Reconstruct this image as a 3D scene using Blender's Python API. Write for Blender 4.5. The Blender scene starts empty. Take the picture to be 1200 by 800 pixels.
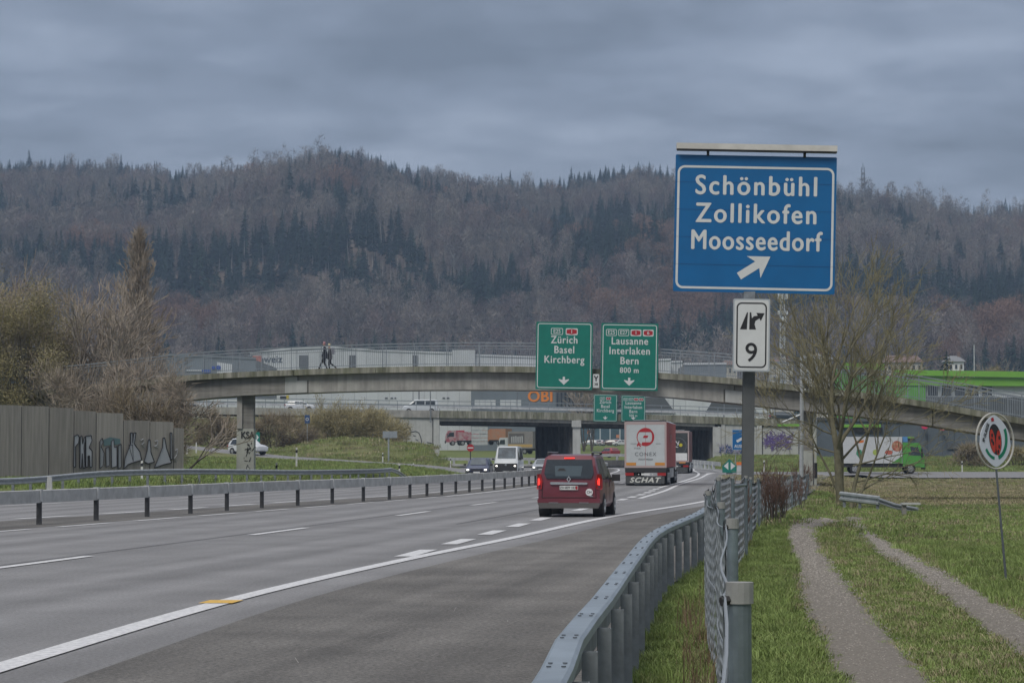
import bpy, bmesh, math, random
import numpy as np
from mathutils import Vector, Matrix, Euler
from mathutils import noise as mnoise
SC = bpy.context.scene
COL = SC.collection
RAD = math.radians

# ---------------------------------------------------------------- camera
FPX, EYE, TILT = 2930.0, 1.84, RAD(2.58)
_cd = bpy.data.cameras.new('camera')
_cd.sensor_width = 36.0
_cd.lens = FPX / 1200.0 * 36.0
_cd.clip_start, _cd.clip_end = 0.3, 9000
CAM = bpy.data.objects.new('camera', _cd)
COL.objects.link(CAM)
CAM.location = (0, 0, EYE)
CAM.rotation_euler = (RAD(90) + TILT, 0, 0)
SC.camera = CAM

# ---------------------------------------------------------------- sky, sun, exposure
SUN_EL, SUN_AZ = RAD(48), RAD(205)
W = bpy.data.worlds.new("World")
SC.world = W
W.use_nodes = True
nt = W.node_tree
bg = nt.nodes['Background']
sky = nt.nodes.new('ShaderNodeTexSky')
sky.sky_type = 'NISHITA'; sky.sun_disc = False
sky.sun_elevation = SUN_EL; sky.sun_rotation = SUN_AZ
def N(tree, t, **k):
    n = tree.nodes.new(t)
    for a, b in k.items(): setattr(n, a, b)
    return n
def wmath(op, a, b=None, c=None):
    n = N(nt, 'ShaderNodeMath', operation=op)
    for i, v in enumerate((a, b, c)):
        if v is None: continue
        if isinstance(v, (int, float)): n.inputs[i].default_value = v
        else: nt.links.new(v, n.inputs[i])
    return n.outputs[0]
tc = N(nt, 'ShaderNodeTexCoord')
sep = N(nt, 'ShaderNodeSeparateXYZ'); nt.links.new(tc.outputs['Generated'], sep.inputs[0])
zc = wmath('MAXIMUM', sep.outputs[2], 0.0)
den = wmath('ADD', zc, 0.17)
u_ = wmath('DIVIDE', sep.outputs[0], den); v_ = wmath('DIVIDE', sep.outputs[1], den)
cmb = N(nt, 'ShaderNodeCombineXYZ')
nt.links.new(u_, cmb.inputs[0]); nt.links.new(v_, cmb.inputs[1])
n1 = N(nt, 'ShaderNodeTexNoise'); n1.inputs['Scale'].default_value = 1.9; n1.inputs['Detail'].default_value = 5
n1.inputs['Roughness'].default_value = 0.52; n1.inputs['Distortion'].default_value = 0.15
nt.links.new(cmb.outputs[0], n1.inputs['Vector'])
n2 = N(nt, 'ShaderNodeTexNoise'); n2.inputs['Scale'].default_value = 6.5; n2.inputs['Detail'].default_value = 6
n2.inputs['Roughness'].default_value = 0.5; n2.inputs['Distortion'].default_value = 0.25
nt.links.new(cmb.outputs[0], n2.inputs['Vector'])
mixv = wmath('ADD', wmath('MULTIPLY', n1.outputs[0], 0.68), wmath('MULTIPLY', n2.outputs[0], 0.32))
ramp = N(nt, 'ShaderNodeValToRGB')
nt.links.new(mixv, ramp.inputs[0])
r = ramp.color_ramp
r.elements[0].position = 0.36; r.elements[0].color = (0.116, 0.133, 0.168, 1)
r.elements[1].position = 0.64; r.elements[1].color = (0.268, 0.304, 0.376, 1)
e = r.elements.new(0.50); e.color = (0.178, 0.205, 0.262, 1)
# an overcast sky is brighter overhead than near the horizon
hi = N(nt, 'ShaderNodeMapRange'); hi.interpolation_type = 'SMOOTHSTEP'
nt.links.new(zc, hi.inputs[0]); hi.inputs[1].default_value = 0.2; hi.inputs[2].default_value = 1.0
hi.inputs[3].default_value = 1.0; hi.inputs[4].default_value = 3.0
warm = N(nt, 'ShaderNodeMix', data_type='RGBA')
nt.links.new(hi.outputs[0], wmath('SUBTRACT', hi.outputs[0], 1.0).node.inputs[0])
wf = N(nt, 'ShaderNodeMapRange'); nt.links.new(zc, wf.inputs[0]); wf.inputs[1].default_value = .2; wf.inputs[2].default_value = .9
nt.links.new(wf.outputs[0], warm.inputs[0])
warm.inputs[6].default_value = (1, 1, 1, 1); warm.inputs[7].default_value = (1.26, 1.05, 0.82, 1)
mul0 = N(nt, 'ShaderNodeMix', data_type='RGBA', blend_type='MULTIPLY'); mul0.inputs[0].default_value = 1
nt.links.new(ramp.outputs[0], mul0.inputs[6]); nt.links.new(warm.outputs[2], mul0.inputs[7])
mul = N(nt, 'ShaderNodeVectorMath', operation='SCALE')
nt.links.new(mul0.outputs[2], mul.inputs[0]); nt.links.new(hi.outputs[0], mul.inputs['Scale'])
skys = N(nt, 'ShaderNodeVectorMath', operation='SCALE')
nt.links.new(sky.outputs[0], skys.inputs[0]); skys.inputs['Scale'].default_value = 0.06
addv = N(nt, 'ShaderNodeMix', data_type='RGBA'); addv.inputs[0].default_value = 0.93
nt.links.new(skys.outputs[0], addv.inputs[6]); nt.links.new(mul.outputs[0], addv.inputs[7])
scl = N(nt, 'ShaderNodeVectorMath', operation='SCALE'); scl.inputs['Scale'].default_value = 10.0
nt.links.new(addv.outputs[2], scl.inputs[0])
nt.links.new(scl.outputs[0], bg.inputs[0])
bg.inputs[1].default_value = 0.1

_sd = bpy.data.lights.new('sun', 'SUN')
_sd.energy = 1.3; _sd.angle = RAD(25); _sd.color = (1.0, 0.95, 0.87)
SUN = bpy.data.objects.new('sun', _sd); COL.objects.link(SUN)
_dir = Vector((math.sin(SUN_AZ) * math.cos(SUN_EL), math.cos(SUN_AZ) * math.cos(SUN_EL), math.sin(SUN_EL)))
SUN.rotation_euler = _dir.to_track_quat('Z', 'Y').to_euler()
SC.view_settings.view_transform = 'Standard'; SC.view_settings.look = 'None'
SC.view_settings.exposure = 0.55; SC.view_settings.gamma = 1.0
SC.cycles.max_bounces = 6; SC.cycles.diffuse_bounces = 3; SC.cycles.glossy_bounces = 3
SC.cycles.volume_bounces = 0; SC.cycles.transparent_max_bounces = 12
SC.cycles.use_denoising = True

# ---------------------------------------------------------------- helpers
_ct, _st = math.cos(TILT), math.sin(TILT)
def at(px, py, D):
    """the point at distance D (metres north of the camera) seen at photo pixel px, py"""
    u = (px - 600) / FPX; v = (400 - py) / FPX
    yy = _ct - v * _st; zz = _st + v * _ct
    return Vector((u * D / yy, D, EYE + zz * D / yy))
def atz(px, py, z=0.0):
    u = (px - 600) / FPX; v = (400 - py) / FPX
    yy = _ct - v * _st; zz = _st + v * _ct
    k = (z - EYE) / zz
    return Vector((u * k, yy * k, z))
def curve(pts):
    """smooth curve X(D) through (D, X) points"""
    p = sorted(pts); d = np.array([a for a, _ in p], float); x = np.array([b for _, b in p], float)
    s = np.diff(x) / np.diff(d)
    m = np.empty(len(x)); m[0] = s[0]; m[-1] = s[-1]
    m[1:-1] = (s[:-1] + s[1:]) / 2
    def f(q):
        q = np.asarray(q, float); i = np.clip(np.searchsorted(d, q) - 1, 0, len(d) - 2)
        h = d[i + 1] - d[i]; t = (q - d[i]) / h
        inside = (2*t**3-3*t**2+1)*x[i] + (t**3-2*t**2+t)*h*m[i] + (-2*t**3+3*t**2)*x[i+1] + (t**3-t**2)*h*m[i+1]
        out = np.where(q < d[0], x[0] + (q - d[0]) * m[0], np.where(q > d[-1], x[-1] + (q - d[-1]) * m[-1], inside))
        return out
    return f
def sstep(a, b, x):
    t = np.clip((np.asarray(x, float) - a) / (b - a), 0, 1); return t * t * (3 - 2 * t)

_mats = {}
def mat(name, col, rough=0.7, var=0.0, scale=5.0, bump=0.0, bscale=None, metal=0.0, spec=0.5, col2=None,
        rnd=0.0, emit=None, estr=1.0, coat=0.0, streak=0.0, detail=5.0, mapping=None):
    """procedural material: base colour broken by noise, fine relief, optional vertical rain streaks and per-object variation"""
    if name in _mats: return _mats[name]
    m = bpy.data.materials.new(name); m.use_nodes = True; _mats[name] = m
    t = m.node_tree; b = t.nodes['Principled BSDF']
    b.inputs['Roughness'].default_value = rough; b.inputs['Metallic'].default_value = metal
    b.inputs['Specular IOR Level'].default_value = spec
    b.inputs['Coat Weight'].default_value = coat
    c = (*col, 1)
    tcn = N(t, 'ShaderNodeTexCoord'); src = tcn.outputs['Object']
    if mapping:
        mp = N(t, 'ShaderNodeMapping'); mp.inputs['Scale'].default_value = mapping; t.links.new(src, mp.inputs[0]); src = mp.outputs[0]
    if var > 0 or col2:
        n = N(t, 'ShaderNodeTexNoise'); n.inputs['Scale'].default_value = scale; n.inputs['Detail'].default_value = detail
        n.inputs['Roughness'].default_value = 0.62
        t.links.new(src, n.inputs['Vector'])
        rp = N(t, 'ShaderNodeValToRGB'); t.links.new(n.outputs[0], rp.inputs[0])
        if col2: a0, a1 = c, (*col2, 1)
        else: a0 = (*[x * (1 - var) for x in col], 1); a1 = (*[min(1, x * (1 + var)) for x in col], 1)
        rp.color_ramp.elements[0].position = 0.36; rp.color_ramp.elements[0].color = a0
        rp.color_ramp.elements[1].position = 0.64; rp.color_ramp.elements[1].color = a1
        outc = rp.outputs[0]
    else:
        rg = N(t, 'ShaderNodeRGB'); rg.outputs[0].default_value = c; outc = rg.outputs[0]
    if streak > 0:
        mp = N(t, 'ShaderNodeMapping'); mp.inputs['Scale'].default_value = (2.2, 2.2, 0.12)
        t.links.new(tcn.outputs['Object'], mp.inputs[0])
        n = N(t, 'ShaderNodeTexNoise'); n.inputs['Scale'].default_value = 1.6; n.inputs['Detail'].default_value = 6
        t.links.new(mp.outputs[0], n.inputs['Vector'])
        mr = N(t, 'ShaderNodeMapRange'); t.links.new(n.outputs[0], mr.inputs[0])
        mr.inputs[1].default_value = .38; mr.inputs[2].default_value = .66; mr.inputs[3].default_value = 1 + streak * .3; mr.inputs[4].default_value = 1 - streak
        v = N(t, 'ShaderNodeVectorMath', operation='SCALE'); t.links.new(outc, v.inputs[0]); t.links.new(mr.outputs[0], v.inputs['Scale']); outc = v.outputs[0]
    if rnd > 0:
        oi = N(t, 'ShaderNodeObjectInfo')
        mr = N(t, 'ShaderNodeMapRange'); t.links.new(oi.outputs['Random'], mr.inputs[0])
        mr.inputs[3].default_value = 1 - rnd; mr.inputs[4].default_value = 1 + rnd
        v = N(t, 'ShaderNodeVectorMath', operation='SCALE'); t.links.new(outc, v.inputs[0]); t.links.new(mr.outputs[0], v.inputs['Scale']); outc = v.outputs[0]
    t.links.new(outc, b.inputs['Base Color'])
    if bump > 0:
        n = N(t, 'ShaderNodeTexNoise'); n.inputs['Scale'].default_value = bscale or scale * 4; n.inputs['Detail'].default_value = 4
        t.links.new(src, n.inputs['Vector'])
        bp = N(t, 'ShaderNodeBump'); bp.inputs['Strength'].default_value = bump; bp.inputs['Distance'].default_value = 0.03
        t.links.new(n.outputs[0], bp.inputs['Height']); t.links.new(bp.outputs[0], b.inputs['Normal'])
    if emit:
        b.inputs['Emission Color'].default_value = (*emit, 1); b.inputs['Emission Strength'].default_value = estr
    return m

class MB:
    """mesh builder"""
    def __init__(s): s.v = []; s.f = []
    def add(s, v, f):
        o = len(s.v); s.v += [tuple(a) for a in v]; s.f += [tuple(i + o for i in q) for q in f]; return s
    def box(s, c, d, rz=0.0, M=None):
        x, y, z = d[0] / 2, d[1] / 2, d[2] / 2
        vs = [(sx * x, sy * y, sz * z) for sz in (-1, 1) for sy in (-1, 1) for sx in (-1, 1)]
        if M is not None: vs = [M @ Vector(v) for v in vs]
        elif rz: ca, sa = math.cos(rz), math.sin(rz); vs = [(v[0]*ca - v[1]*sa, v[0]*sa + v[1]*ca, v[2]) for v in vs]
        vs = [(v[0] + c[0], v[1] + c[1], v[2] + c[2]) for v in vs]
        return s.add(vs, [(0,2,3,1),(4,5,7,6),(0,1,5,4),(2,6,7,3),(0,4,6,2),(1,3,7,5)])
    def span(s, a, b):
        return s.box([(a[i] + b[i]) / 2 for i in range(3)], [abs(b[i] - a[i]) for i in range(3)])
    def tube(s, p0, p1, r0, r1=None, n=6, cap=True):
        p0 = Vector(p0); p1 = Vector(p1); r1 = r0 if r1 is None else r1
        d = p1 - p0
        if d.length < 1e-6: return s
        q = d.to_track_quat('Z', 'Y'); X = q @ Vector((1, 0, 0)); Y = q @ Vector((0, 1, 0))
        vs = []
        for p, r in ((p0, r0), (p1, r1)):
            for i in range(n):
                a = 2 * math.pi * i / n; vs.append(p + X * (r * math.cos(a)) + Y * (r * math.sin(a)))
        fs = [(i, (i + 1) % n, n + (i + 1) % n, n + i) for i in range(n)]
        if cap: fs += [tuple(range(n - 1, -1, -1)), tuple(range(n, 2 * n))]
        return s.add(vs, fs)
    def path(s, pts, r, n=5):
        for a, b in zip(pts[:-1], pts[1:]): s.tube(a, b, r, r, n, cap=False)
        return s
    def sweep(s, pts, prof, close=False, cap=True):
        """profile of (lateral, up) points carried along pts"""
        pts = [Vector(p) for p in pts]; k = len(prof); vs = []
        for i, p in enumerate(pts):
            t = (pts[min(i + 1, len(pts) - 1)] - pts[max(i - 1, 0)]); t.z = 0; t.normalize()
            L = Vector((t.y, -t.x, 0))
            for a, b in prof: vs.append(p + L * a + Vector((0, 0, b)))
        fs = []
        kk = k if close else k - 1
        for i in range(len(pts) - 1):
            for j in range(kk):
                j2 = (j + 1) % k
                fs.append((i*k + j, i*k + j2, (i+1)*k + j2, (i+1)*k + j))
        if close and cap: fs += [tuple(range(k - 1, -1, -1)), tuple((len(pts)-1)*k + j for j in range(k))]
        return s.add(vs, fs)
    def poly(s, outline, o, ux, uz, depth):
        """extruded outline: points (a, b) -> o + a*ux + b*uz, thickness depth along ux x uz (both ways half)"""
        ux = Vector(ux); uz = Vector(uz); n = ux.cross(uz).normalized(); o = Vector(o); k = len(outline)
        vs = [o + ux * a + uz * b - n * depth / 2 for a, b in outline] + [o + ux * a + uz * b + n * depth / 2 for a, b in outline]
        fs = [tuple(range(k - 1, -1, -1)), tuple(range(k, 2 * k))] + [(i, (i + 1) % k, k + (i + 1) % k, k + i) for i in range(k)]
        return s.add(vs, fs)
    def build(s, name, m, parent=None, local=False, smooth=False, **props):
        me = bpy.data.meshes.new(name)
        vs = s.v
        if parent is not None and not local:
            L = parent.get('_o', (0, 0, 0)); vs = [(a[0] - L[0], a[1] - L[1], a[2] - L[2]) for a in vs]
        me.from_pydata(vs, [], s.f); me.update()
        o = bpy.data.objects.new(name, me)
        if m: me.materials.append(m)
        if smooth: me.polygons.foreach_set('use_smooth', [True] * len(me.polygons))
        COL.objects.link(o)
        if parent is not None:
            o.parent = parent
            if '_o' in parent and not local: o['_o'] = [0, 0, 0] if False else parent['_o']
        for k, v in props.items(): o[k] = v
        return o
def rrect(w, h, r, n=5):
    """rounded rectangle outline, counter-clockwise"""
    P = []
    for cx, cy, a0 in ((w/2-r, h/2-r, 0), (-w/2+r, h/2-r, 90), (-w/2+r, -h/2+r, 180), (w/2-r, -h/2+r, 270)):
        for i in range(n + 1):
            a = RAD(a0 + 90 * i / n); P.append((cx + r * math.cos(a), cy + r * math.sin(a)))
    return P
def ring_faces(mb, outer, inner, o, ux, uz, off):
    ux = Vector(ux); uz = Vector(uz); n = ux.cross(uz).normalized(); o = Vector(o); k = len(outer)
    vs = [o + ux*a + uz*b + n*off for a, b in outer] + [o + ux*a + uz*b + n*off for a, b in inner]
    mb.add(vs, [(i, (i+1) % k, k + (i+1) % k, k + i) for i in range(k)])
    return mb
def thing(name, label, cat, loc=(0, 0, 0), rz=0.0, group=None):
    o = bpy.data.objects.new(name, None); COL.objects.link(o)
    o.location = loc; o.rotation_euler = (0, 0, rz); o.empty_display_size = 0.5
    o['label'] = label; o['category'] = cat
    if group: o['group'] = group
    o['_o'] = list(loc)
    return o
def tag(o, label, cat, group=None):
    o['label'] = label; o['category'] = cat
    if group: o['group'] = group
    return o
def copy_tree(o, parent=None):
    c = o.copy(); COL.objects.link(c)
    if parent is not None: c.parent = parent
    for ch in list(o.children): copy_tree(ch, c)
    return c
def text(s, size, name, m, parent, o, ux, uz, off=0.004, bold=0.0, align='CENTER', sx=1.0, depth=0.0, spacing=1.0, fat=None, **props):
    """lettering as mesh, lying in the plane ux, uz"""
    cu = bpy.data.curves.new(name, 'FONT'); cu.body = s; cu.size = size; cu.align_x = align; cu.align_y = 'CENTER'
    fat = bold if fat is None else fat; cu.offset = 0.0; cu.space_character = spacing; cu.extrude = depth; cu.resolution_u = 4
    ob = bpy.data.objects.new(name, cu); COL.objects.link(ob)
    dg = bpy.context.evaluated_depsgraph_get(); me = bpy.data.meshes.new_from_object(ob.evaluated_get(dg))
    bpy.data.objects.remove(ob); bpy.data.curves.remove(cu)
    ux = Vector(ux).normalized(); uz = Vector(uz).normalized(); n = ux.cross(uz).normalized(); o = Vector(o)
    base = Vector(parent.get('_o', (0, 0, 0))) if (parent is not None and not props.pop('local', False)) else Vector((0, 0, 0))
    for v in me.vertices:
        p = o + ux * (v.co.x * sx) + uz * v.co.y + n * (off + v.co.z); v.co = p - base
    if fat > 0:      # heavier strokes: two more layers of the same letters, shifted sideways and 0.6 mm apart
        v0 = [v.co.copy() for v in me.vertices]; f0 = [tuple(p.vertices) for p in me.polygons]; k = len(v0)
        V = list(v0); F = list(f0)
        for j, (dx, dz) in enumerate(((-1, 0), (1, 0), (0, .7), (0, -.7))):
            V += [c + ux * (dx * fat) + uz * (dz * fat) + n * (.0007 * (j + 1)) for c in v0]; F += [tuple(i + k * (j + 1) for i in f) for f in f0]
        me = bpy.data.meshes.new(name); me.from_pydata([tuple(c) for c in V], [], F); me.update()
    me.materials.clear(); me.materials.append(m)
    ob = bpy.data.objects.new(name, me); COL.objects.link(ob)
    if parent is not None: ob.parent = parent
    for k, v in props.items(): ob[k] = v
    return ob
def npmesh(name, V, F, m, parent=None, smooth=False):
    """mesh from numpy arrays; F is (n,3) or (n,4)"""
    me = bpy.data.meshes.new(name); V = np.asarray(V, np.float32); F = np.asarray(F, np.int32)
    me.vertices.add(len(V)); me.vertices.foreach_set('co', V.ravel())
    k = F.shape[1]; me.loops.add(F.size); me.loops.foreach_set('vertex_index', F.ravel())
    me.polygons.add(len(F)); me.polygons.foreach_set('loop_start', np.arange(0, F.size, k, dtype=np.int32))
    me.polygons.foreach_set('loop_total', np.full(len(F), k, np.int32))
    if smooth: me.polygons.foreach_set('use_smooth', np.ones(len(F), bool))
    me.update(calc_edges=True); me.materials.append(m)
    o = bpy.data.objects.new(name, me)
    if parent is not False:
        COL.objects.link(o)
        if parent is not None: o.parent = parent
    return o
def scatter(name, proto, P, rot, scl, label, cat, **kw):
    """one stuff object: copies of proto at the points P through geometry nodes"""
    P = np.asarray(P, np.float32); n = len(P)
    me = bpy.data.meshes.new(name); me.vertices.add(n); me.vertices.foreach_set('co', P.ravel())
    a = me.attributes.new('rot', 'FLOAT_VECTOR', 'POINT'); a.data.foreach_set('vector', np.asarray(rot, np.float32).ravel())
    a = me.attributes.new('scl', 'FLOAT_VECTOR', 'POINT'); a.data.foreach_set('vector', np.asarray(scl, np.float32).ravel())
    o = bpy.data.objects.new(name, me); COL.objects.link(o)
    g = bpy.data.node_groups.new(name, 'GeometryNodeTree')
    g.interface.new_socket('Geometry', in_out='INPUT', socket_type='NodeSocketGeometry')
    g.interface.new_socket('Geometry', in_out='OUTPUT', socket_type='NodeSocketGeometry')
    i = g.nodes.new('NodeGroupInput'); ou = g.nodes.new('NodeGroupOutput')
    ip = g.nodes.new('GeometryNodeInstanceOnPoints'); oi = g.nodes.new('GeometryNodeObjectInfo')
    oi.inputs['Object'].default_value = proto; oi.inputs['As Instance'].default_value = True
    na = g.nodes.new('GeometryNodeInputNamedAttribute'); na.data_type = 'FLOAT_VECTOR'; na.inputs[0].default_value = 'rot'
    nb = g.nodes.new('GeometryNodeInputNamedAttribute'); nb.data_type = 'FLOAT_VECTOR'; nb.inputs[0].default_value = 'scl'
    g.links.new(i.outputs[0], ip.inputs['Points']); g.links.new(oi.outputs['Geometry'], ip.inputs['Instance'])
    g.links.new(na.outputs['Attribute'], ip.inputs['Rotation']); g.links.new(nb.outputs['Attribute'], ip.inputs['Scale'])
    g.links.new(ip.outputs[0], ou.inputs[0])
    md = o.modifiers.new('scatter', 'NODES'); md.node_group = g
    o['label'] = label; o['category'] = cat; o['kind'] = 'stuff'
    return o
RNG = np.random.default_rng(7)
random.seed(7)
# ================================================================ road layout (X as a function of distance D)
LINE_M = curve([(0,-14.2),(40.5,-8.3),(57,-5.94),(75.9,-3.3),(93,-1.05),(105.7,1.0),(158,6.85),(200,10.9),(240,14.3),(284,16.9),(317,18.3),(340,18.0),(360,15.5),(385,8),(410,-4)])
LINE_R = curve([(5,-5.6),(21.5,-4.42),(31.5,-3.56),(43.5,-1.9),(55,0.0),(70.9,2.42),(96,7.2),(125,11.8),(160,16.0),(200,20.6),(225,24.5)])
LINE_D = curve([(45,-1.95),(57,-.65),(69,.6),(100,4.3),(116,6.1),(140,8.36),(150,9.5),(180,12.6),(210,15.5),(240,17.9),(284,20.6),(320,22.9),(345,22.6),(370,18),(395,6),(412,-4)])
LINE_L = curve([(104,5.3),(125,7.6),(152,10.15),(192,14.4),(225,17.5),(240,19.0),(247,20.0)])
LINE_E = curve([(0,-23.6),(65.7,-11.0),(82.3,-7.86),(91.8,-6.0),(99.8,-4.5),(113,-2.28),(145.7,1.6),(190,6.0),(240,9.5),(276,11.7),(300,12.8),(317,13.2),(340,12.6),(360,9.5),(385,1),(400,-8)])
RAIL_M = curve([(0,-25.4),(65.7,-12.4),(75.9,-10.3),(85,-8.7),(101.6,-5.0),(118,-2.6),(138.5,.2),(190,4.9),(240,8.3),(276,10.5),(317,11.0),(340,9.8)])
LINE_O1 = curve([(0,-28.2),(71,-14.1),(81,-11.7),(93,-9.4),(101.7,-7.6),(108.5,-5.8),(125,-3.2),(160,1.0),(200,4.3),(240,6.9),(276,9.2),(317,8.9),(345,6.6),(370,0),(400,-16)])
LINE_O2 = curve([(0,-36),(80,-20.0),(101.7,-15.3),(112,-12.2),(130,-8.2),(160,-3.1),(200,.5),(240,3.1),(276,5.3),(317,6.6),(345,4.8),(370,-2),(400,-20)])
EDGE_LE = curve([(0,-52),(60,-35),(110,-22.5),(140,-13.5),(165,-8.0),(190,-5.2),(225,-4.6),(250,-6),(300,-7.5),(345,-9),(365,-16),(400,-40)])
GRAIL = curve([(0,-.75),(11.4,.17),(14.3,.335),(17.7,.62),(24,1.12),(33.5,1.93),(43.5,3.2),(62,5.25),(80,7.7),(96,10.3),(120,14.0),(160,19.5),(200,24.6),(220,28)])
EDGE_RE = curve([(0,-.70),(11.4,.22),(17.7,.68),(33.5,2.0),(43.5,3.4),(62,5.5),(80,7.95),(96,10.6),(120,14.3),(160,19.8),(200,25.2),(220,29.0),(228,34)])
EDGE_RE2 = curve([(255,25.5),(284,25.0),(320,26.0),(345,26),(375,24),(400,12)])
ZR = curve([(0,.10),(12,.08),(30,.02),(60,-.32),(100,-.62),(150,-.92),(205,-.95),(220,-.42),(226,-.34),(252,.05),(262,.12),(270,.25),(300,1.35),(335,1.6),(350,1.6)])
RAMP_Z = curve([(-70,5.2),(-45,3.4),(-35,2.5),(-26,1.62),(-17,1.08),(-10.9,.7),(-5,.12),(0,0)])
RAMP_Y = curve([(-80,296),(-50,277),(-35,265),(-26,256),(-17,249),(-10.9,245),(-5,238),(0,233)])
FENCE = curve([(0,.05),(2.2,.30),(5.9,.535),(12.5,1.10),(19.4,1.62),(26.2,2.05),(33,2.72),(38,3.35),(46,4.3),(53,5.05),(62,6.1),(76,7.9),(90,10.05),(108,12.7),(125,14.8)])
PATH_L = [(1068,830),(1035,800),(1003,750),(972,700),(953,665),(941,640),(936,626),(941,617),(962,610),(1000,606),(1060,607)]
PATH_R = [(1300,815),(1215,757),(1150,712),(1100,680),(1060,657),(1030,638),(1010,624),(1000,616),(1004,611)]

def sheet_noise(x, y, s, seed=0.0):
    return np.array([mnoise.noise(Vector((a * s + seed, b * s - seed, seed))) for a, b in zip(np.ravel(x), np.ravel(y))]).reshape(np.shape(x))
def sidez(x, y):
    return (-.30 + .36 * np.clip((np.asarray(y, float) - 226) / 25, 0, 1)) * sstep(24, 36, x)
def H(x, y):
    """height of the ground"""
    x = np.asarray(x, float); y = np.asarray(y, float)
    yc = np.clip(y, 0, 400)
    # ----- left side
    base = np.interp(y, [0, 90, 130, 200, 240, 1000], [.2, .3, .35, .35, .8, .8])
    rz = RAMP_Z(np.clip(x, -75, 0)); ry = RAMP_Y(np.clip(x, -80, 0))
    left = base * (1 - sstep(-48, -8, y - ry)) + rz * sstep(-48, -8, y - ry)
    # grass mound behind the slip road
    mound = 2.5 * np.exp(-((x + 17.5) / 7.5) ** 2 - ((y - 277) / 9) ** 2) + 1.7 * np.exp(-((x + 8.6) / 4.2) ** 2 - ((y - 281) / 10) ** 2)
    left = left + mound * sstep(4, 14, y - ry)
    # bank carrying the second bridge's road
    bank = sstep(310, 336, y) * sstep(-13, -20, x)
    left = left * (1 - bank) + 6.65 * bank
    bank2 = sstep(318, 337, y) * sstep(-9.5, -14, x) * (1 - sstep(-20, -22, -x) * 0)
    left = np.where(x > -20, np.maximum(left, 3.0 * bank2), left)
    # ----- right side
    right = ZR(np.clip(y, 0, 350))
    right = right + .18 * np.exp(-((y - 96) / 9) ** 2) * sstep(6, 12, x) * (1 - sstep(14, 18, x)) 
    right = right + .55 * np.exp(-((y - 68) / 14) ** 2) * (1 - sstep(1.0, 5.0, x - EDGE_RE(np.clip(y, 0, 220))))  # bank by the fence
    rbank = sstep(322, 340, y) * sstep(40, 46, x)
    right = right * (1 - rbank) + 6.3 * rbank
    # ----- carriageway
    le = EDGE_LE(yc); re = np.where(y < 228, EDGE_RE(np.clip(y, 0, 228)), np.where(y < 262, 400.0, EDGE_RE2(np.clip(y, 262, 400))))
    re = np.where((y >= 222) & (y < 264), 400.0, re)
    road = np.where(x > 24, sidez(x, y), 0.0) * (1 - sstep(262, 270, y)) - .07
    z = np.where(x < le, road + (left - road) * sstep(0.0, 2.4, le - x), np.where(x > re, road + (right - road) * sstep(0.0, 2.0, x - re), road))
    # ----- beyond the second bridge
    far = np.interp(y, [350, 392, 400, 430, 500, 560, 700, 900], [0, 0, 1.25, 1.6, 2.4, 3.2, 4.6, 9.0])
    farl = np.interp(y, [350, 500, 700, 900], [6.6, 6.3, 6.0, 9.0])
    farr = np.interp(y, [350, 500, 700, 900], [5.5, 5.5, 5.6, 9.0])
    f = far + (farl - far) * sstep(-14, -26, x + .12 * (y - 350)) ; f = f + (farr - f) * sstep(28, 40, x)
    k = sstep(352, 362, y)
    z = z * (1 - k) + f * k
    return z
def Hs(x, y): return float(H(np.array([x]), np.array([y]))[0])

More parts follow.
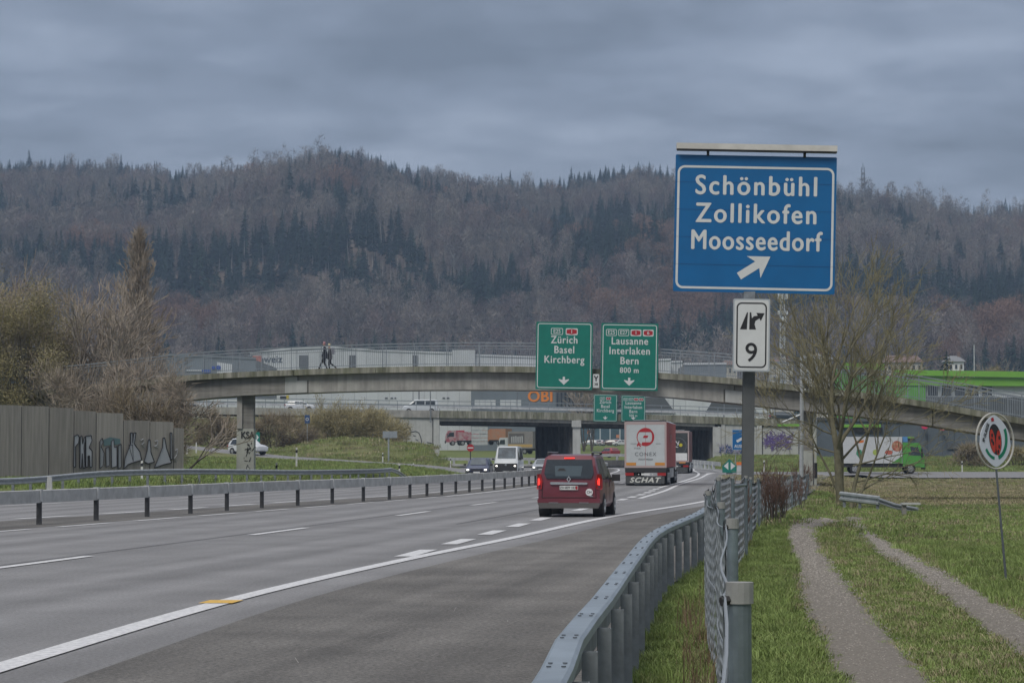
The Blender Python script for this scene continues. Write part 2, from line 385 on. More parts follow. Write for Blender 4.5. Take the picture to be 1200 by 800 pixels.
# ---------------------------------------------------------------- ground sheet
def grid_mesh(name, Xs, Ys, Zf, m):
    gx, gy = np.meshgrid(Xs, Ys); gz = Zf(gx, gy)
    V = np.stack([gx, gy, gz], -1).reshape(-1, 3); nx = len(Xs); ny = len(Ys)
    i = np.arange(nx - 1)[None, :] + nx * np.arange(ny - 1)[:, None]
    F = np.stack([i, i + 1, i + nx + 1, i + nx], -1).reshape(-1, 4)
    return npmesh(name, V, F, m, smooth=True)
def grass_material():
    m = bpy.data.materials.new('grass_ground'); m.use_nodes = True; t = m.node_tree; b = t.nodes['Principled BSDF']
    b.inputs['Roughness'].default_value = .95; b.inputs['Specular IOR Level'].default_value = .15
    tc = N(t, 'ShaderNodeTexCoord')
    def noise(sc, det=5, mp=None):
        n = N(t, 'ShaderNodeTexNoise'); n.inputs['Scale'].default_value = sc; n.inputs['Detail'].default_value = det
        if mp:
            q = N(t, 'ShaderNodeMapping'); q.inputs['Scale'].default_value = mp; t.links.new(tc.outputs['Object'], q.inputs[0]); t.links.new(q.outputs[0], n.inputs['Vector'])
        else: t.links.new(tc.outputs['Object'], n.inputs['Vector'])
        return n.outputs[0]
    def ramp(f, a, b_, p0=.38, p1=.62):
        r = N(t, 'ShaderNodeValToRGB'); t.links.new(f, r.inputs[0]); r.color_ramp.elements[0].position = p0; r.color_ramp.elements[1].position = p1
        r.color_ramp.elements[0].color = (*a, 1); r.color_ramp.elements[1].color = (*b_, 1); return r.outputs[0]
    def mix(f, a, b_):
        x = N(t, 'ShaderNodeMix', data_type='RGBA'); t.links.new(f, x.inputs[0]) if not isinstance(f, float) else setattr(x.inputs[0], 'default_value', f)
        t.links.new(a, x.inputs[6]); t.links.new(b_, x.inputs[7]); return x.outputs[2]
    g = ramp(noise(.35), (.085, .135, .028), (.15, .195, .055))
    g2 = ramp(noise(6.0), (.08, .115, .028), (.19, .205, .08), .35, .7)
    g = mix(.45, g, g2)
    dry = ramp(noise(14.0), (.15, .125, .075), (.24, .21, .135))
    at_ = N(t, 'ShaderNodeAttribute'); at_.attribute_name = 'dry'
    mm = N(t, 'ShaderNodeMath', operation='MULTIPLY_ADD'); t.links.new(noise(1.3), mm.inputs[0]); mm.inputs[1].default_value = .9; mm.inputs[2].default_value = -.48
    ad = N(t, 'ShaderNodeMath', operation='ADD', use_clamp=True); t.links.new(mm.outputs[0], ad.inputs[0]); t.links.new(at_.outputs['Fac'], ad.inputs[1])
    c = mix(ad.outputs[0], g, dry)
    t.links.new(c, b.inputs['Base Color'])
    bp = N(t, 'ShaderNodeBump'); bp.inputs['Strength'].default_value = .8; bp.inputs['Distance'].default_value = .06
    t.links.new(noise(9.0, 6), bp.inputs['Height']); t.links.new(bp.outputs[0], b.inputs['Normal'])
    return m
GX = np.concatenate([np.arange(-900, -130, 35.), np.arange(-130, -60, 3.), np.arange(-60, 60, .8), np.arange(60, 130, 3.), np.arange(130, 901, 35.)])
GY = np.concatenate([np.arange(-60, 0, 6.), np.arange(0, 130, 1.), np.arange(130, 420, 2.), np.arange(420, 921, 20.)])
GRASS = grass_material()
ground = grid_mesh('ground', GX, GY, lambda x, y: H(x, y), GRASS)
ground['kind'] = 'structure'
def dryness(x, y):
    """where the vegetation is dead and straw coloured"""
    d = .15 + 0 * x
    d = np.maximum(d, .85 * sstep(128, 140, y) * (1 - sstep(215, 226, y)) * sstep(14, 18, x))          # stubble strip before the road
    d = np.maximum(d, .75 * np.exp(-((y - 108) / 5) ** 2) * sstep(17, 20, x))
    d = np.maximum(d, .55 * np.exp(-((x - (FENCE(np.clip(y, 0, 125)) - .25)) / .35) ** 2) * (y < 125))
    d = np.maximum(d, .45 * ((y > 225) & (y < 340) & (x < -12)))
    d = np.maximum(d, .3 * ((y > 262) & (y < 340) & (x > 20)))
    return d
_at = ground.data.attributes.new('dry', 'FLOAT', 'POINT')
_gx, _gy = np.meshgrid(GX, GY)
_at.data.foreach_set('value', dryness(_gx.ravel(), _gy.ravel()).astype(np.float32))

# ---------------------------------------------------------------- asphalt
def asphalt(name, base, var=.12, spk=.22, tracks=0.0, bump=.35):
    m = bpy.data.materials.new(name); m.use_nodes = True; t = m.node_tree; b = t.nodes['Principled BSDF']
    b.inputs['Roughness'].default_value = .8; b.inputs['Specular IOR Level'].default_value = .4
    tc = N(t, 'ShaderNodeTexCoord'); uv = N(t, 'ShaderNodeAttribute'); uv.attribute_name = 'road'
    def noise(sc, det, src, mp=None):
        n = N(t, 'ShaderNodeTexNoise'); n.inputs['Scale'].default_value = sc; n.inputs['Detail'].default_value = det
        if mp:
            q = N(t, 'ShaderNodeMapping'); q.inputs['Scale'].default_value = mp; t.links.new(src, q.inputs[0]); src = q.outputs[0]
        t.links.new(src, n.inputs['Vector']); return n.outputs[0]
    def rng(f, a, b_, lo=.3, hi=.7):
        r = N(t, 'ShaderNodeMapRange'); t.links.new(f, r.inputs[0]); r.inputs[1].default_value = lo; r.inputs[2].default_value = hi
        r.inputs[3].default_value = a; r.inputs[4].default_value = b_; return r.outputs[0]
    def mult(a, b_):
        n = N(t, 'ShaderNodeMath', operation='MULTIPLY'); t.links.new(a, n.inputs[0]); t.links.new(b_, n.inputs[1]); return n.outputs[0]
    v = rng(noise(.5, 4, tc.outputs['Object']), 1 - var, 1 + var)
    v = mult(v, rng(noise(.9, 4, uv.outputs['Vector'], (1.4, .035, 1)), 1 - var * 1.3, 1 + var))      # long streaks in the running direction
    v = mult(v, rng(noise(22, 3, tc.outputs['Object']), 1 - spk, 1 + spk))
    v = mult(v, rng(noise(75, 2, tc.outputs['Object']), 1 - spk, 1 + spk))
    if tracks:
        w = N(t, 'ShaderNodeTexWave'); w.wave_type = 'BANDS'; w.bands_direction = 'X'; w.inputs['Scale'].default_value = .178; w.inputs['Distortion'].default_value = .35
        w.inputs['Detail'].default_value = 1.0
        q = N(t, 'ShaderNodeMapping'); q.inputs['Scale'].default_value = (1, .03, 1); t.links.new(uv.outputs['Vector'], q.inputs[0]); t.links.new(q.outputs[0], w.inputs['Vector'])
        v = mult(v, rng(w.outputs['Fac'], 1 - tracks, 1 + tracks * .5, 0, 1))
    c = N(t, 'ShaderNodeVectorMath', operation='SCALE'); c.inputs[0].default_value = base; t.links.new(v, c.inputs['Scale'])
    t.links.new(c.outputs[0], b.inputs['Base Color'])
    bp = N(t, 'ShaderNodeBump'); bp.inputs['Strength'].default_value = bump; bp.inputs['Distance'].default_value = .01
    t.links.new(noise(120, 3, tc.outputs['Object']), bp.inputs['Height']); t.links.new(bp.outputs[0], b.inputs['Normal'])
    return m
def ribbon(name, fl, fr, D, m, z=0.0, n=4, kind='structure', zf=None):
    """sheet between two curves; carries its lateral and running coordinate"""
    D = np.asarray(D, float); a = fl(D); b = fr(D); t = np.linspace(0, 1, n + 1)
    X = a[:, None] + (b - a)[:, None] * t[None, :]; Y = np.repeat(D[:, None], n + 1, 1)
    Z = np.full_like(X, z) if zf is None else zf(X, Y) + z
    V = np.stack([X, Y, Z], -1).reshape(-1, 3); k = n + 1
    i = np.arange(n)[None, :] + k * np.arange(len(D) - 1)[:, None]
    F = np.stack([i, i + 1, i + k + 1, i + k], -1).reshape(-1, 4)
    o = npmesh(name, V, F, m)
    at_ = o.data.attributes.new('road', 'FLOAT_VECTOR', 'POINT')
    uu = np.stack([X - LINE_M(np.clip(Y, 0, 410)), Y, 0 * X], -1).reshape(-1, 3).astype(np.float32)
    at_.data.foreach_set('vector', uu.ravel())
    o['kind'] = kind
    return o
ASPH = asphalt('worn_asphalt', (.200, .202, .208), .12, .24, .15)
ASPH2 = asphalt('rough_asphalt', (.120, .116, .109), .24, .42)
ASPH3 = asphalt('light_asphalt', (.20, .20, .205), .08, .12)
DD = np.concatenate([np.arange(-10, 130, 2.), np.arange(130, 412, 3.)])
road = ribbon('motorway', lambda d: EDGE_LE(np.clip(d, 0, 400)), lambda d: np.where(d < 228, EDGE_RE(np.clip(d, -10, 226)), np.where(d < 264, 33.0, EDGE_RE2(d))), DD[DD < 398], ASPH, 0.0, 16)
shoulder = ribbon('hard_shoulder', lambda d: LINE_R(d) + .9, lambda d: EDGE_RE(d) - .01, np.arange(-8, 205, 2.), ASPH2, .006, 4)
# asphalt strip under the central barrier, dirtier than the lanes
median = ribbon('central_strip', lambda d: LINE_O1(d) + .5, lambda d: LINE_E(d) - .5, np.arange(-8, 330, 3.), ASPH2, .006, 3)

# slip road on the left, road on the right
def track(name, pts, w, m, z=0.0):
    """sheet following 3-D centre points"""
    P = [Vector(p) for p in pts]; V = []; U = []; s = 0
    for i, p in enumerate(P):
        t = P[min(i+1, len(P)-1)] - P[max(i-1, 0)]; t.z = 0; t.normalize(); L = Vector((t.y, -t.x, 0))
        ww = w[i] if isinstance(w, (list, tuple)) else w
        if i: s += (P[i] - P[i-1]).length
        for a in (-.5, -.17, .17, .5): V.append(tuple(p + L * a * ww + Vector((0, 0, z)))); U.append((a * ww, s, 0))
    F = [(i*4+j, i*4+j+1, i*4+j+5, i*4+j+4) for i in range(len(P)-1) for j in range(3)]
    o = npmesh(name, V, F, m); a_ = o.data.attributes.new('road', 'FLOAT_VECTOR', 'POINT'); a_.data.foreach_set('vector', np.array(U, np.float32).ravel())
    o['kind'] = 'structure'; return o
xs = np.arange(-78, 1, 2.0)
slip = track('slip_road', [(x, float(RAMP_Y(x)), float(RAMP_Z(x)) + .10) for x in xs], 6.5, ASPH3)
xs = np.arange(24, 190, 3.0)
side = grid_mesh('side_road', np.arange(27., 190, 3.), np.linspace(225.5, 251, 9), lambda x, y: sidez(x, y) + .03, ASPH3); side['kind'] = 'structure'

# ---------------------------------------------------------------- painted lines
PAINT = mat('road_paint', (.44, .45, .47), .6, col2=(.70, .71, .72), scale=14, bump=.2, detail=6)
PAINT_Y = mat('yellow_road_paint', (.62, .38, .06), .6, var=.15, scale=20)
def strip(name, f, d0, d1, w, z=.012, m=PAINT, step=2.0):
    n = max(2, int((d1 - d0) / step) + 1); D = np.linspace(d0, d1, n); hw = (lambda d: w / 2) if not callable(w) else (lambda d: w(d) / 2)
    return ribbon(name, lambda d: f(d) - hw(d), lambda d: f(d) + hw(d), D, m, z, 1)
def dashes(name, f, items, w, z=.012):
    mb = MB()
    for d0, L in items:
        D = np.linspace(d0, d0 + L, 4); X = f(D)
        j = .03 * random.random()
        vs = []
        for x, d in zip(X, D): vs += [(x - w / 2, d, z), (x + w / 2, d + j, z)]
        mb.add(vs, [(2*i, 2*i+1, 2*i+3, 2*i+2) for i in range(3)])
    return mb.build(name, PAINT, kind='structure')
strip('edge_line', LINE_R, -6, 31.2, .30)
strip('edge_line', LINE_R, 31.35, 216, .27)
strip('yellow_mark', lambda d: LINE_R(d) - .02, 30.85, 31.5, .42, .016, PAINT_Y)
dashes('lane_marking', LINE_M, [(d, 5.6) for d in (6, 22.6, 39.6, 57.0, 75.0, 90.2, 104.8, 121, 138, 156, 173, 190, 207, 224, 241, 258, 275, 292, 309, 326)], .22)
dashes('lane_marking', LINE_D, [(45 + 6.1 * i, 3.2) for i in range(15)], .34)
strip('edge_line', LINE_D, 136, 404, .24)
strip('edge_line', LINE_L, 104, 246, lambda d: .24 + .5 * sstep(225, 246, d) )
dashes('lane_marking', LINE_E, [(40.5 + 5.7 * i, 3.7) for i in range(12)], .2)
strip('edge_line', LINE_E, 109, 396, .22)
dashes('lane_marking', LINE_O1, [(47.5 + 5.9 * i, 3.7) for i in range(11)], .3)
strip('edge_line', LINE_O1, 112, 396, .22)
dashes('lane_marking', LINE_O2, [(18.4 + 17.5 * i, 6) for i in range(18)], .2)
strip('edge_line', lambda d: EDGE_LE(d) + 1.6, 30, 220, .2)
strip('edge_line', lambda d: LINE_O2(d) - 4.0, 225, 390, .2)
# tar seam and patched trench across the lanes
SEAM = mat('tar', (.045, .045, .05), .5)
strip('tar_seam', lambda d: LINE_M(d) + 3.2, 66, 96, .04, .009, SEAM)
strip('tar_seam', lambda d: LINE_M(d) - .32, 28, 120, .04, .009, SEAM)
# chalky scratches on the hard shoulder
sm = MB()
for i in range(16):
    d = random.uniform(22, 36); x = float(LINE_R(d)) + random.uniform(1.2, 4.3); L = random.uniform(.15, 1.3); a = random.gauss(.13, .12)
    w = random.uniform(.004, .009)
    sm.add([(x, d, .013), (x + w, d, .013), (x + w + a * L, d + L, .013), (x + a * L, d + L, .013)], [(0, 1, 2, 3)])
sm.build('scrape_marks', mat('scrape', (.26, .25, .24), .8), kind='structure')

# ---------------------------------------------------------------- gravel wheel tracks of the farm path
GRAVEL = mat('gravel', (.13, .115, .095), .9, col2=(.235, .215, .185), scale=30, bump=.9, bscale=60, detail=8)
def field_pt(px, py):
    p = atz(px, py, 0.0)
    for _ in range(12):
        p = atz(px, py, Hs(p.x, p.y))
    return p
def path_sheet(name, pix, w):
    P = [field_pt(*q) for q in pix]
    # resample
    Q = []; 
    for a, b in zip(P[:-1], P[1:]):
        n = max(1, int((b - a).length / .25)); Q += [a.lerp(b, i / n) for i in range(n)]
    Q.append(P[-1]); Q = [Vector((q.x, q.y, 0)) for q in Q]
    for _ in range(14): Q = [Q[0]] + [(Q[i-1] + Q[i] * 2 + Q[i+1]) / 4 for i in range(1, len(Q) - 1)] + [Q[-1]]
    V = []; 
    for i, p in enumerate(Q):
        t = (Q[min(i+1, len(Q)-1)] - Q[max(i-1, 0)]).normalized(); L = Vector((t.y, -t.x, 0))
        for k in range(9):
            a = (k - 4) / 8 * w
            if k in (0, 8): a += .07 * mnoise.noise(Vector((i * .22, k * 3.1, 1))) + .012 * random.uniform(-1, 1)
            q = p + L * a; V.append((q.x, q.y, Hs(q.x, q.y) + .012 + (.022 if 0 < k < 8 else -.012)))
    F = [(i*9+j, i*9+j+1, i*9+j+10, i*9+j+9) for i in range(len(Q)-1) for j in range(8)]
    o = npmesh(name, V, F, GRAVEL, smooth=True); o['kind'] = 'structure'
    return o, Q
pl, PLQ = path_sheet('gravel_path', PATH_L, .74)
pr, PRQ = path_sheet('gravel_path', PATH_R, .60)
PATHPTS = np.array([(q.x, q.y) for q in PLQ + PRQ])
PATHW = np.array([.37] * len(PLQ) + [.30] * len(PRQ))

# ================================================================ wooded hill
SKYLINE = curve([(-500,225),(-300,215),(-120,205),(0,199),(60,197),(150,203),(230,212),(300,202),(345,196),(400,192),(425,194),(470,209),(520,219),(600,229),(650,226),(700,217),(745,211),(800,214),(900,226),(990,230),(1060,236),(1100,246),(1140,252),(1200,246),(1350,252),(1600,262)])
CREST = 2000.0
def hillz(x, y):
    x = np.asarray(x, float); y = np.asarray(y, float)
    px = np.clip(600 + x / np.maximum(y, 100) * FPX, -500, 1600)
    zc = EYE + (532 - SKYLINE(px)) / FPX * CREST - 9.0
    t = np.clip((y - 860) / (CREST - 860), 0, 1)
    prof = .55 * t + .45 * t * t * (3 - 2 * t)
    prof = prof ** 1.05
    nz = sheet_noise(x, y, 1 / 260., 3.3) * 34 + sheet_noise(x, y, 1 / 95., 9.1) * 12
    env = np.sin(np.pi * np.clip(t, 0, 1)) ** .8
    back = np.clip((y - CREST) / 500, 0, 1)
    return 9 + (zc - 9) * prof * (1 - .5 * back) + nz * env
LITTER = mat('leaf_litter', (.085, .06, .045), .95, col2=(.15, .115, .085), scale=.05, bump=.3, bscale=.6)
HX = np.arange(-1000, 1001, 22.); HY = np.arange(860, 2500, 22.)
hill = grid_mesh('wooded_hill', HX, HY, hillz, LITTER); hill['kind'] = 'structure'

def rot_pts(P, rz): c, s = math.cos(rz), math.sin(rz); return np.stack([P[:,0]*c-P[:,1]*s, P[:,0]*s+P[:,1]*c, P[:,2]], -1)
class TM:
    """triangle soup with two material slots"""
    def __init__(s): s.V = []; s.F = []; s.M = []
    def tri(s, a, b, c, m=0): n = len(s.V); s.V += [a, b, c]; s.F.append((n, n+1, n+2)); s.M.append(m)
    def tube(s, p0, p1, r0, r1, m=0, n=4):
        p0 = Vector(p0); p1 = Vector(p1); d = (p1 - p0)
        q = d.to_track_quat('Z', 'Y'); X = q @ Vector((1,0,0)); Y = q @ Vector((0,1,0)); k = len(s.V)
        for p, r in ((p0, r0), (p1, r1)):
            for i in range(n): a = 2*math.pi*i/n; s.V.append(tuple(p + X*r*math.cos(a) + Y*r*math.sin(a)))
        for i in range(n):
            j = (i+1) % n; s.F.append((k+i, k+j, k+n+j)); s.M.append(m); s.F.append((k+i, k+n+j, k+n+i)); s.M.append(m)
    def mesh(s, name, mats, link=False, parent=None):
        o = npmesh(name, np.array([tuple(v) for v in s.V]), np.array(s.F), mats[0], parent=(parent if link else False))
        for x in mats[1:]: o.data.materials.append(x)
        o.data.polygons.foreach_set('material_index', np.array(s.M, np.int32)); return o
def conifer(seed, h=20., r=3.5, tiers=24, stem=.12):
    R = random.Random(seed); t = TM(); t.tube((0,0,0), (0,0,h*.97), .28, .03, 1, 4)
    for k in range(tiers):
        f = k / (tiers - 1); z = h * (stem + (1 - stem) * f); rr = r * (1 - f) ** .8 * R.uniform(.8, 1.12) + .12; n = 9 if f < .7 else 6
        a0 = R.random() * 6.3
        for i in range(n):
            if R.random() < .08: continue
            a = a0 + i * 6.283 / n + R.uniform(-.25, .25); L = rr * R.uniform(.65, 1.15); w = .34 * L + .12; dz = -L * R.uniform(.18, .5)
            ca, sa = math.cos(a), math.sin(a); b = R.uniform(-.3, .3)
            t.tri((-sa*w*.3, ca*w*.3, z + b), (ca*L - sa*w, sa*L + ca*w, z + dz + b + R.uniform(-.3,.3)), (ca*L + sa*w*.8, sa*L - ca*w*.8, z + dz + b), 0)
            t.tri((0, 0, z + .55), (ca*L*.75 - sa*w*.6, sa*L*.75 + ca*w*.6, z + dz*.6), (ca*L*1.05, sa*L*1.05, z + dz - .2), 0)
    return t
def barewood(seed, h=19., r=4.6, twigs=820, low=.30):
    """leafless broadleaf: pale trunk, limbs and a haze of thin twigs"""
    R = random.Random(seed); t = TM(); t.tube((0,0,0), (R.uniform(-.4,.4), R.uniform(-.4,.4), h*.62), .24, .12, 1, 4)
    zc, zr = h * .66, h * .36
    for i in range(10):
        a = R.random() * 6.283; z0 = h * R.uniform(low, .6); L = r * R.uniform(.5, .95); p = Vector((math.cos(a) * L, math.sin(a) * L, min(z0 + h * R.uniform(.15, .34), h * .95)))
        t.tube((0, 0, z0), p, .11, .03, 1, 3)
    lobes = [Vector((R.uniform(-1, 1) * r * .45, R.uniform(-1, 1) * r * .45, zc + R.uniform(-.5, .75) * zr)) for _ in range(7)]
    for i in range(twigs):
        c0 = R.choice(lobes); u = Vector((R.gauss(0, 1), R.gauss(0, 1), R.gauss(0, 1))).normalized(); q = R.uniform(.55, 1.0)
        c = c0 + Vector((u.x * r * .55 * q, u.y * r * .55 * q, u.z * zr * .62 * q))
        d = (u + Vector((R.gauss(0, .6), R.gauss(0, .6), R.uniform(-.1, .9)))).normalized() * R.uniform(.7, 1.6); w = R.uniform(.07, .15)
        s_ = Vector((R.gauss(0,1), R.gauss(0,1), R.gauss(0,.4))).normalized() * w
        t.tri(c - s_, c + s_, c + d, 0)
    return t
def leafm(name, c1, c2, rnd=.3, hue=None):
    m = mat(name, c1, .9, col2=c2, scale=.35, rnd=rnd, spec=.15); return m
CONI = leafm('needles', (.010, .024, .018), (.026, .048, .032)); 
CONI2 = leafm('needles_light', (.022, .046, .030), (.045, .072, .042))
TWIG_A = leafm('twigs_mauve', (.115, .085, .080), (.20, .155, .140), .4)
TWIG_B = leafm('twigs_grey', (.14, .122, .108), (.25, .222, .192), .35)
TWIG_C = leafm('twigs_rust', (.15, .088, .062), (.235, .15, .105), .3)
BARKP = mat('pale_bark', (.26, .245, .22), .9, var=.2, scale=2)
BARKD = mat('dark_bark', (.06, .05, .042), .9, var=.2, scale=2)
protos = {
 'c0': conifer(1).mesh('spruce', [CONI, BARKD]), 'c1': conifer(2, 23, 3.5, 26, .2).mesh('spruce', [CONI, BARKD]),
 'c2': conifer(3, 17, 3.8, 18, .1).mesh('fir', [CONI2, BARKD]), 'c3': conifer(4, 25, 2.5, 20, .5).mesh('pine', [CONI, BARKP]),
 'b0': barewood(5).mesh('beech', [TWIG_A, BARKP]), 'b1': barewood(6, 21, 4.2).mesh('beech', [TWIG_B, BARKP]),
 'b2': barewood(8, 16, 5.0).mesh('beech', [TWIG_C, BARKD]), 'b3': barewood(9, 24, 3.4, 520, .55).mesh('beech', [TWIG_B, BARKP])}
# tree positions: jittered grid over the slope that can be seen
pos = []
y = 872.0
while y < 2030:
    half = y * .265 + 30; s = 7.6 if y < 1500 else 8.4
    n = int(2 * half / s); xx = -half + (np.arange(n) + RNG.uniform(-.42, .42, n) + .5) * s
    pos.append(np.stack([xx, y + RNG.uniform(-.42, .42, n) * s], -1)); y += s * .95
pos = np.concatenate(pos)
pz = hillz(pos[:, 0], pos[:, 1])
k1 = 1.25 * sheet_noise(pos[:, 0], pos[:, 1], 1/130., 21.) + .5 * sheet_noise(pos[:, 0], pos[:, 1], 1/38., 5.)
k2 = sheet_noise(pos[:, 0], pos[:, 1], 1/160., 41.) + .5 * sheet_noise(pos[:, 0], pos[:, 1], 1/45., 15.)
t_ = (pos[:, 1] - 860) / (CREST - 860)
crestb = 1.15 * sstep(.84, .97, t_)
belt = .45 * np.exp(-((t_ - .13) / .05) ** 2) + .35 * np.exp(-((t_ - .36) / .06) ** 2)
con = (k1 + crestb + belt + RNG.normal(0, .09, len(pos))) > .10
kind = np.empty(len(pos), '<U2')
rr = RNG.random(len(pos))
kind[con] = np.where(k2[con] > .35, 'c3', np.where(rr[con] < .42, 'c0', np.where(rr[con] < .72, 'c1', 'c2')))
kind[con & (t_ < .3) & (rr < .55)] = 'c2'
nb = ~con
kind[nb] = np.where(k2[nb] < -.28, 'b2', np.where(k2[nb] > .3, 'b3', np.where(rr[nb] < .55, 'b0', 'b1')))
clear = (np.abs(pos[:, 0] + 590) < 0)
lab = {'c0': 'dark spruces standing close together on the wooded hill', 'c1': 'tall dark spruces rising above the hill forest', 'c2': 'lighter green firs scattered along the foot of the hill',
 'c3': 'high-stemmed pines with bare trunks on the hill', 'b0': 'leafless mauve beech trees covering the hillside', 'b1': 'leafless grey broadleaf trees on the hillside',
 'b2': 'leafless rust-brown trees in patches on the slope', 'b3': 'slender pale-trunked trees with thin crowns on the hill'}
for k, pr_ in protos.items():
    s = kind == k; n = int(s.sum())
    if not n: continue
    sc = (RNG.uniform(.62, 1.12, n) + .16 * sheet_noise(pos[s, 0], pos[s, 1], 1/60., 77.) + (RNG.random(n) < .06) * .28) * np.where(pos[s, 1] < 1000, .85, 1.0) * (np.where(pos[s, 1] > 1860, .84, 1.0) if k[0] == 'c' else np.where(pos[s, 1] > 1900, .9, 1.14))
    w = sc * RNG.uniform(.85, 1.35, n)
    scatter({'c': 'conifer_forest', 'b': 'broadleaf_forest'}[k[0]], pr_, np.stack([pos[s, 0], pos[s, 1], pz[s] - .5], -1),
            np.stack([RNG.normal(0, .03, n), RNG.normal(0, .03, n), RNG.uniform(0, 6.28, n)], -1), np.stack([w, w, sc], -1), lab[k], 'forest')

# ---------------------------------------------------------------- haze
hz = MB().span((-1150, -80, -3.2), (1150, 2600, 420)).build('haze', None); hz['kind'] = 'stuff'
hm = bpy.data.materials.new('haze'); hm.use_nodes = True; t = hm.node_tree; t.nodes.remove(t.nodes['Principled BSDF'])
pv = N(t, 'ShaderNodeVolumePrincipled'); pv.inputs['Color'].default_value = (.52, .72, 1.0, 1); pv.inputs['Density'].default_value = .00019
pv.inputs['Anisotropy'].default_value = 0.0
t.links.new(pv.outputs[0], t.nodes['Material Output'].inputs['Volume']); hz.data.materials.append(hm)
# ================================================================ concrete, steel and sign materials
CONC = mat('concrete', (.30, .295, .275), .9, var=.16, scale=.9, bump=.3, bscale=9, streak=.18)
CONC_D = mat('board_marked_concrete', (.215, .21, .195), .92, var=.22, scale=.7, bump=.5, bscale=7, streak=.15, mapping=(.5, .5, 6))
CONC_F = mat('stained_fascia_concrete', (.27, .265, .225), .95, col2=(.125, .13, .085), scale=1.5, bump=.3, bscale=8, streak=.35, mapping=(1.6, 1, .25))
CONC_L = mat('pale_concrete', (.40, .41, .40), .9, var=.08, scale=1.2, streak=.1)
CONC_P = mat('painted_concrete', (.36, .375, .34), .8, var=.10, scale=1.0, streak=.12)
DARKC = mat('dark_concrete', (.10, .10, .10), .95, var=.3, scale=.6, streak=.3)  # dark wall concrete; under the far bridge the shade is put into this colour
GALV = mat('galvanised_steel', (.33, .36, .38), .45, var=.16, scale=3.0, metal=.35, bump=.05)
GALV_D = mat('dull_galvanised_steel', (.20, .22, .24), .6, var=.2, scale=4.0, metal=.3)
GALV_L = mat('pale_zinc', (.43, .45, .46), .5, var=.15, scale=2.0, metal=.25)
POSTD = mat('dark_steel_post', (.045, .047, .05), .6, var=.25, scale=6)
RAILM = mat('railing_steel', (.22, .25, .28), .5, var=.12, scale=4, metal=.3)
WHITE = mat('white_sheet', (.62, .63, .63), .5, var=.06, scale=3)
S_GREEN = mat('sign_green', (.0, .155, .115), .45, var=.07, scale=2.0)
S_BLUE = mat('sign_blue', (.0, .105, .29), .4, var=.06, scale=1.2)
S_WHITE = mat('sign_white', (.56, .58, .58), .45, var=.04, scale=3)
S_RED = mat('sign_red', (.33, .012, .02), .45)
S_BLACK = mat('sign_black', (.012, .012, .014), .5)
S_BACK = mat('sign_back', (.27, .30, .33), .5, metal=.3, var=.1)
RUBBER = mat('rubber', (.018, .018, .019), .85)
ORANGE = mat('orange_paint', (.62, .16, .03), .5)

# ================================================================ footbridge over the motorway
B1D = curve([(-60,174),(-22.3,163),(0,150.5),(30,147),(70,146)])      # D as a function of X
def b1pts(pix):
    out = []
    for px, py in pix:
        D = 150.
        for _ in range(8): D = float(B1D((px - 600) / FPX * D))
        p = at(px, py, D); out.append((p.x, p.z))
    return curve(out)
B1TOP = b1pts([(-200,476),(0,460),(120,450),(180,443.5),(230,438.6),(345,433),(440,430),(600,429),(700,432),(800,438.5),(860,443),(940,451.5),(1060,466),(1160,483),(1200,490),(1400,522),(1600,550)])
B1BOT = b1pts([(-200,500),(0,487),(120,478),(200,470),(285,463),(345,460.3),(440,457.4),(600,456.4),(700,458.8),(800,466),(860,472),(940,480.5),(1060,493.5),(1140,506),(1200,515),(1400,546),(1600,572)])
def xof(px, guess=150.):
    D = guess
    for _ in range(8): D = float(B1D((px - 600) / FPX * D))
    return (px - 600) / FPX * D
b1 = thing('footbridge', 'long concrete footbridge with a grey baluster railing arching over the motorway', 'bridge', (0, 150.5, 0))
XL_, XR_ = -46., 62.
def loft(mb, xs, zt, zb, yf, yb):
    V = []
    for x in xs:
        d = float(B1D(x)); a, b = float(zt(x)), float(zb(x))
        V += [(x, d + yf, b), (x, d + yf, a), (x, d + yb, a), (x, d + yb, b)]
    F = []
    for i in range(len(xs) - 1):
        for j in range(4): F.append((i*4 + j, i*4 + (j+1) % 4, (i+1)*4 + (j+1) % 4, (i+1)*4 + j))
    F += [(3, 2, 1, 0), tuple((len(xs)-1)*4 + j for j in range(4))]
    return mb.add(V, F)
def rng_(a, b, st=1.5):
    n = max(2, int(abs(b - a) / st) + 1); return list(np.linspace(a, b, n))
# edge beams: separate pours
ed = [XL_] + [xof(p) for p in (-60, 60, 165, 262, 343.5)] + [xof(p) for p in (440, 520, 600, 680, 760, 858)] + [xof(p) for p in (955, 1094, 1240)] + [XR_]
for a, b in zip(ed[:-1], ed[1:]):
    loft(MB(), rng_(a + .012, b - .012), lambda x: B1TOP(x), lambda x: B1TOP(x) - .36, 0, .30).build('edge_beam', CONC_F, b1)
loft(MB(), rng_(XL_, XR_), lambda x: B1TOP(x) - .10, lambda x: B1TOP(x) - .40, .303, 4.1).build('deck', CONC_D, b1)
loft(MB(), rng_(XL_, XR_), lambda x: B1TOP(x), lambda x: B1TOP(x) - .36, 4.103, 4.4).build('far_edge_beam', CONC_F, b1)
zm = lambda x: (B1TOP(x) - .40) * .62 + B1BOT(x) * .38 + .12
gt = lambda x: B1TOP(x) - .403
def girder(xa_u, xa_l, xb_u, xb_l, m):
    mb = MB(); loft(mb, rng_(xa_u, xb_u), gt, zm, .55, 3.85); loft(mb, rng_(xa_l, xb_l), lambda x: zm(x) - .001, B1BOT, .55, 3.85)
    return mb.build('girder', m, b1)
g = .045
girder(XL_, XL_, xof(348), xof(359.7), CONC_D)
girder(xof(348) + g, xof(359.7) + g, xof(861), xof(849), CONC)
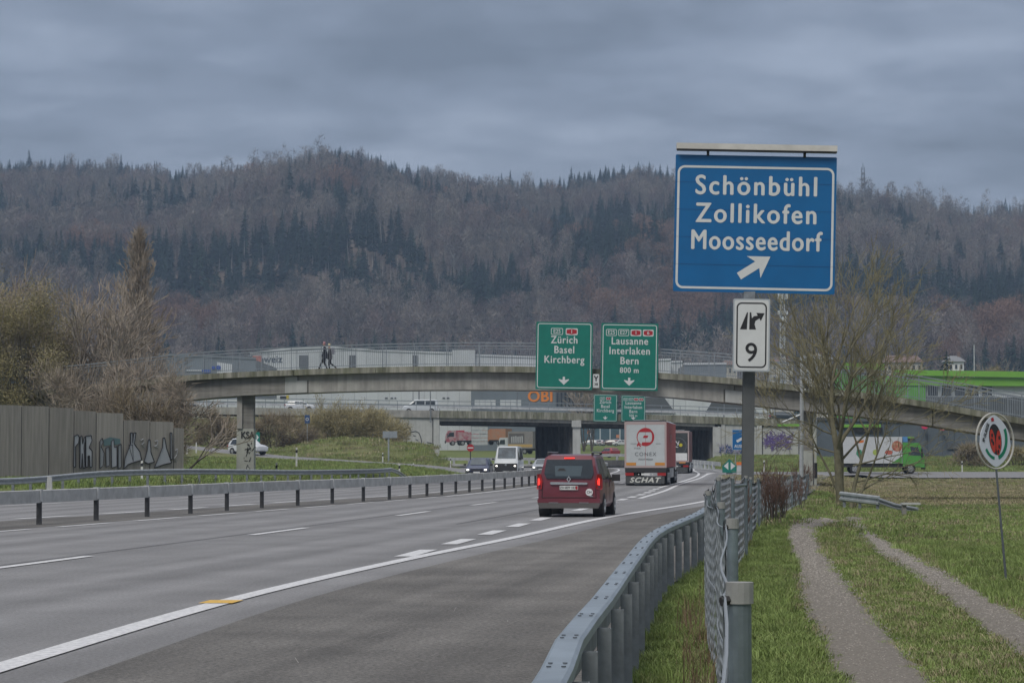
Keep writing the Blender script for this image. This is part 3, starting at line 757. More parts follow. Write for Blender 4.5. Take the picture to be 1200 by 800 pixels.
girder(xof(861) + g, xof(849) + g, xof(1094), xof(1094), CONC_D)
girder(xof(1094) + .08, xof(1094) + .08, XR_, XR_, CONC_D)
for a, b, c in ((333, 347.3, 359), (862.3, 862.3, 876)):
    x0, x1 = (xof(a), xof(b)) if a < 400 else (xof(851), xof(876))
    if a < 400: loft(MB(), [xof(333), xof(347.3)], lambda x: gt(x) - .02, lambda x: zm(x), .53, .55).build('repair_patch', CONC_L, b1); loft(MB(), [xof(333), xof(359)], lambda x: zm(x) - .002, lambda x: B1BOT(x) + .02, .53, .55).build('repair_patch', CONC_L, b1)
    else: loft(MB(), [xof(851), xof(878)], lambda x: zm(x) - .03, lambda x: B1BOT(x) + .02, .53, .55).build('repair_patch', CONC_L, b1)
# railings, near and far side
rx = np.arange(XL_, XR_, 2.0)
post_me = None
for side, off in (('n', .12), ('f', 4.28)):
    for x in rx:
        p = Vector((x, float(B1D(x)) + off, float(B1TOP(x))))
        if post_me is None:
            q = MB().span((-.03, -.035, -.02), (.03, .035, 1.40)).build('railing_post', RAILM, b1, local=True); post_me = q.data
        else:
            q = bpy.data.objects.new('railing_post', post_me); COL.objects.link(q); q.parent = b1
        q.location = p - b1.location
    P = [Vector((x, float(B1D(x)) + off, float(B1TOP(x)))) for x in rx]
    for h, r in ((1.41, .035), (1.24, .022), (.13, .022)):
        MB().sweep([p + Vector((0, 0, h)) for p in P], [(-r, -r), (r, -r), (r, r), (-r, r)], close=True).build('rail', RAILM, b1)
    mb = MB()
    for a, b in zip(P[:-1], P[1:]):
        for k in range(1, 15):
            c = a.lerp(b, k / 15); mb.span((c.x - .009, c.y - .011, c.z + .13), (c.x + .009, c.y + .011, c.z + 1.24))
    o = mb.build('balusters', RAILM, b1); o['kind'] = 'stuff'
# piers
def pier(pxc, w, ybase, ysplit, m1, m2):
    x = xof(pxc); d = float(B1D(x)); zb = Hs(x, d + 1) - .4
    zs = at(pxc, ysplit, d).z; zt = float(B1BOT(x)) - .003
    top = MB().poly([(-w/2, zs), (w/2, zs), (w/2, zt), (-w/2, zt)], (x, d + 1.9, 0), (1, 0, 0), (0, 0, 1), 1.1).build('pier', m1, b1)
    low = MB().poly([(-w/2-.03, zb), (w/2+.03, zb), (w/2+.03, zs-.003), (-w/2-.03, zs-.003)], (x, d + 1.9, 0), (1, 0, 0), (0, 0, 1), 1.16).build('pier_base', m2, b1)
    return x, d, zb, zs
x, d, zb, zs = pier(285, 1.06, 566, 502, CONC_D, CONC_P)
MB().span((x - .53 - .002, d + 1.2, zs + .01), (x - .19, d + 1.33, float(B1BOT(x)) - .01)).build('pier_rib', CONC, b1)
BLK = mat('black_spray', (.02, .02, .022), .7)
text('KSA', .62, 'graffiti', BLK, b1, (x + .16, d + 1.30, zs - .42), (1, 0, 0), (0, 0, 1), .02, .02, sx=.8)
gm = MB()
for i in range(14):
    a = Vector((x + random.uniform(.12, .42), d + 1.30, zs - random.uniform(1.0, 1.6))); b = a + Vector((random.gauss(0, .13), 0, random.gauss(0, .2)))
    gm.tube(a, b, .022, .022, 4)
for i in range(8):
    a = Vector((x + random.uniform(-.1, .45), d + 1.30, zs - random.uniform(1.7, 2.6))); b = a + Vector((random.gauss(0, .13), 0, random.gauss(0, .2)))
    gm.tube(a, b, .016, .016, 4)
gm.build('graffiti', BLK, b1)['kind'] = 'stuff'
x, d, zb, zs = pier(948.5, .62, 586, 528, CONC_D, CONC_P)
MB().span((x + .35, d + 1.3, zb), (x + .56, d + 1.6, float(B1BOT(x)) - .01)).build('drain_pipe', CONC_P, b1)
MB().tube((x + .36, d + 1.25, zb), (x + .36, d + 1.25, zs + .6), .03, .03, 6).build('cable_pipe', POSTD, b1)
MB().span((x + .42, d + 1.27, zb + .9), (x + .60, d + 1.295, zb + 1.8)).build('marker_plate', S_BLACK, b1)

# ================================================================ road bridge behind
b2 = thing('road_bridge', 'wide concrete road bridge on walls behind the footbridge', 'bridge', (8, 345, 0))
def z345(px, py, D=345.): return at(px, py, D).z
B2T = curve([(at(p, 400, 345.).x, z345(p, y)) for p, y in ((-100,474),(200,476),(430,479.6),(515,481),(600,482),(700,484.4),(800,486.6),(860,489),(935,491.6),(1000,494))])
def loft2(mb, xs, zt, zb, yf, yb, skew=0.0):
    V = []
    for x in xs: a, b = float(zt(x)), float(zb(x)); V += [(x, yf, b), (x, yf, a), (x + skew, yb, a), (x + skew, yb, b)]
    F = [(i*4 + j, i*4 + (j+1) % 4, (i+1)*4 + (j+1) % 4, (i+1)*4 + j) for i in range(len(xs) - 1) for j in range(4)]
    F += [(3, 2, 1, 0), tuple((len(xs)-1)*4 + j for j in range(4))]
    return mb.add(V, F)
x509 = at(508, 400, 345).x; x515 = at(515, 400, 345).x; x672 = at(671, 400, 345).x; x680 = at(680, 400, 345).x; x836 = at(835, 400, 345).x; x945 = at(956, 400, 345).x
pts = list(np.linspace(-62, x945, 9))
for a, b in zip(pts[:-1], pts[1:]):
    loft2(MB(), [a + .02, (a + b) / 2, b - .02], B2T, lambda x: B2T(x) - 1.0, 344.6, 345.2).build('parapet', CONC_F if a > -12 else CONC, b2)
loft2(MB(), rng_(-62, x945, 6), lambda x: B2T(x) - .35, lambda x: B2T(x) - .98, 345.21, 366.5).build('deck', asphalt('bridge_asphalt', (.12, .12, .12)), b2)
loft2(MB(), rng_(x515 - .3, x836 + .3, 6), lambda x: B2T(x) - .985, lambda x: B2T(x) - 1.42, 344.95, 345.4).build('girder', CONC, b2)
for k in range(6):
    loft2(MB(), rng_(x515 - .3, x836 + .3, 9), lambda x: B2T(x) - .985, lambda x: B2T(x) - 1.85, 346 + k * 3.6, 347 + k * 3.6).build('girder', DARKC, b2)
loft2(MB(), rng_(-62, x945, 6), B2T, lambda x: B2T(x) - 1.0, 366.5, 367.1).build('parapet', CONC, b2)
# left abutment
loft2(MB(), [at(440, 400, 345).x, x509 - .12], lambda x: B2T(x) - 1.003, lambda x: .2, 344.9, 346.0).build('abutment_wall', CONC_L, b2)
loft2(MB(), [x509, x515], lambda x: B2T(x) - 1.003, lambda x: -.2, 344.8, 345.9).build('wall_end', CONC_L, b2)
MB().add([(x509, 345.95, -.2), (x515, 345.95, -.2), (x515 - 4, 367, -.2), (x509 - 4, 367, -.2), (x509, 345.95, 6.6), (x515, 345.95, 6.6), (x515 - 4, 367, 6.6), (x509 - 4, 367, 6.6)],
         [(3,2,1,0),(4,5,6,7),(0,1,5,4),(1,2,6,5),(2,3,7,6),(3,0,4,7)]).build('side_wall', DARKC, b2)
# centre wall and right wall: pillars standing in rows, under-deck shade put into their colour
for xa, sk, wd, nm in ((x672, -5.2, x680 - x672, 'pier'), (x836 + .0, -4.0, 1.1, 'pier')):
    MB().span((xa, 344.8, -.3), (xa + wd, 345.7, float(B2T(xa)) - 1.43)).build('wall_end', CONC if nm == 'pier' and wd < 1.05 else CONC_L, b2)
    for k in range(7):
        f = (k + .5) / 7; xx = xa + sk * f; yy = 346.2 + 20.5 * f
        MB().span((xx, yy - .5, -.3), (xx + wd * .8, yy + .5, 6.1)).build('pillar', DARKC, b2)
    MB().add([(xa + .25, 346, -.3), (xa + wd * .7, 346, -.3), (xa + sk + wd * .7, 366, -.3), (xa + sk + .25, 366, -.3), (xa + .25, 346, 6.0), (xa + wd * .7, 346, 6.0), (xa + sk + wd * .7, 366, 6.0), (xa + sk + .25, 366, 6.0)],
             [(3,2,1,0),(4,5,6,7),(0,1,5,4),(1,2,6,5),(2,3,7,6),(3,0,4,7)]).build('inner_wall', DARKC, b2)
MB().span((x672 - .15, 344.55, float(B2T(x672)) - 1.95), (x680 + .1, 344.79, float(B2T(x672)) - 1.02)).build('bearing_block', CONC_L, b2)
# right abutment: plain wall, pilaster, panelled wall
xa, xb, xc = at(849, 400, 345).x, at(886, 400, 345).x, at(892, 400, 345).x
loft2(MB(), [x836 + 1.14, xa], lambda x: B2T(x) - 1.003, lambda x: .2, 344.7, 346).build('abutment_wall', CONC_L, b2)
loft2(MB(), [xa + .06, xb], lambda x: B2T(x) - 1.003, lambda x: .2, 344.8, 346).build('abutment_wall', CONC_L, b2)
loft2(MB(), [xb + .02, xc], lambda x: B2T(x) - 1.003, lambda x: .2, 344.6, 346).build('pilaster', CONC_L, b2)
n = 4; w = (x945 - xc - .1) / n
for i in range(n):
    for j, (z0, z1) in enumerate(((.2, 3.0), (3.05, 5.6))):
        MB().span((xc + .14 + i * w, 344.9, z0), (xc + .10 + (i + 1) * w, 345.9, z1)).build('wall_panel', CONC_L, b2)
# guard rails on the bridge
for hz_, r in ((1.28, .05), (.72, .09)):
    MB().sweep([(x, 344.85, float(B2T(x)) + hz_) for x in rng_(-62, x945, 4)], [(-.05, -r), (.05, -r), (.05, r), (-.05, r)], close=True).build('guard_rail', RAILM, b2)
for x in np.arange(-60, x945, 2.6):
    MB().span((x - .04, 344.80, float(B2T(x)) - .01), (x + .04, 344.9, float(B2T(x)) + 1.3)).build('rail_post', RAILM, b2)
for x in np.arange(-60, x945, 2.6):
    MB().span((x - .05, 366.6, float(B2T(x)) - .01), (x + .05, 366.7, float(B2T(x)) + 1.0)).build('rail_post', RAILM, b2)
MB().sweep([(x, 366.6, float(B2T(x)) + .85) for x in rng_(-62, x945, 4)], [(-.05, -.16), (.05, -.16), (.05, .16), (-.05, .16)], close=True).build('guard_rail', GALV_L, b2)
# spray paint on the walls
def squiggles(px0, px1, py0, py1, D, n, m, r, par, seed, dy=0.0, closed=False):
    R = random.Random(seed); mb = MB()
    for i in range(n):
        p = at(R.uniform(px0, px1), R.uniform(py0, py1), D); a = R.random() * 6.28; pts = [p.copy()]
        for k in range(7):
            a += R.uniform(-1.1, 1.1); p = p + Vector((math.cos(a), 0, math.sin(a))) * r * 5; pts.append(p.copy())
        mb.path([Vector((q.x, D + dy, q.z)) for q in pts], r, 4)
    o = mb.build('graffiti', m, par); o['kind'] = 'stuff'; return o
G_GREY = mat('grey_spray', (.055, .06, .07), .7); G_PUR = mat('violet_spray', (.13, .085, .26), .7); G_BLUE = mat('blue_spray', (.03, .06, .17), .7); G_LIL = mat('lilac_spray', (.33, .31, .42), .7)
def outline(pix, D, r, m, par):
    return MB().path([at(a, b, D) for a, b in pix], r, 4).build('graffiti', m, par)
for pl_ in ([(463,507),(461,500),(464,496.5),(468,497),(467.5,503),(465,508)], [(468,502),(474,502),(479,500.8),(481,503)], [(469,503),(470,510),(471,517)], [(476,503),(476.8,510),(476.5,517)],
            [(479,507),(482,506),(487,505),(491,507),(493,512),(494,517),(493,523)], [(484,510),(487,510.5)], [(487,514.5),(490,516)], [(466,512),(472,517),(480,523)], [(500,518),(506,519),(505,522),(500,521)]):
    outline(pl_, 344.86, .05, G_GREY, b2)
def blob(px0, px1, py0, py1, D, m, n, seed, par, nm='graffiti'):
    """ragged painted patch made of overlapping letters shapes"""
    R = random.Random(seed); mb = MB(); w = (px1 - px0) / n
    for i in range(n):
        a = at(px0 + w * i + R.uniform(-1, 1), py1 - R.uniform(0, 2), D); b = at(px0 + w * (i + 1) + R.uniform(-1, 1), py0 + R.uniform(0, 3), D)
        mb.poly([(a.x, a.z), (b.x - .2, a.z + .1), (b.x, (a.z + b.z) / 2), (b.x - .1, b.z), ((a.x + b.x) / 2, b.z - .3), (a.x, b.z - .1), (a.x + .15, (a.z + b.z) / 2)], (0, D - .002 * (i % 3), 0), (1, 0, 0), (0, 0, 1), .008)
    o = mb.build(nm, m, par); o['kind'] = 'stuff'; return o
blob(895, 927, 509.5, 523.5, 344.87, G_LIL, 8, 3, b2); squiggles(896, 925, 512, 521.5, 344.84, 95, G_PUR, .036, b2, 4)
blob(842, 871, 519, 532, 344.6, G_BLUE, 8, 5, b2); squiggles(842, 871, 520, 531, 344.56, 30, G_LIL, .03, b2, 6)

# ================================================================ overhead and roadside signs
def corner(mb_m, pts, par, name='plate'): pass
def sign_board(name, label, cat, c, w, h, roll, yaw, m, depth=.06, border=None, r=.12, bw=.05, inset=.10, group=None, back=True):
    """flat sign with raised border; returns thing, centre, ux, uz"""
    t = thing(name, label, cat, c, 0, group)
    ux = Matrix.Rotation(yaw, 3, 'Z') @ (Matrix.Rotation(roll, 3, 'Y') @ Vector((1, 0, 0)))
    uz = Matrix.Rotation(yaw, 3, 'Z') @ (Matrix.Rotation(roll, 3, 'Y') @ Vector((0, 0, 1)))
    MB().poly(rrect(w, h, .03), c, ux, uz, depth).build('plate', m, t)
    if border:
        o_ = rrect(w - 2*inset, h - 2*inset, r); i_ = rrect(w - 2*inset - 2*bw, h - 2*inset - 2*bw, max(.01, r - bw))
        ring_faces(MB(), o_, i_, c, ux, uz, depth/2 + .004).build('border', border, t)
    return t, Vector(c), ux, uz
LET = .003
def put(t, s, cx, cz, size, m, c, ux, uz, d=.03, bold=.0, sx=1.0, sp=1.0, name='lettering'):
    return text(s, size, name, m, t, c + ux * cx + uz * cz, ux, uz, d + .006, bold, 'CENTER', sx, spacing=sp)
def flat(t, name, pts, m, c, ux, uz, off):
    n = ux.cross(uz).normalized()
    V = [c + ux*a + uz*b + n*off for a, b in pts]
    return MB().add(V, [tuple(range(len(V)))]).build(name, m, t)
def arrow_down(t, cx, cz, s, c, ux, uz, off, m):
    P = [(-.09,.5),(.09,.5),(.09,.12),(.5,.12),(0,-.5),(-.5,.12),(-.09,.12)]
    P = [(-.11,.5),(.11,.5),(.11,.10),(.50,.22),(.50,.10),(0,-.5),(-.50,.10),(-.50,.22),(-.11,.10)]
    flat(t, 'arrow', [(cx + a*s, cz + b*s*.8) for a, b in P], m, c, ux, uz, off)
def shield(t, s, cx, cz, w, h, red, c, ux, uz, off):
    o_ = [(a + cx, b + cz) for a, b in rrect(w, h, .07)]; i_ = [(a + cx, b + cz) for a, b in rrect(w - .07, h - .07, .045)]
    if red:
        flat(t, 'route_shield', o_, S_WHITE, c, ux, uz, off); flat(t, 'route_shield', [(cx - w/2+.05, cz - h/2 + .09), (cx, cz - h/2 + .035), (cx + w/2-.05, cz - h/2 + .09), (cx + w/2 - .05, cz + h/2 - .09), (cx, cz + h/2 - .035), (cx - w/2 + .05, cz + h/2 - .09)], S_RED, c, ux, uz, off + .003)
    else: ring_faces(MB(), o_, i_, c, ux, uz, off).build('route_shield', S_WHITE, t)
    put(t, s, cx, cz, h * .82, S_WHITE, c, ux, uz, off, .004, .9)
def two(px0, px1, py0, py1, D):
    a = at(px0, py0, D); b = at(px1, py1, D); return Vector(((a.x+b.x)/2, D, (a.z+b.z)/2)), abs(b.x-a.x), abs(a.z-b.z)
rollG = RAD(.9)
def green_sign(px0, px1, py0, py1, D, lines, shields, dist, label, grp):
    c, w, h = two(px0, px1, py0, py1, D); k = w / 3.30
    t, c, ux, uz = sign_board('direction_sign', label, 'road sign', c, w, h, rollG, 0, S_GREEN, .08, S_WHITE, .14, .045, .085, grp)
    n = len(shields); ws = .62 if n > 2 else .70; xs_ = [(i - (n - 1) / 2) * (ws + .09) for i in range(n)]
    if n == 2: xs_ = [-.44, .42]
    for (s, red), x in zip(shields, xs_): shield(t, s, x * k, (h/2 - .56), ws * k, .40, red, c, ux, uz, .046)
    z = h/2 - 1.07
    for s in lines: put(t, s, 0, z, .62, S_WHITE, c, ux, uz, .04, .0115, .86, 1.12); z -= .585
    if dist: put(t, dist, 0, z + .03, .46, S_WHITE, c, ux, uz, .04, .008, .9, 1.1)
    arrow_down(t, 0, -h/2 + .52, .60, c, ux, uz, .048, S_WHITE)
    for s in (-.32, .32): MB().span((c.x + s*w - .05, c.y + .045, c.z - h*.45), (c.x + s*w + .05, c.y + .6, c.z - h*.45 + .12)).build('bracket', GALV_D, t)
    return t
green_sign(628, 694.3, 377.4, 456.3, 148.2, ['Zürich', 'Basel', 'Kirchberg'], [('E25', 0), ('1', 1)], None, 'large green motorway sign reading Zürich Basel Kirchberg hung on the footbridge', 'green direction signs on the bridges')
green_sign(704.2, 771.2, 378.8, 457.4, 148.2, ['Lausanne', 'Interlaken', 'Bern'], [('E25', 0), ('E27', 0), ('1', 1), ('6', 1)], '800 m', 'large green motorway sign reading Lausanne Interlaken Bern on the footbridge', 'green direction signs on the bridges')
green_sign(695.5, 723.3, 462, 493.8, 344.2, ['Zürich', 'Basel', 'Kirchberg'], [('E25', 0), ('1', 1)], None, 'smaller green sign reading Zürich Basel Kirchberg on the far road bridge', 'green direction signs on the bridges')
green_sign(728, 756.3, 463, 494, 344.2, ['Lausanne', 'Interlaken', 'Bern'], [('E25', 0), ('E27', 0), ('1', 1), ('6', 1)], '500 m', 'smaller green sign reading Lausanne Interlaken Bern on the far road bridge', 'green direction signs on the bridges')
c, w, h = two(694.8, 702.2, 438.2, 454.3, 148.3)
t, c, ux, uz = sign_board('junction_number_sign', 'narrow white sign with a black fork symbol between the two large green signs', 'road sign', c, w, h, rollG, 0, S_WHITE, .05)
for a, b in (((0, .02), (0, -.05)), ((0, 0), (-.11, .24)), ((0, 0), (.11, .24))):
    pass
flat(t, 'fork_symbol', [(-.035,-.02),(.035,-.02),(.035,.12),(.14,.28),(.08,.33),(0,.2),(-.08,.33),(-.14,.28),(-.035,.12)], S_BLACK, c, ux, uz, .03)
put(t, '38', 0, -.2, .22, S_BLACK, c, ux, uz, .026, .004)

# big blue exit board
D_ = 58.0
c, w, h = two(790.2, 979.3, 183.0, 343.2, D_)
rl = RAD(1.35)
bs, c, ux, uz = sign_board('exit_board', 'big blue sign reading Schönbühl Zollikofen Moosseedorf on the steel post', 'road sign', c, w, h, rl, RAD(-2), S_BLUE, .07, S_WHITE, .17, .055, .0)
for ch in list(bs.children):
    if ch.name.startswith('border'): bpy.data.objects.remove(ch)
o_ = [(a, b - .09) for a, b in rrect(w - .10, h - .32, .17, 7)]; i_ = [(a, b - .09) for a, b in rrect(w - .205, h - .425, .12, 7)]
ring_faces(MB(), o_, i_, c, ux, uz, .04).build('border', S_WHITE, bs)
put(bs, 'Schönbühl', .02, h/2 - .72, .64, S_WHITE, c, ux, uz, .034, .014, .90, 1.20)
put(bs, 'Zollikofen', .03, h/2 - 1.37, .64, S_WHITE, c, ux, uz, .034, .014, .88, 1.20)
put(bs, 'Moosseedorf', .02, h/2 - 2.00, .64, S_WHITE, c, ux, uz, .034, .014, .80, 1.12)
ang = RAD(33); ca, sa = math.cos(ang), math.sin(ang)
ar = [(-.46,-.10),(.02,-.10),(-.10,-.30),(.08,-.30),(.44,0),(.08,.30),(-.10,.30),(.02,.10),(-.46,.10)]
ar = [(-.44,-.09),(.06,-.09),(-.04,-.30),(.42,0.0),(-.04,.30),(.06,.09),(-.44,.09)]
flat(bs, 'arrow', [(a*ca - b*sa + .02, a*sa + b*ca - h/2 + .62) for a, b in ar], S_WHITE, c, ux, uz, .041)
for k in range(1, 5):   # joints of the aluminium planks
    zz = -h/2 + h * k / 5
    MB().poly([(-w/2, zz - .004), (w/2, zz - .004), (w/2, zz + .004), (-w/2, zz + .004)], c + ux.cross(uz).normalized() * .0385, ux, uz, .003).build('plank_joint', mat('sign_joint', (.004, .06, .19), .6), bs)
nrm = ux.cross(uz).normalized()
lc = c + uz * (h/2 + .165)
MB().poly([(-w/2 + .01, -.05), (w/2 - .01, -.05), (w/2 - .01, .085), (-w/2 + .01, .085)], lc + nrm * .10, ux, uz, .28).build('lamp_box', mat('cream_lamp_housing', (.50, .49, .46), .5, var=.08, scale=3), bs)
MB().poly([(-w/2 + .02, -.075), (w/2 - .015, -.075), (w/2 - .015, -.052), (-w/2 + .02, -.052)], lc + nrm * .10, ux, uz, .25).build('lamp_lens', S_BLACK, bs)
for s in (-.30, .30): MB().poly([(s*w - .03, -.185), (s*w + .03, -.185), (s*w + .03, -.076), (s*w - .03, -.076)], lc + nrm * .02, ux, uz, .08).build('lamp_bracket', POSTD, bs)
# small exit-number board
c9, w9, h9 = two(858.8, 902.2, 350.2, 435.2, 57.9)
t9, c9, ux9, uz9 = sign_board('exit_number_sign', 'white sign with black exit symbol and number 9 below the big blue board', 'road sign', c9, w9, h9, RAD(.9), RAD(-2), mat('sign_grey_rim', (.40, .44, .47), .4, metal=.2), .06)
flat(t9, 'panel', rrect(w9 - .06, h9 - .06, .05), S_WHITE, c9, ux9, uz9, .0335)
ring_faces(MB(), rrect(w9 - .15, h9 - .17, .12, 7), rrect(w9 - .215, h9 - .235, .09, 7), c9, ux9, uz9, .037).build('border', S_BLACK, t9)
def pxs(px, py): return ((px - 880.5) / FPX * 57.9, (392.7 - py) / FPX * 57.9)
flat(t9, 'exit_symbol', [pxs(*p) for p in ((867, 386), (875, 366), (876.2, 366), (875, 386))], S_BLACK, c9, ux9, uz9, .037)
flat(t9, 'exit_symbol', [pxs(*p) for p in ((877.8, 386), (878.2, 366), (880, 366), (880.8, 373), (883, 370.5), (887.5, 369.7), (886, 366.5), (895.6, 366.8), (891.2, 376), (889.6, 373), (885, 376), (884, 380), (885.8, 386))], S_BLACK, c9, ux9, uz9, .037)
put(t9, '9', 0, -.42, .62, S_BLACK, c9, ux9, uz9, .034, .004)
# steel post
px_, pD = at(879.5, 400, 58.25).x, 58.25
zt = at(880, 200, 58.25).z; zb_ = Hs(at(876, 400, 58.25).x, pD) - .5
po = thing('sign_post', 'heavy dark grey steel post carrying the big blue board', 'post', (at(876, 400, pD).x, pD, zb_))
PAINTG = mat('grey_paint', (.085, .092, .095), .55, var=.1, scale=2, bump=.05)
topx, botx = at(881, 300, pD).x, at(875.5, 630, pD).x
def hbeam(mb, cx, cy, z0, z1, w, d, tf, xtop):
    for (ax, bx, ay, by) in ((-w/2, w/2, -d/2, -d/2 + tf), (-w/2, w/2, d/2 - tf, d/2), (-tf/2, tf/2, -d/2 + tf, d/2 - tf)):
        mb.add([(cx+ax, cy+ay, z0), (cx+bx, cy+ay, z0), (cx+bx, cy+by, z0), (cx+ax, cy+by, z0), (xtop+ax, cy+ay, z1), (xtop+bx, cy+ay, z1), (xtop+bx, cy+by, z1), (xtop+ax, cy+by, z1)],
               [(3,2,1,0),(4,5,6,7),(0,1,5,4),(1,2,6,5),(2,3,7,6),(3,0,4,7)])
hbeam(mb := MB(), botx, pD + .12, zb_, zt, .27, .26, .02, topx); mb.build('column', PAINTG, po)
for z in (at(880, 230, pD).z, at(880, 320, pD).z): MB().span((topx - 1.3, pD - .06 - .0, z - .04), (topx + 1.3, pD - .014, z + .04)).build('cross_arm', GALV_D, po)
MB().span((topx - .22, pD - .30, at(880, 347.5, pD).z - .14), (topx + .05, pD - .015, at(880, 347.5, pD).z + .10)).build('clamp', GALV_D, po)

def pole(mb, p, h, r, n=8): return mb.tube(p, (p[0], p[1], p[2] + h), r, r, n)
# exit sign in the distance, hidden partly by the post
c, w, h = two(857.8, 884, 503, 527.2, 250.)
t, c, ux, uz = sign_board('exit_arrow_sign', 'blue sign with white slanting arrow reading AUSFAHRT behind the steel post', 'road sign', c, w, h, 0, 0, S_BLUE, .06, S_WHITE, .05, .03, .02)
MB().poly([(-w/2+.05, -h/2+.05), (w/2-.05, -h/2+.05), (w/2-.05, h/2-.05), (-w/2+.05, h/2-.05)], c - ux.cross(uz)*0 + ux.cross(uz).normalized() * .032, ux, uz, .002).build('panel', S_BLUE, t)
put(t, 'AUSFAHRT', 0, -h/2 + .38, .44, S_WHITE, c, ux, uz, .034, .01, .82)
ca, sa = math.cos(RAD(30)), math.sin(RAD(30))
flat(t, 'arrow', [(a*ca - b*sa, a*sa + b*ca + .2) for a, b in ((-.75,-.13),(.1,-.13),(.0,-.42),(.75,0),(.0,.42),(.1,.13),(-.75,.13))], S_WHITE, c, ux, uz, .04)
mb = MB(); pole(mb, (c.x - w/2 + .35, 250.05, -.6), c.z - h/2 + .6, .04); pole(mb, (c.x + w/2 - .35, 250.05, -.6), c.z - h/2 + .6, .04); mb.build('legs', GALV, t)
c, w, h = two(846.5, 863, 537.5, 553.5, 232.)
t = thing('gore_marker', 'green diamond shaped marker with white arrow halves where the exit splits off', 'road sign', c)
ux, uz = Vector((1, 0, 0)), Vector((0, 0, 1))
MB().poly([(-w/2, 0), (-w/2, -h/2), (w/2, -h/2), (w/2, 0), (0, h/2)], c, ux, uz, .06).build('plate', S_GREEN, t)
flat(t, 'arrow', [(-w*.40, -.02), (-.1, -h*.30), (-.1, h*.28)], S_WHITE, c, ux, uz, .034); flat(t, 'arrow', [(w*.42, -.02), (.12, h*.28), (.12, -h*.30)], S_WHITE, c, ux, uz, .034)
MB().span((c.x - .3, 232.04, -.1), (c.x + .3, 232.14, c.z)).build('stand', GALV_D, t)
c = at(867, 546, 228.); t = thing('beacon', 'grey box with an orange cap beside the green diamond marker', 'beacon', c)
MB().span((c.x - .25, 228, -.2), (c.x + .25, 228.4, c.z + .1)).build('box', GALV_L, t); MB().span((c.x - .28, 227.98, c.z + .103), (c.x + .28, 228.42, c.z + .38)).build('cap', ORANGE, t)

# ================================================================ barriers
def wbeam(h=.31, d=.08): return [(0, -h/2), (d, -h*.38), (d, -h*.2), (0, -h*.08), (0, h*.08), (d, h*.2), (d, h*.38), (0, h/2), (-.012, h/2), (-.012, -h/2)]
def barrier(name, label, fn, d0, d1, step, hz, prof, m_rail, m_post, pw, group=None, post_top=None, seg=None, zoff=0.0, side=0.0, pd=.10, post_name='post'):
    x0 = float(fn(d0)); t = thing(name, label, 'guardrail', (x0, d0, 0), 0, group)
    D = np.arange(d0, d1 + .01, step)
    P = [Vector((float(fn(d)), d, (Hs(float(fn(d)), d) if zoff is None else zoff))) for d in D]
    seg = seg or 1
    for i in range(0, len(P) - 1, seg):
        q = P[i:i + seg + 1]
        MB().sweep([p + Vector((0, 0, hz)) for p in q], prof, close=True).build('rail', m_rail, t)
    me = None
    for p in P:
        zt_ = hz - .02 if post_top is None else post_top
        if me is None:
            o = MB().span((-pw/2, -pd/2, -.5), (pw/2, pd/2, zt_)).build(post_name, m_post, t, local=True); me = o.data
        else: o = bpy.data.objects.new(post_name, me); COL.objects.link(o); o.parent = t
        o.location = (p.x + side - x0, p.y - d0, p.z)
    return t, P
boxp = [(-.06, -.17), (.06, -.17), (.06, .15), (.03, .17), (-.03, .17), (-.06, .15)]
medb, MP = barrier('central_barrier', 'grey box rail barrier on black posts between the two carriageways', RAIL_M, 41.7, 333, 4.0, .74, boxp, mat('weathered_zinc', (.38, .39, .385), .6, var=.18, scale=2.2, metal=.15), POSTD, .13, post_top=.60, zoff=0.0)
mb = MB()
for p in MP[:40]: mb.span((p.x - .075, p.y - .12, .60), (p.x + .075, p.y + .12, .925))
mb.build('splice_sleeves', GALV_L, medb)
# left verge barrier
GL = curve([(60,-34),(112,-22.2),(122,-20.2),(130,-17.9),(140,-14.7),(150,-11.9),(165,-8.8),(172,-8.0)])
lb, LP = barrier('verge_barrier', 'long galvanised guardrail along the far verge below the noise barrier', GL, 60, 170, 2.0, .70, wbeam(), GALV, GALV_D, .12, seg=2, zoff=None, side=-.12)
MB().sweep([(GL(170), 170, .78), (-7.9, 173, .6), (-7.3, 177, .05)], wbeam(), close=True).build('rail_end', GALV_L, lb)
# near guardrail on the right
CAPM = mat('blue_grey_zinc', (.25, .30, .345), .42, var=.14, scale=1.6, metal=.35, bump=.06)
nbar = thing('roadside_barrier', 'near guardrail with flat blue-grey top rail and close steel posts', 'guardrail', (.1, 11, 0))
st = 1.9; Dn = np.arange(-3.0, 56, st)
PN = [Vector((float(GRAIL(d)), d, .0)) for d in Dn]
def capprof(): return [(-.08, .0), (-.08, .055), (-.06, .07), (.06, .07), (.08, .055), (.08, 0), (.072, 0), (.072, .05), (-.072, .05), (-.072, 0)]
for i in range(0, len(PN) - 3, 3):
    q = PN[i:i + 4]
    MB().sweep([p + Vector((0, 0, .745)) for p in q], capprof(), close=True).build('top_rail', CAPM, nbar)
for i in range(0, len(PN) - 3, 3):
    MB().sweep([p + Vector((-.06, 0, .58)) for p in PN[i:i + 4]], [(-.08, -.12), (-.08, .08), (-.0, .12), (.0, -.15)], close=True).build('face_rail', GALV_D, nbar)
mb = MB(); mb.v = []
def cpost(mb, x, y, z0, z1, w=.115, d=.07, t_=.006):
    # open C section turned to the field
    mb.span((x - w/2, y - d/2, z0), (x + w/2, y - d/2 + t_, z1)); mb.span((x + w/2 - t_, y - d/2 + t_ + .0005, z0), (x + w/2, y + d/2 - t_, z1)); mb.span((x - w/2, y + d/2 - t_, z0), (x + w/2, y + d/2, z1))
cpost(mb, .115, 0, -.5, .735, .088, .085); me = None
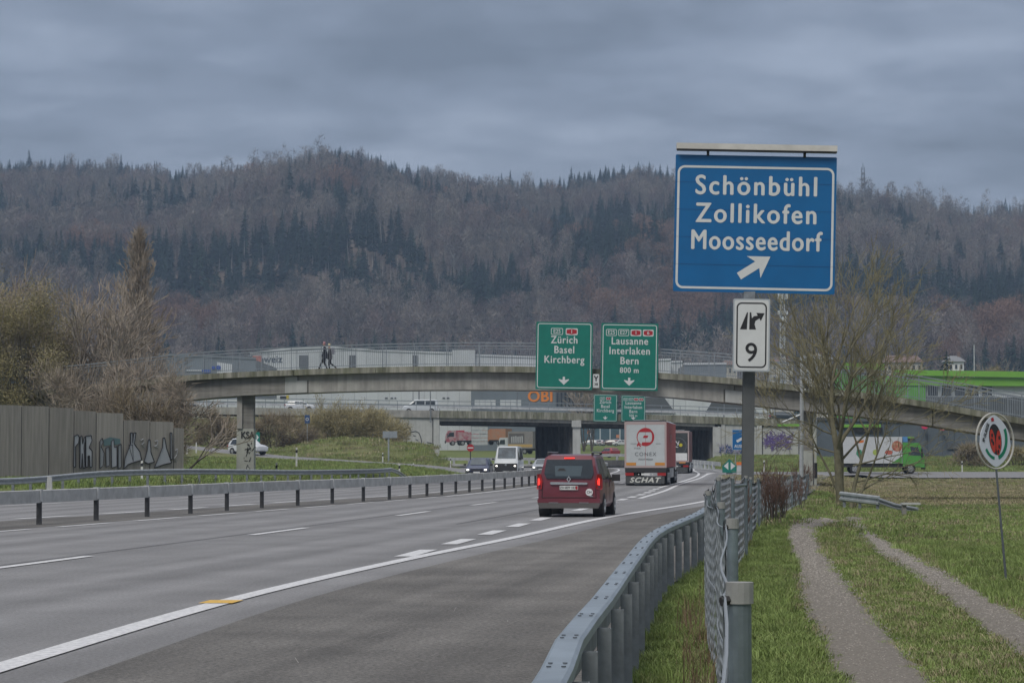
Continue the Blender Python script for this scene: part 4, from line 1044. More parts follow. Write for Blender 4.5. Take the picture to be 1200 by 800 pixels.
for p in PN:
    if me is None: o = mb.build('post', mat('post_zinc', (.20, .225, .24), .5, var=.22, scale=5, metal=.3, streak=.15), nbar, local=True); me = o.data
    else: o = bpy.data.objects.new('post', me); COL.objects.link(o); o.parent = nbar
    o.location = (p.x - .1, p.y - 11, 0)
bolt = None
for p in PN[6:28]:
    for dx in (-.045, .045):
        for dy in (-.10, .10):
            if bolt is None: o = MB().tube((0, 0, 0), (0, 0, .005), .012, .012, 6).build('bolt', mat('bolt_head', (.05, .06, .07), .6), nbar, local=True); bolt = o.data
            else: o = bpy.data.objects.new('bolt', bolt); COL.objects.link(o); o.parent = nbar
            t_ = (GRAIL(p.y + .5) - GRAIL(p.y - .5)); o.location = (p.x + dx * .8 - .1 + float(t_) * dy, p.y + dy - 11, .818)
# outer barriers beyond the far bridge
def far_barrier(name, label, pts, h0, m0):
    t = thing(name, label, 'guardrail', pts[0])
    MB().sweep(pts, [(-.15, 0), (.15, 0), (.15, h0), (-.15, h0)], close=True).build('base_wall', m0, t)
    MB().sweep([(p[0], p[1], p[2] + h0 + .75) for p in pts], [(-.06, -.22), (.06, -.22), (.06, .22), (-.06, .22)], close=True).build('rail', GALV_L, t)
    for a, b in zip(pts[:-1], pts[1:]):
        n = max(1, int((Vector(b) - Vector(a)).length / 2.2))
        for k in range(n):
            q = Vector(a).lerp(Vector(b), k / n); MB().span((q.x - .18, q.y - .1, q.z + h0), (q.x + .18, q.y + .1, q.z + h0 + .9)).build('post', GALV_L, t)
    return t
far_barrier('curve_barrier', 'pale guardrail on a dark wall curving across behind the far bridge pier', [(27.3, 372, 0), (26, 382, 0), (21, 387, 0), (14, 390, 0), (6.0, 393, 0)], .95, DARKC)
far_barrier('curve_barrier', 'pale guardrail crossing the left opening under the far bridge', [(5, 384, 0), (-2, 386, 0), (-9, 388, 0), (-18, 390, 0)], .35, CONC_L)
far_barrier('verge_rail', 'short pale guardrail ending before the exit opening on the right', [tuple(at(808, 548, 300)), tuple(at(822, 549.5, 290)), tuple(at(836, 551, 283)), tuple(at(844, 552, 279))], .05, CONC_L)

# ================================================================ noise barrier with graffiti
NB = thing('noise_barrier', 'grey timber clad noise barrier with silver graffiti behind the left guardrail', 'noise barrier', (-30, 150, 0))
BOARD = mat('weathered_grey_board', (.225, .212, .19), .9, col2=(.325, .305, .275), scale=1.4, bump=.5, bscale=9, mapping=(3.5, 3.5, .22), rnd=.12)
edges = [(-64,472),(-38,473),(-10,474),(24.6,475.2),(56.8,477.3),(86,481),(112,483.3),(144,492),(175,493.5),(203,501),(215,502)]
def nbD(px): return 143 + .055 * px
for (a, ya), (b, yb) in zip(edges[:-1], edges[1:]):
    p, q = at(a, ya, nbD(a)), at(b, ya + .8, nbD(b)); d = Vector((q.x - p.x, q.y - p.y, 0)); L = d.length; d.normalize()
    zb0 = at(a, 562, nbD(a)).z - .6
    MB().poly([(.035, zb0), (L - .035, zb0), (L - .035, q.z), (.035, p.z)], (p.x, p.y, 0), d, (0, 0, 1), .14).build('panel', BOARD, NB)
    MB().span((p.x - .06, p.y - .01, zb0), (p.x + .06, p.y + .22, p.z - .05)).build('post', POSTD, NB)
SILV = mat('silver_spray', (.36, .38, .41), .5); SILV2 = mat('dull_silver_spray', (.25, .265, .28), .5); TEAL = mat('teal_spray', (.10, .17, .18), .6)
def gshape(pix, m, k=0, line=.035):
    f = lambda p: at(p[0], p[1], nbD(p[0]) - .17 - .008 * k)
    if m is not None:
        V = [f(p) for p in pix]; MB().add(V, [tuple(range(len(V)))]).build('graffiti', m, NB)
    if line: MB().path([f(p) - Vector((0, .012, 0)) for p in list(pix) + [pix[0]]], line, 4).build('graffiti', BLK, NB)
# four block letters
gshape([(87,511),(91,509),(93,512),(92,519),(88.5,523),(88.5,547),(86.3,547)], SILV)
gshape([(94,512),(96,510),(97,520),(99,512),(100.5,512),(98.5,524),(99.5,548),(97.5,548),(96.5,531),(95.5,548),(93.6,548)], SILV, 1)
gshape([(100.5,511),(107,510),(108,516),(104.5,524),(108,528),(107.8,547),(105.5,547),(105,534),(103,534),(103,547),(100.6,547)], SILV, 2)
for pix, m in (([(117,517),(120,513),(121,518),(118.5,523),(122,530),(121,545),(117,549)], SILV2), ([(124,525),(128,523),(128.5,545),(124.5,547)], SILV2), ([(130.5,517),(133.5,514.5),(134,524),(137,523),(137,546),(131,548)], SILV), ([(138.5,522),(142,520),(142.5,547),(138.5,549)], SILV2)):
    gshape(pix, m, 0, .025)
gshape([(121,515),(129,512),(141,514),(141,520),(122,522)], TEAL, -1, 0)
gshape([(153,507),(155.5,507),(155.5,519),(157,507),(159.5,507),(157.5,520),(164,529),(166,539),(158,541),(150,544),(145.5,549),(146.5,537),(153,520)], SILV, 0)
gshape([(174,515),(176,515),(177,530),(181,541),(174,543),(169,541),(172.5,528)], SILV, 0)
gshape([(191,513),(193.2,513),(195,524),(201,542),(192,544),(181,548),(187,533),(190.5,524)], SILV, 0)
gshape([(199.5,507),(201.5,507),(202,538),(200,538)], SILV, 0)
for pix in ([(165,516),(168,514),(169,518),(166,521),(169,524)], [(181,517),(185,516),(184,521),(181,523),(185,524)], [(205,528),(208,526),(207,533),(204,537),(207,541)]):
    MB().path([at(a, b, nbD(a) - .18) for a, b in pix], .03, 4).build('graffiti', SILV2, NB)
gshape([(151,521),(155.5,521),(156.2,540)], None, 0, .02); 
# ================================================================ posts and small signs
def delineator(px, py0, py1, label, black=True, hh=1.0):
    hpx = py1 - py0; D = hh / hpx * FPX; p = at(px, py1, D); t = thing('delineator', label, 'marker post', p, 0, 'roadside marker posts')
    MB().poly([(-.06, -.3), (.06, -.3), (.055, hh - .05), (.02, hh), (-.055, hh - .02)], p, (1, 0, 0), (0, 0, 1), .10).build('body', mat('marker_white', (.55, .56, .55), .6, var=.12, scale=6), t)
    if black: MB().poly([(-.065, hh*.62), (.065, hh*.62), (.065, hh*.86), (-.065, hh*.80)], p - Vector((0, .0, 0)), (1, 0, 0), (0, 0, 1), .106).build('black_band', S_BLACK, t)
    return t
delineator(166.3, 539.5, 557.5, 'white marker post with black band in front of the noise barrier graffiti', True, .84)
for a in ((324, 542, 559.5, 'black and white marker post behind the guardrail right of the bridge pier'),
          (448.5, 530, 541.5, 'marker post on the slip road edge by the grass mound'), (468, 542.5, 559, 'tallest marker post at the end of the left guardrail'),
          (479, 543.5, 555, 'marker post where the slip road meets the carriageway, left of a pair'), (484.5, 542.5, 554.5, 'marker post where the slip road meets the carriageway, right of a pair'),
          (528, 535.5, 545.5, 'marker post at the right foot of the grass mound'), (347.5, 524, 541, 'marker post standing before the bare bushes beside the slip road'),
          (1127.5, 540, 551.5, 'marker post beside the side road in front of the dark building'), (895.5, 539, 551.5, 'marker post right of the steel sign post on the grass slope')):
    delineator(*a)
for i, (px, y0, y1) in enumerate(((194, 525.5, 532.5), (219.2, 520, 528.5), (230, 518, 527), (249, 523.5, 529.5), (352, 530, 536), (420.6, 539, 546))):
    delineator(px, y0, y1, ['small white post on the slip road nearest the noise barrier', 'white post left of two close ones on the slip road', 'white post right of two close ones on the slip road', 'small white post left of the white car', 'small white post right of the white car', 'small white post below the grass mound'][i], False, .7)
p = at(58, 573, 112); t = thing('verge_box', 'short grey concrete marker standing before the left guardrail', 'marker post', p)
MB().poly([(-.13, -.2), (.13, -.2), (.10, .55), (-.09, .58)], p, (1, 0, 0), (0, 0, 1), .12).build('stub', CONC_L, t)
def round_sign(px, py, dia, D, base_y, label):
    p = at(px, py, D); t = thing('no_entry_sign', label, 'road sign', (p.x, p.y, Hs(p.x, p.y)))
    r = dia / 2 / FPX * D
    MB().tube((p.x, D, p.z), (p.x, D - .04, p.z), r, r, 24).build('plate', S_RED, t)
    MB().span((p.x - r*.78, D - .055, p.z - r*.17), (p.x + r*.78, D - .043, p.z + r*.17)).build('bar', S_WHITE, t)
    MB().tube((p.x, D + .05, Hs(p.x, p.y) - .2), (p.x, D + .05, p.z), .05, .05, 6).build('pole', POSTD, t)
round_sign(551.3, 524.5, 8.6, 232, 536, 'red round no entry sign with white bar at the mound')
p = at(455, 508.5, 262); t = thing('sign_seen_from_behind', 'blue-grey rectangular sign seen from behind on a pole by the mound', 'road sign', (p.x, p.y, Hs(p.x, p.y)))
c, w, h = two(448.5, 465.5, 505, 513, 262); MB().poly(rrect(w, h, .05), c, (1, 0, 0), (0, 0, 1), .06).build('plate', S_BACK, t)
MB().tube((at(456.5,0,262).x, 262.1, 0), (at(456.5,0,262).x, 262.1, c.z + h/2), .09, .09, 8).build('pole', GALV, t)
c, w, h = two(436, 457, 508, 523.5, 300); t = thing('striped_board', 'pale board of horizontal slats standing behind the grass mound', 'board', (c.x, 300, Hs(c.x, 300)))
for k in range(6): MB().span((c.x - w/2, 300, c.z - h/2 + h*k/6 + .03), (c.x + w/2, 300.08, c.z - h/2 + h*(k+1)/6 - .03)).build('slat', GALV_L, t)
for s in (-.4, .4): MB().span((c.x + s*w - .06, 300.1, 0), (c.x + s*w + .06, 300.2, c.z + h/2)).build('post', GALV_D, t)
c, w, h = two(357, 363, 486, 496, 289); t = thing('blue_roundabout_sign', 'small blue sign half hidden in the bushes', 'road sign', (c.x, 289, Hs(c.x, 289)))
MB().poly(rrect(w, h, .1), c, (1, 0, 0), (0, 0, 1), .05).build('plate', mat('faded_blue', (.02, .06, .16), .6), t); ring_faces(MB(), rrect(w*.6, w*.6, w*.3), rrect(w*.4, w*.4, w*.2), c, Vector((1,0,0)), Vector((0,0,1)), .03).build('circle', S_WHITE, t)
MB().tube((c.x, 289.08, 1), (c.x, 289.08, c.z), .05, .05, 6).build('pole', GALV, t)
c, w, h = two(299, 304.5, 506, 518.5, 262); t = thing('green_gore_sign', 'small green sign with white arrow beyond the pale bridge pier', 'road sign', (c.x, 262, Hs(c.x, 262)))
MB().poly(rrect(w, h, .1), c, (1, 0, 0), (0, 0, 1), .05).build('plate', S_GREEN, t); flat(t, 'arrow', [(-w*.2, -h*.3), (w*.3, 0), (-w*.2, h*.3)], S_WHITE, c, Vector((1,0,0)), Vector((0,0,1)), .03)
MB().tube((c.x, 262.08, 1), (c.x, 262.08, c.z), .05, .05, 6).build('pole', GALV, t)
# lamp-less camera pole on the right
p = at(939.5, 585, 121); zg = Hs(p.x, 121)
t = thing('camera_pole', 'slim grey pole with a triangular bracket in front of the right bridge pier', 'pole', (p.x, 121, zg))
MB().tube((p.x - .02, 121, zg - .3), (p.x + .05, 121, at(940, 407, 121).z), .10, .085, 12).build('shaft', GALV_L, t)
q = at(940, 421, 121); MB().tube((q.x, 120.9, q.z - .06), (q.x, 120.9, q.z + .06), .13, .13, 12).build('collar', GALV_L, t)
MB().path([at(941.5, 444, 120.9), at(945.5, 445.5, 120.9), at(948, 456, 120.9), at(941.5, 457, 120.9)], .045, 5).build('bracket', GALV_L, t)
MB().path([at(942, 446, 120.9), at(946, 455.5, 120.9)], .07, 5).build('camera', POSTD, t)
MB().tube(at(917, 494.5, 121), at(938, 486, 121), .045, .06, 6).build('strut', GALV, t)

# warning disc with the beetle
pc = at(1166, 516.5, 36.0); pb_ = at(1180, 671, 36.0); pb_.z = Hs(pb_.x, 36.0) - .1
t = thing('beetle_sign', 'oval farm sign with a red beetle on a thin leaning metal rod', 'sign', (pb_.x, 36, pb_.z))
ax_ = (pc - pb_); ax_.normalize(); yawL = RAD(38)
ux = (Matrix.Rotation(yawL, 3, 'Z') @ Vector((1, 0, 0))); tl = RAD(-2)
uz = ax_ - ux * ax_.dot(ux); uz.normalize()
R0 = 32.6 / FPX * 36
nn = ux.cross(uz).normalized()
MB().path([pc + ux * R0 * math.cos(a) + uz * R0 * math.sin(a) for a in np.linspace(0, 2*math.pi, 41)], .014, 6).build('ring', mat('ring_alu', (.45, .44, .40), .4, metal=.3), t)
def leaf(k=1.0):
    P = []
    for i in range(40):
        a = 2 * math.pi * i / 40; s_, c_ = math.sin(a), math.cos(a)
        x = R0 * .86 * c_ * (abs(c_) ** .25) * (.97 if s_ < 0 else .93) * (1 - .22 * abs(s_) ** 3); y = R0 * .93 * s_
        P.append((x * k, y * k))
    return P
MB().poly(leaf(), pc, ux, uz, .012).build('panel', mat('farm_sign_white', (.50, .54, .60), .4), t)
def ell(cx, cz, a, b, rot=0, n=26, a0=0, a1=2*math.pi):
    r_ = RAD(rot); return [(cx + a*math.cos(q)*math.cos(r_) - b*math.sin(q)*math.sin(r_), cz + a*math.cos(q)*math.sin(r_) + b*math.sin(q)*math.cos(r_)) for q in np.linspace(a0, a1, n, endpoint=(a1 < 6.2))]
u = R0
flat(t, 'beetle_body', ell(.0, .06*u, .33*u, .56*u, 8), S_BLACK, pc, ux, uz, .009)
BR = mat('beetle_red', (.42, .035, .02), .5)
flat(t, 'wing_case', ell(-.155*u, .0, .135*u, .43*u, 8), BR, pc, ux, uz, .0115); flat(t, 'wing_case', ell(.155*u, -.06*u, .135*u, .45*u, -4), BR, pc, ux, uz, .0115)
for a, b in ((-.18, .2), (-.13, -.08), (-.2, .02), (.2, .12), (.18, -.2), (.12, -.38)):
    flat(t, 'spot', ell(a*u, b*u, .05*u, .075*u, 0, 12), S_BLACK, pc, ux, uz, .014)
GR = mat('stripe_green', (.0, .16, .085), .5)
def arc_strip(cx, cz, a, b, w, a0, a1, rot=0):
    A = ell(cx, cz, a, b, rot, 18, RAD(a0), RAD(a1)); B = ell(cx, cz, a - w, b - w, rot, 18, RAD(a0), RAD(a1)); V = [pc + ux*x + uz*z + nn*.009 for x, z in A + B]
    MB().add(V, [(i, i+1, 18+i+1, 18+i) for i in range(17)]).build('stripe', GR, t)
arc_strip(0, .1*u, .66*u, .78*u, .14*u, -78, 28); arc_strip(0, .1*u, .66*u, .78*u, .11*u, 212, 262)
text('IP-SUISSE', .15*u*1.25, 'lettering', S_BLACK, t, pc + ux * (-.50*u) + uz * (.30*u), (ux * .42 + uz * .9), (uz * .42 - ux * .9), .012, .002)
flat(t, 'red_square', [(-.17*u, .69*u), (-.03*u, .73*u), (-.07*u, .85*u), (-.20*u, .81*u)], S_RED, pc, ux, uz, .012)
MB().tube(pb_, pc - uz * R0, .019, .015, 8).build('rod', mat('rod_steel', (.11, .125, .14), .5, metal=.4), t)
# stray guardrail piece on the ground by the tree
pa, pb2 = at(985, 581, 111), at(1031, 586.5, 109)
t = thing('guardrail_remnant', 'stub of old guardrail standing at the foot of the bare tree', 'guardrail', (pa.x, pa.y, Hs(pa.x, pa.y)))
MB().sweep([pa, pb2], wbeam(.42), close=True).build('rail', GALV, t)
for f in (.1, .5, .95):
    q = pa.lerp(pb2, f); MB().span((q.x - .06, q.y + .02, Hs(q.x, q.y) - .2), (q.x + .06, q.y + .12, q.z + .15)).build('post', GALV_D, t)
MB().sweep([pb2, at(1050, 593, 106), at(1076, 598, 101)], wbeam(.25), close=True).build('rail', GALV_D, t)
p = at(1067, 611, 92); zz = Hs(p.x, p.y); t = thing('stone_slab', 'flat grey slab on a stub in the meadow right of the path', 'slab', (p.x, p.y, zz))
MB().span((p.x - .32, p.y - .2, zz + .42), (p.x + .34, p.y + .3, zz + .49)).build('top', CONC_L, t); MB().span((p.x - .3, p.y - .1, zz - .1), (p.x - .16, p.y + .2, zz + .418)).build('foot', CONC_D, t)
# ================================================================ vehicles
GLASS = mat('tinted_glass', (.022, .03, .036), .08, spec=.9, var=.1)
GLASS2 = mat('windscreen_glass', (.07, .09, .105), .10, spec=.9, var=.35, scale=1.5)
CHROME = mat('chrome', (.6, .62, .63), .18, metal=.9)
RIM = mat('wheel_rim', (.28, .29, .30), .35, metal=.7)
TRIM = mat('black_plastic_trim', (.022, .022, .024), .7)
TAIL = mat('tail_lamp', (.30, .012, .012), .3, spec=.6)
TAIL_ON = mat('lit_tail_lamp', (.8, .03, .02), .3, emit=(1.0, .05, .035), estr=.75)
HEAD_ON = mat('lit_headlamp', (.9, .9, .9), .3, emit=(1, .93, .82), estr=2.2)
HEAD = mat('headlamp', (.5, .52, .54), .15)
PLATEM = mat('number_plate', (.60, .61, .60), .5)
AMBER = mat('amber_reflector', (.52, .22, .03), .5)
def paint(name, col, rough=.32): return mat(name, col, rough, var=.06, scale=1.2, coat=.5)
def wheel(t, x, y, r, w, side):
    o = MB().tube((x - w/2, y, r), (x + w/2, y, r), r, r, 20).build('wheel', RUBBER, t, local=True)
    k = side * (w/2 + .004)
    MB().tube((x + k - side*.01, y, r), (x + k, y, r), r*.66, r*.62, 16).build('rim', RIM, o, local=True)
    m = MB()
    for i in range(5):
        a = 2*math.pi*i/5; m.tube((x + k + side*.006, y + math.cos(a)*r*.12, r + math.sin(a)*r*.12), (x + k + side*.006, y + math.cos(a)*r*.6, r + math.sin(a)*r*.6), r*.07, r*.07, 4)
    m.build('spokes', GALV_L, o, local=True)
    return o
def car(name, label, loc, rz, S, body, L=4.4, Wd=1.84, Ht=1.6, kind='suv', group=None, rear_on=False, head_on=False, cat='car', detail=2):
    """S: list of (y, zbot, zbelt, ztop, wfac, wroof) from tail (y=0) to nose; local +Y is forward, origin at centre on the ground"""
    t = thing(name, label, cat, loc, rz, group); t['_o'] = (0, 0, 0); h = Wd / 2
    V = []; n = 0
    for (y, zb, zl, zt, wf, wr) in S:
        w = h * wf; r = h * wr
        half = [(w*.90, zb), (w, zb + .14), (w, zl - .22), (w*.985, zl), (r, zt - .07), (r - .10, zt)]
        ring = [(-a, b) for a, b in half] + [(a, b) for a, b in reversed(half)]
        n = len(ring); V += [(a, y - L/2, b) for a, b in ring]
    F = [(i*n + j, (i+1)*n + j, (i+1)*n + (j+1) % n, i*n + (j+1) % n) for i in range(len(S) - 1) for j in range(n)]
    F += [tuple(range(n)), tuple((len(S)-1)*n + j for j in range(n - 1, -1, -1))]
    b = MB().add(V, F).build('body', body, t, local=True)
    bm = bmesh.new(); bm.from_mesh(b.data); bmesh.ops.recalc_face_normals(bm, faces=bm.faces); bm.to_mesh(b.data); bm.free()
    md = b.modifiers.new('bevel', 'BEVEL'); md.width = .045; md.segments = 3; md.limit_method = 'ANGLE'; md.angle_limit = RAD(22)
    b.data.polygons.foreach_set('use_smooth', [True] * len(b.data.polygons))
    def surf(y, f, e=.008):
        """point on the side glass: f=0 belt, 1 roof edge"""
        ys = [s[0] for s in S]; i = max(0, min(len(S) - 2, int(np.searchsorted(ys, y) - 1))); k = (y - ys[i]) / (ys[i+1] - ys[i])
        q = [S[i][j] + (S[i+1][j] - S[i][j]) * k for j in range(6)]
        xb, xt = h*q[4]*.985, h*q[5]; z = q[2] + (q[3] - .07 - q[2]) * f; return (xb + (xt - xb) * f + e, y - L/2, z)
    return t, surf
def glass_side(t, surf, y0, y1, y0t, y1t, f0=.06, f1=.93, m=GLASS):
    for s in (-1, 1):
        P = [surf(y0, f0), surf(y1, f0), surf(y1t, f1), surf(y0t, f1)]; P = [(s*a, b, c) for a, b, c in P]
        MB().add(P if s > 0 else P[::-1], [(0, 1, 2, 3)]).build('side_window', m, t, local=True)
def quad(t, name, P, m, off=(0, 0, 0)): return MB().add([(a + off[0], b + off[1], c + off[2]) for a, b, c in P], [tuple(range(len(P)))]).build(name, m, t, local=True)
def wheels(t, L, Wd, yr, yf, r, w=.22):
    for s in (-1, 1):
        for y in (yr, yf):
            MB().tube((s*(Wd/2 - .30), y - L/2, r*1.0), (s*(Wd/2 + .004), y - L/2, r*1.0), r*1.17, r*1.17, 20).build('wheel_arch', TRIM, t, local=True)
            wheel(t, s*(Wd/2 - w/2 + .015), y - L/2, r, w, s)
def place(D, px, z=0.0): return (at(px, 400, D).x, D, z)

# ---- dark red people carrier, braking
WINE = mat('wine_red_paint', (.115, .017, .028), .34, col2=(.15, .026, .04), scale=1.0, coat=.4)
L, Wd = 4.49, 1.90
c0 = place(73.5 + 2.2, 671.5 + 6)
S = [(0, .32, 1.0, 1.02, .93, .90), (.05, .30, 1.05, 1.55, .96, .82), (.22, .30, 1.06, 1.80, .985, .775), (.7, .28, 1.06, 1.845, 1, .765), (2.4, .26, 1.05, 1.83, 1, .765), (3.05, .26, 1.04, 1.70, 1, .74), (3.6, .28, 1.02, 1.18, .99, .80), (4.2, .30, .88, .97, .95, .80), (4.49, .34, .62, .74, .82, .68)]
S[0] = (0, .36, 1.00, 1.10, .955, .90)
v, surf = car('people_carrier', 'dark red people carrier braking towards the exit lane, nearest vehicle', c0, RAD(-8.5), S, WINE, L, Wd)
wheels(v, L, Wd, .78, 3.52, .325)
def yb(z):   # tail surface
    return -L/2 + (0 if z < 1.1 else (z - 1.1) / .45 * .05 if z < 1.55 else .05 + (z - 1.55) / .25 * .17)
RW = [(-.66, yb(1.12) - .012, 1.14), (.66, yb(1.12) - .012, 1.14), (.72, yb(1.3) - .014, 1.30), (.655, yb(1.66) - .0, 1.66), (.0, yb(1.66) - .004, 1.675), (-.655, yb(1.66) - .0, 1.66), (-.72, yb(1.3) - .014, 1.30)]
P = [(-.66, -L/2 - .012, 1.13), (.66, -L/2 - .012, 1.13), (.73, -L/2 + .01, 1.28), (.67, -L/2 + .11, 1.685), (-.67, -L/2 + .11, 1.685), (-.73, -L/2 + .01, 1.28)]
MB().add([(a, b - .03, c) for a, b, c in P] + [(a, b + .05, c) for a, b, c in P], [(0,1,2,3,4,5)] + [(i, (i+1) % 6, 6 + (i+1) % 6, 6 + i) for i in range(6)]).build('rear_window', GLASS, v, local=True)
MB().add([(a, b - .034, c) for a, b, c in [(-.40, -L/2+.0, 1.20), (.35, -L/2 + .0, 1.20), (.40, -L/2 + .06, 1.50), (-.42, -L/2 + .06, 1.50)]], [(0,1,2,3)]).build('cabin_view', mat('seen_through_glass', (.075, .10, .115), .1), v, local=True)
for x in (-.22,): MB().add([(x + a, -L/2 - .037 + .15*(c - 1.13), c) for a, c in ((-.13, 1.17), (.14, 1.17), (.13, 1.36), (.07, 1.43), (-.06, 1.43), (-.12, 1.36))], [tuple(range(6))]).build('headrest', S_BLACK, v, local=True)
MB().span((-.15, -L/2 + .075, 1.71), (.15, -L/2 + .14, 1.745)).build('third_brake_light', TAIL_ON, v, local=True)
for s in (-1, 1):
    MB().add([(s*.955, -L/2 + .0, .80), (s*.80, -L/2 - .05, .83), (s*.775, -L/2 - .05, 1.05), (s*.84, -L/2 - .035, 1.27), (s*.945, -L/2 + .03, 1.26), (s*.975, -L/2 + .16, 1.10), (s*.975, -L/2 + .14, .85)], [tuple(range(7))]).build('tail_lamp', TAIL, v, local=True)
    MB().add([(s*.915, -L/2 - .055, .93), (s*.85, -L/2 - .065, .95), (s*.845, -L/2 - .065, 1.06), (s*.88, -L/2 - .055, 1.15), (s*.915, -L/2 - .04, 1.12)], [tuple(range(5))]).build('lit_lamp', TAIL_ON, v, local=True)
MB().poly([(-.56, 1.00), (-.53, .955), (.53, .955), (.56, .985), (.53, 1.015), (-.53, 1.03)], (0, -L/2 - .03, 0), (1, 0, 0), (0, 0, 1), .06).build('chrome_bar', CHROME, v, local=True)
MB().poly([(-.27, .80), (.27, .80), (.27, .92), (-.27, .92)], (0, -L/2 - .035, 0), (1, 0, 0), (0, 0, 1), .03).build('number_plate', PLATEM, v, local=True)
text('ZH·809·183', .095, 'lettering', S_BLACK, v, Vector((-.03, -L/2 - .052, .86)), (1, 0, 0), (0, 0, 1), .002, .001, local=True)
quad(v, 'plate_crest', [(.20, -L/2 - .052, .81), (.26, -L/2 - .052, .81), (.26, -L/2 - .052, .91), (.20, -L/2 - .052, .91)], S_RED)
ring_faces(MB(), [(0, .10), (-.065, 0), (0, -.10), (.065, 0)], [(0, .055), (-.03, 0), (0, -.055), (.03, 0)], Vector((0, -L/2 - .03, 1.11)), Vector((1,0,0)), Vector((0,0,1)), .03).build('emblem', CHROME, v, local=True)
MB().tube((.60, -L/2 + .02, .73), (.60, -L/2 - .028, .73), .105, .105, 20).build('round_sticker', WHITE, v, local=True)
text('CH', .10, 'lettering', S_BLACK, v, Vector((.60, -L/2 - .029, .73)), (1, 0, 0), (0, 0, 1), .002, .002, local=True)
MB().poly([(-.90, .36), (.90, .36), (.93, .50), (.90, .54), (-.90, .54), (-.93, .50)], (0, -L/2 - .01, 0), (1, 0, 0), (0, 0, 1), .16).build('bumper', WINE, v, local=True)
MB().poly([(-.86, .26), (.86, .26), (.92, .42), (-.92, .42)], (0, -L/2 + .0, 0), (1, 0, 0), (0, 0, 1), .20).build('bumper_skirt', mat('grey_plastic', (.085, .08, .078), .6), v, local=True)
for s in (-1, 1):
    MB().poly([(s*.45 - .14, .415), (s*.45 + .14, .415), (s*.45 + .14, .435), (s*.45 - .14, .435)], (0, -L/2 - .103, 0), (1, 0, 0), (0, 0, 1), .01).build('reflector', RIM, v, local=True)
# tailgate seams
for a, b in (((-.80, .56), (-.78, 1.06)), ((.80, .56), (.78, 1.06)), ((-.80, .57), (.80, .57))):
    MB().tube((a[0], -L/2 - .004, a[1]), (b[0], -L/2 - .004, b[1]), .010, .010, 4).build('tailgate_seam', TRIM, v, local=True)
MB().poly([(.62, .60), (.70, .60), (.70, .63), (.62, .63)], (0, -L/2 - .01, 0), (1, 0, 0), (0, 0, 1), .02).build('badge', CHROME, v, local=True)
glass_side(v, surf, .30, 1.25, .34, 1.22); glass_side(v, surf, 1.33, 2.25, 1.30, 2.20); glass_side(v, surf, 2.33, 3.38, 2.28, 3.02)
for s in (-1, 1):
    MB().tube((s*.66, -L/2 + .35, 1.90), (s*.66, -L/2 + 2.5, 1.89), .025, .025, 6).build('roof_rail', GALV_D, v, local=True)
    for y in (.35, 2.45): MB().span((s*.66 - .03, -L/2 + y - .08, 1.82), (s*.66 + .03, -L/2 + y + .08, 1.89)).build('rail_foot', TRIM, v, local=True)
    MB().box((s*1.06, -L/2 + 3.05, 1.13), (.24, .13, .20)).build('door_mirror', TRIM, v, local=True)
    MB().span((s*.91, -L/2 + 3.0, 1.08), (s*.98, -L/2 + 3.1, 1.14)).build('mirror_arm', TRIM, v, local=True)
    for y in (1.29, 2.31): MB().tube((s*(Wd/2 + .001), -L/2 + y, .42), (s*(Wd/2 - .002), -L/2 + y, 1.03), .006, .006, 4).build('door_gap', TRIM, v, local=True)
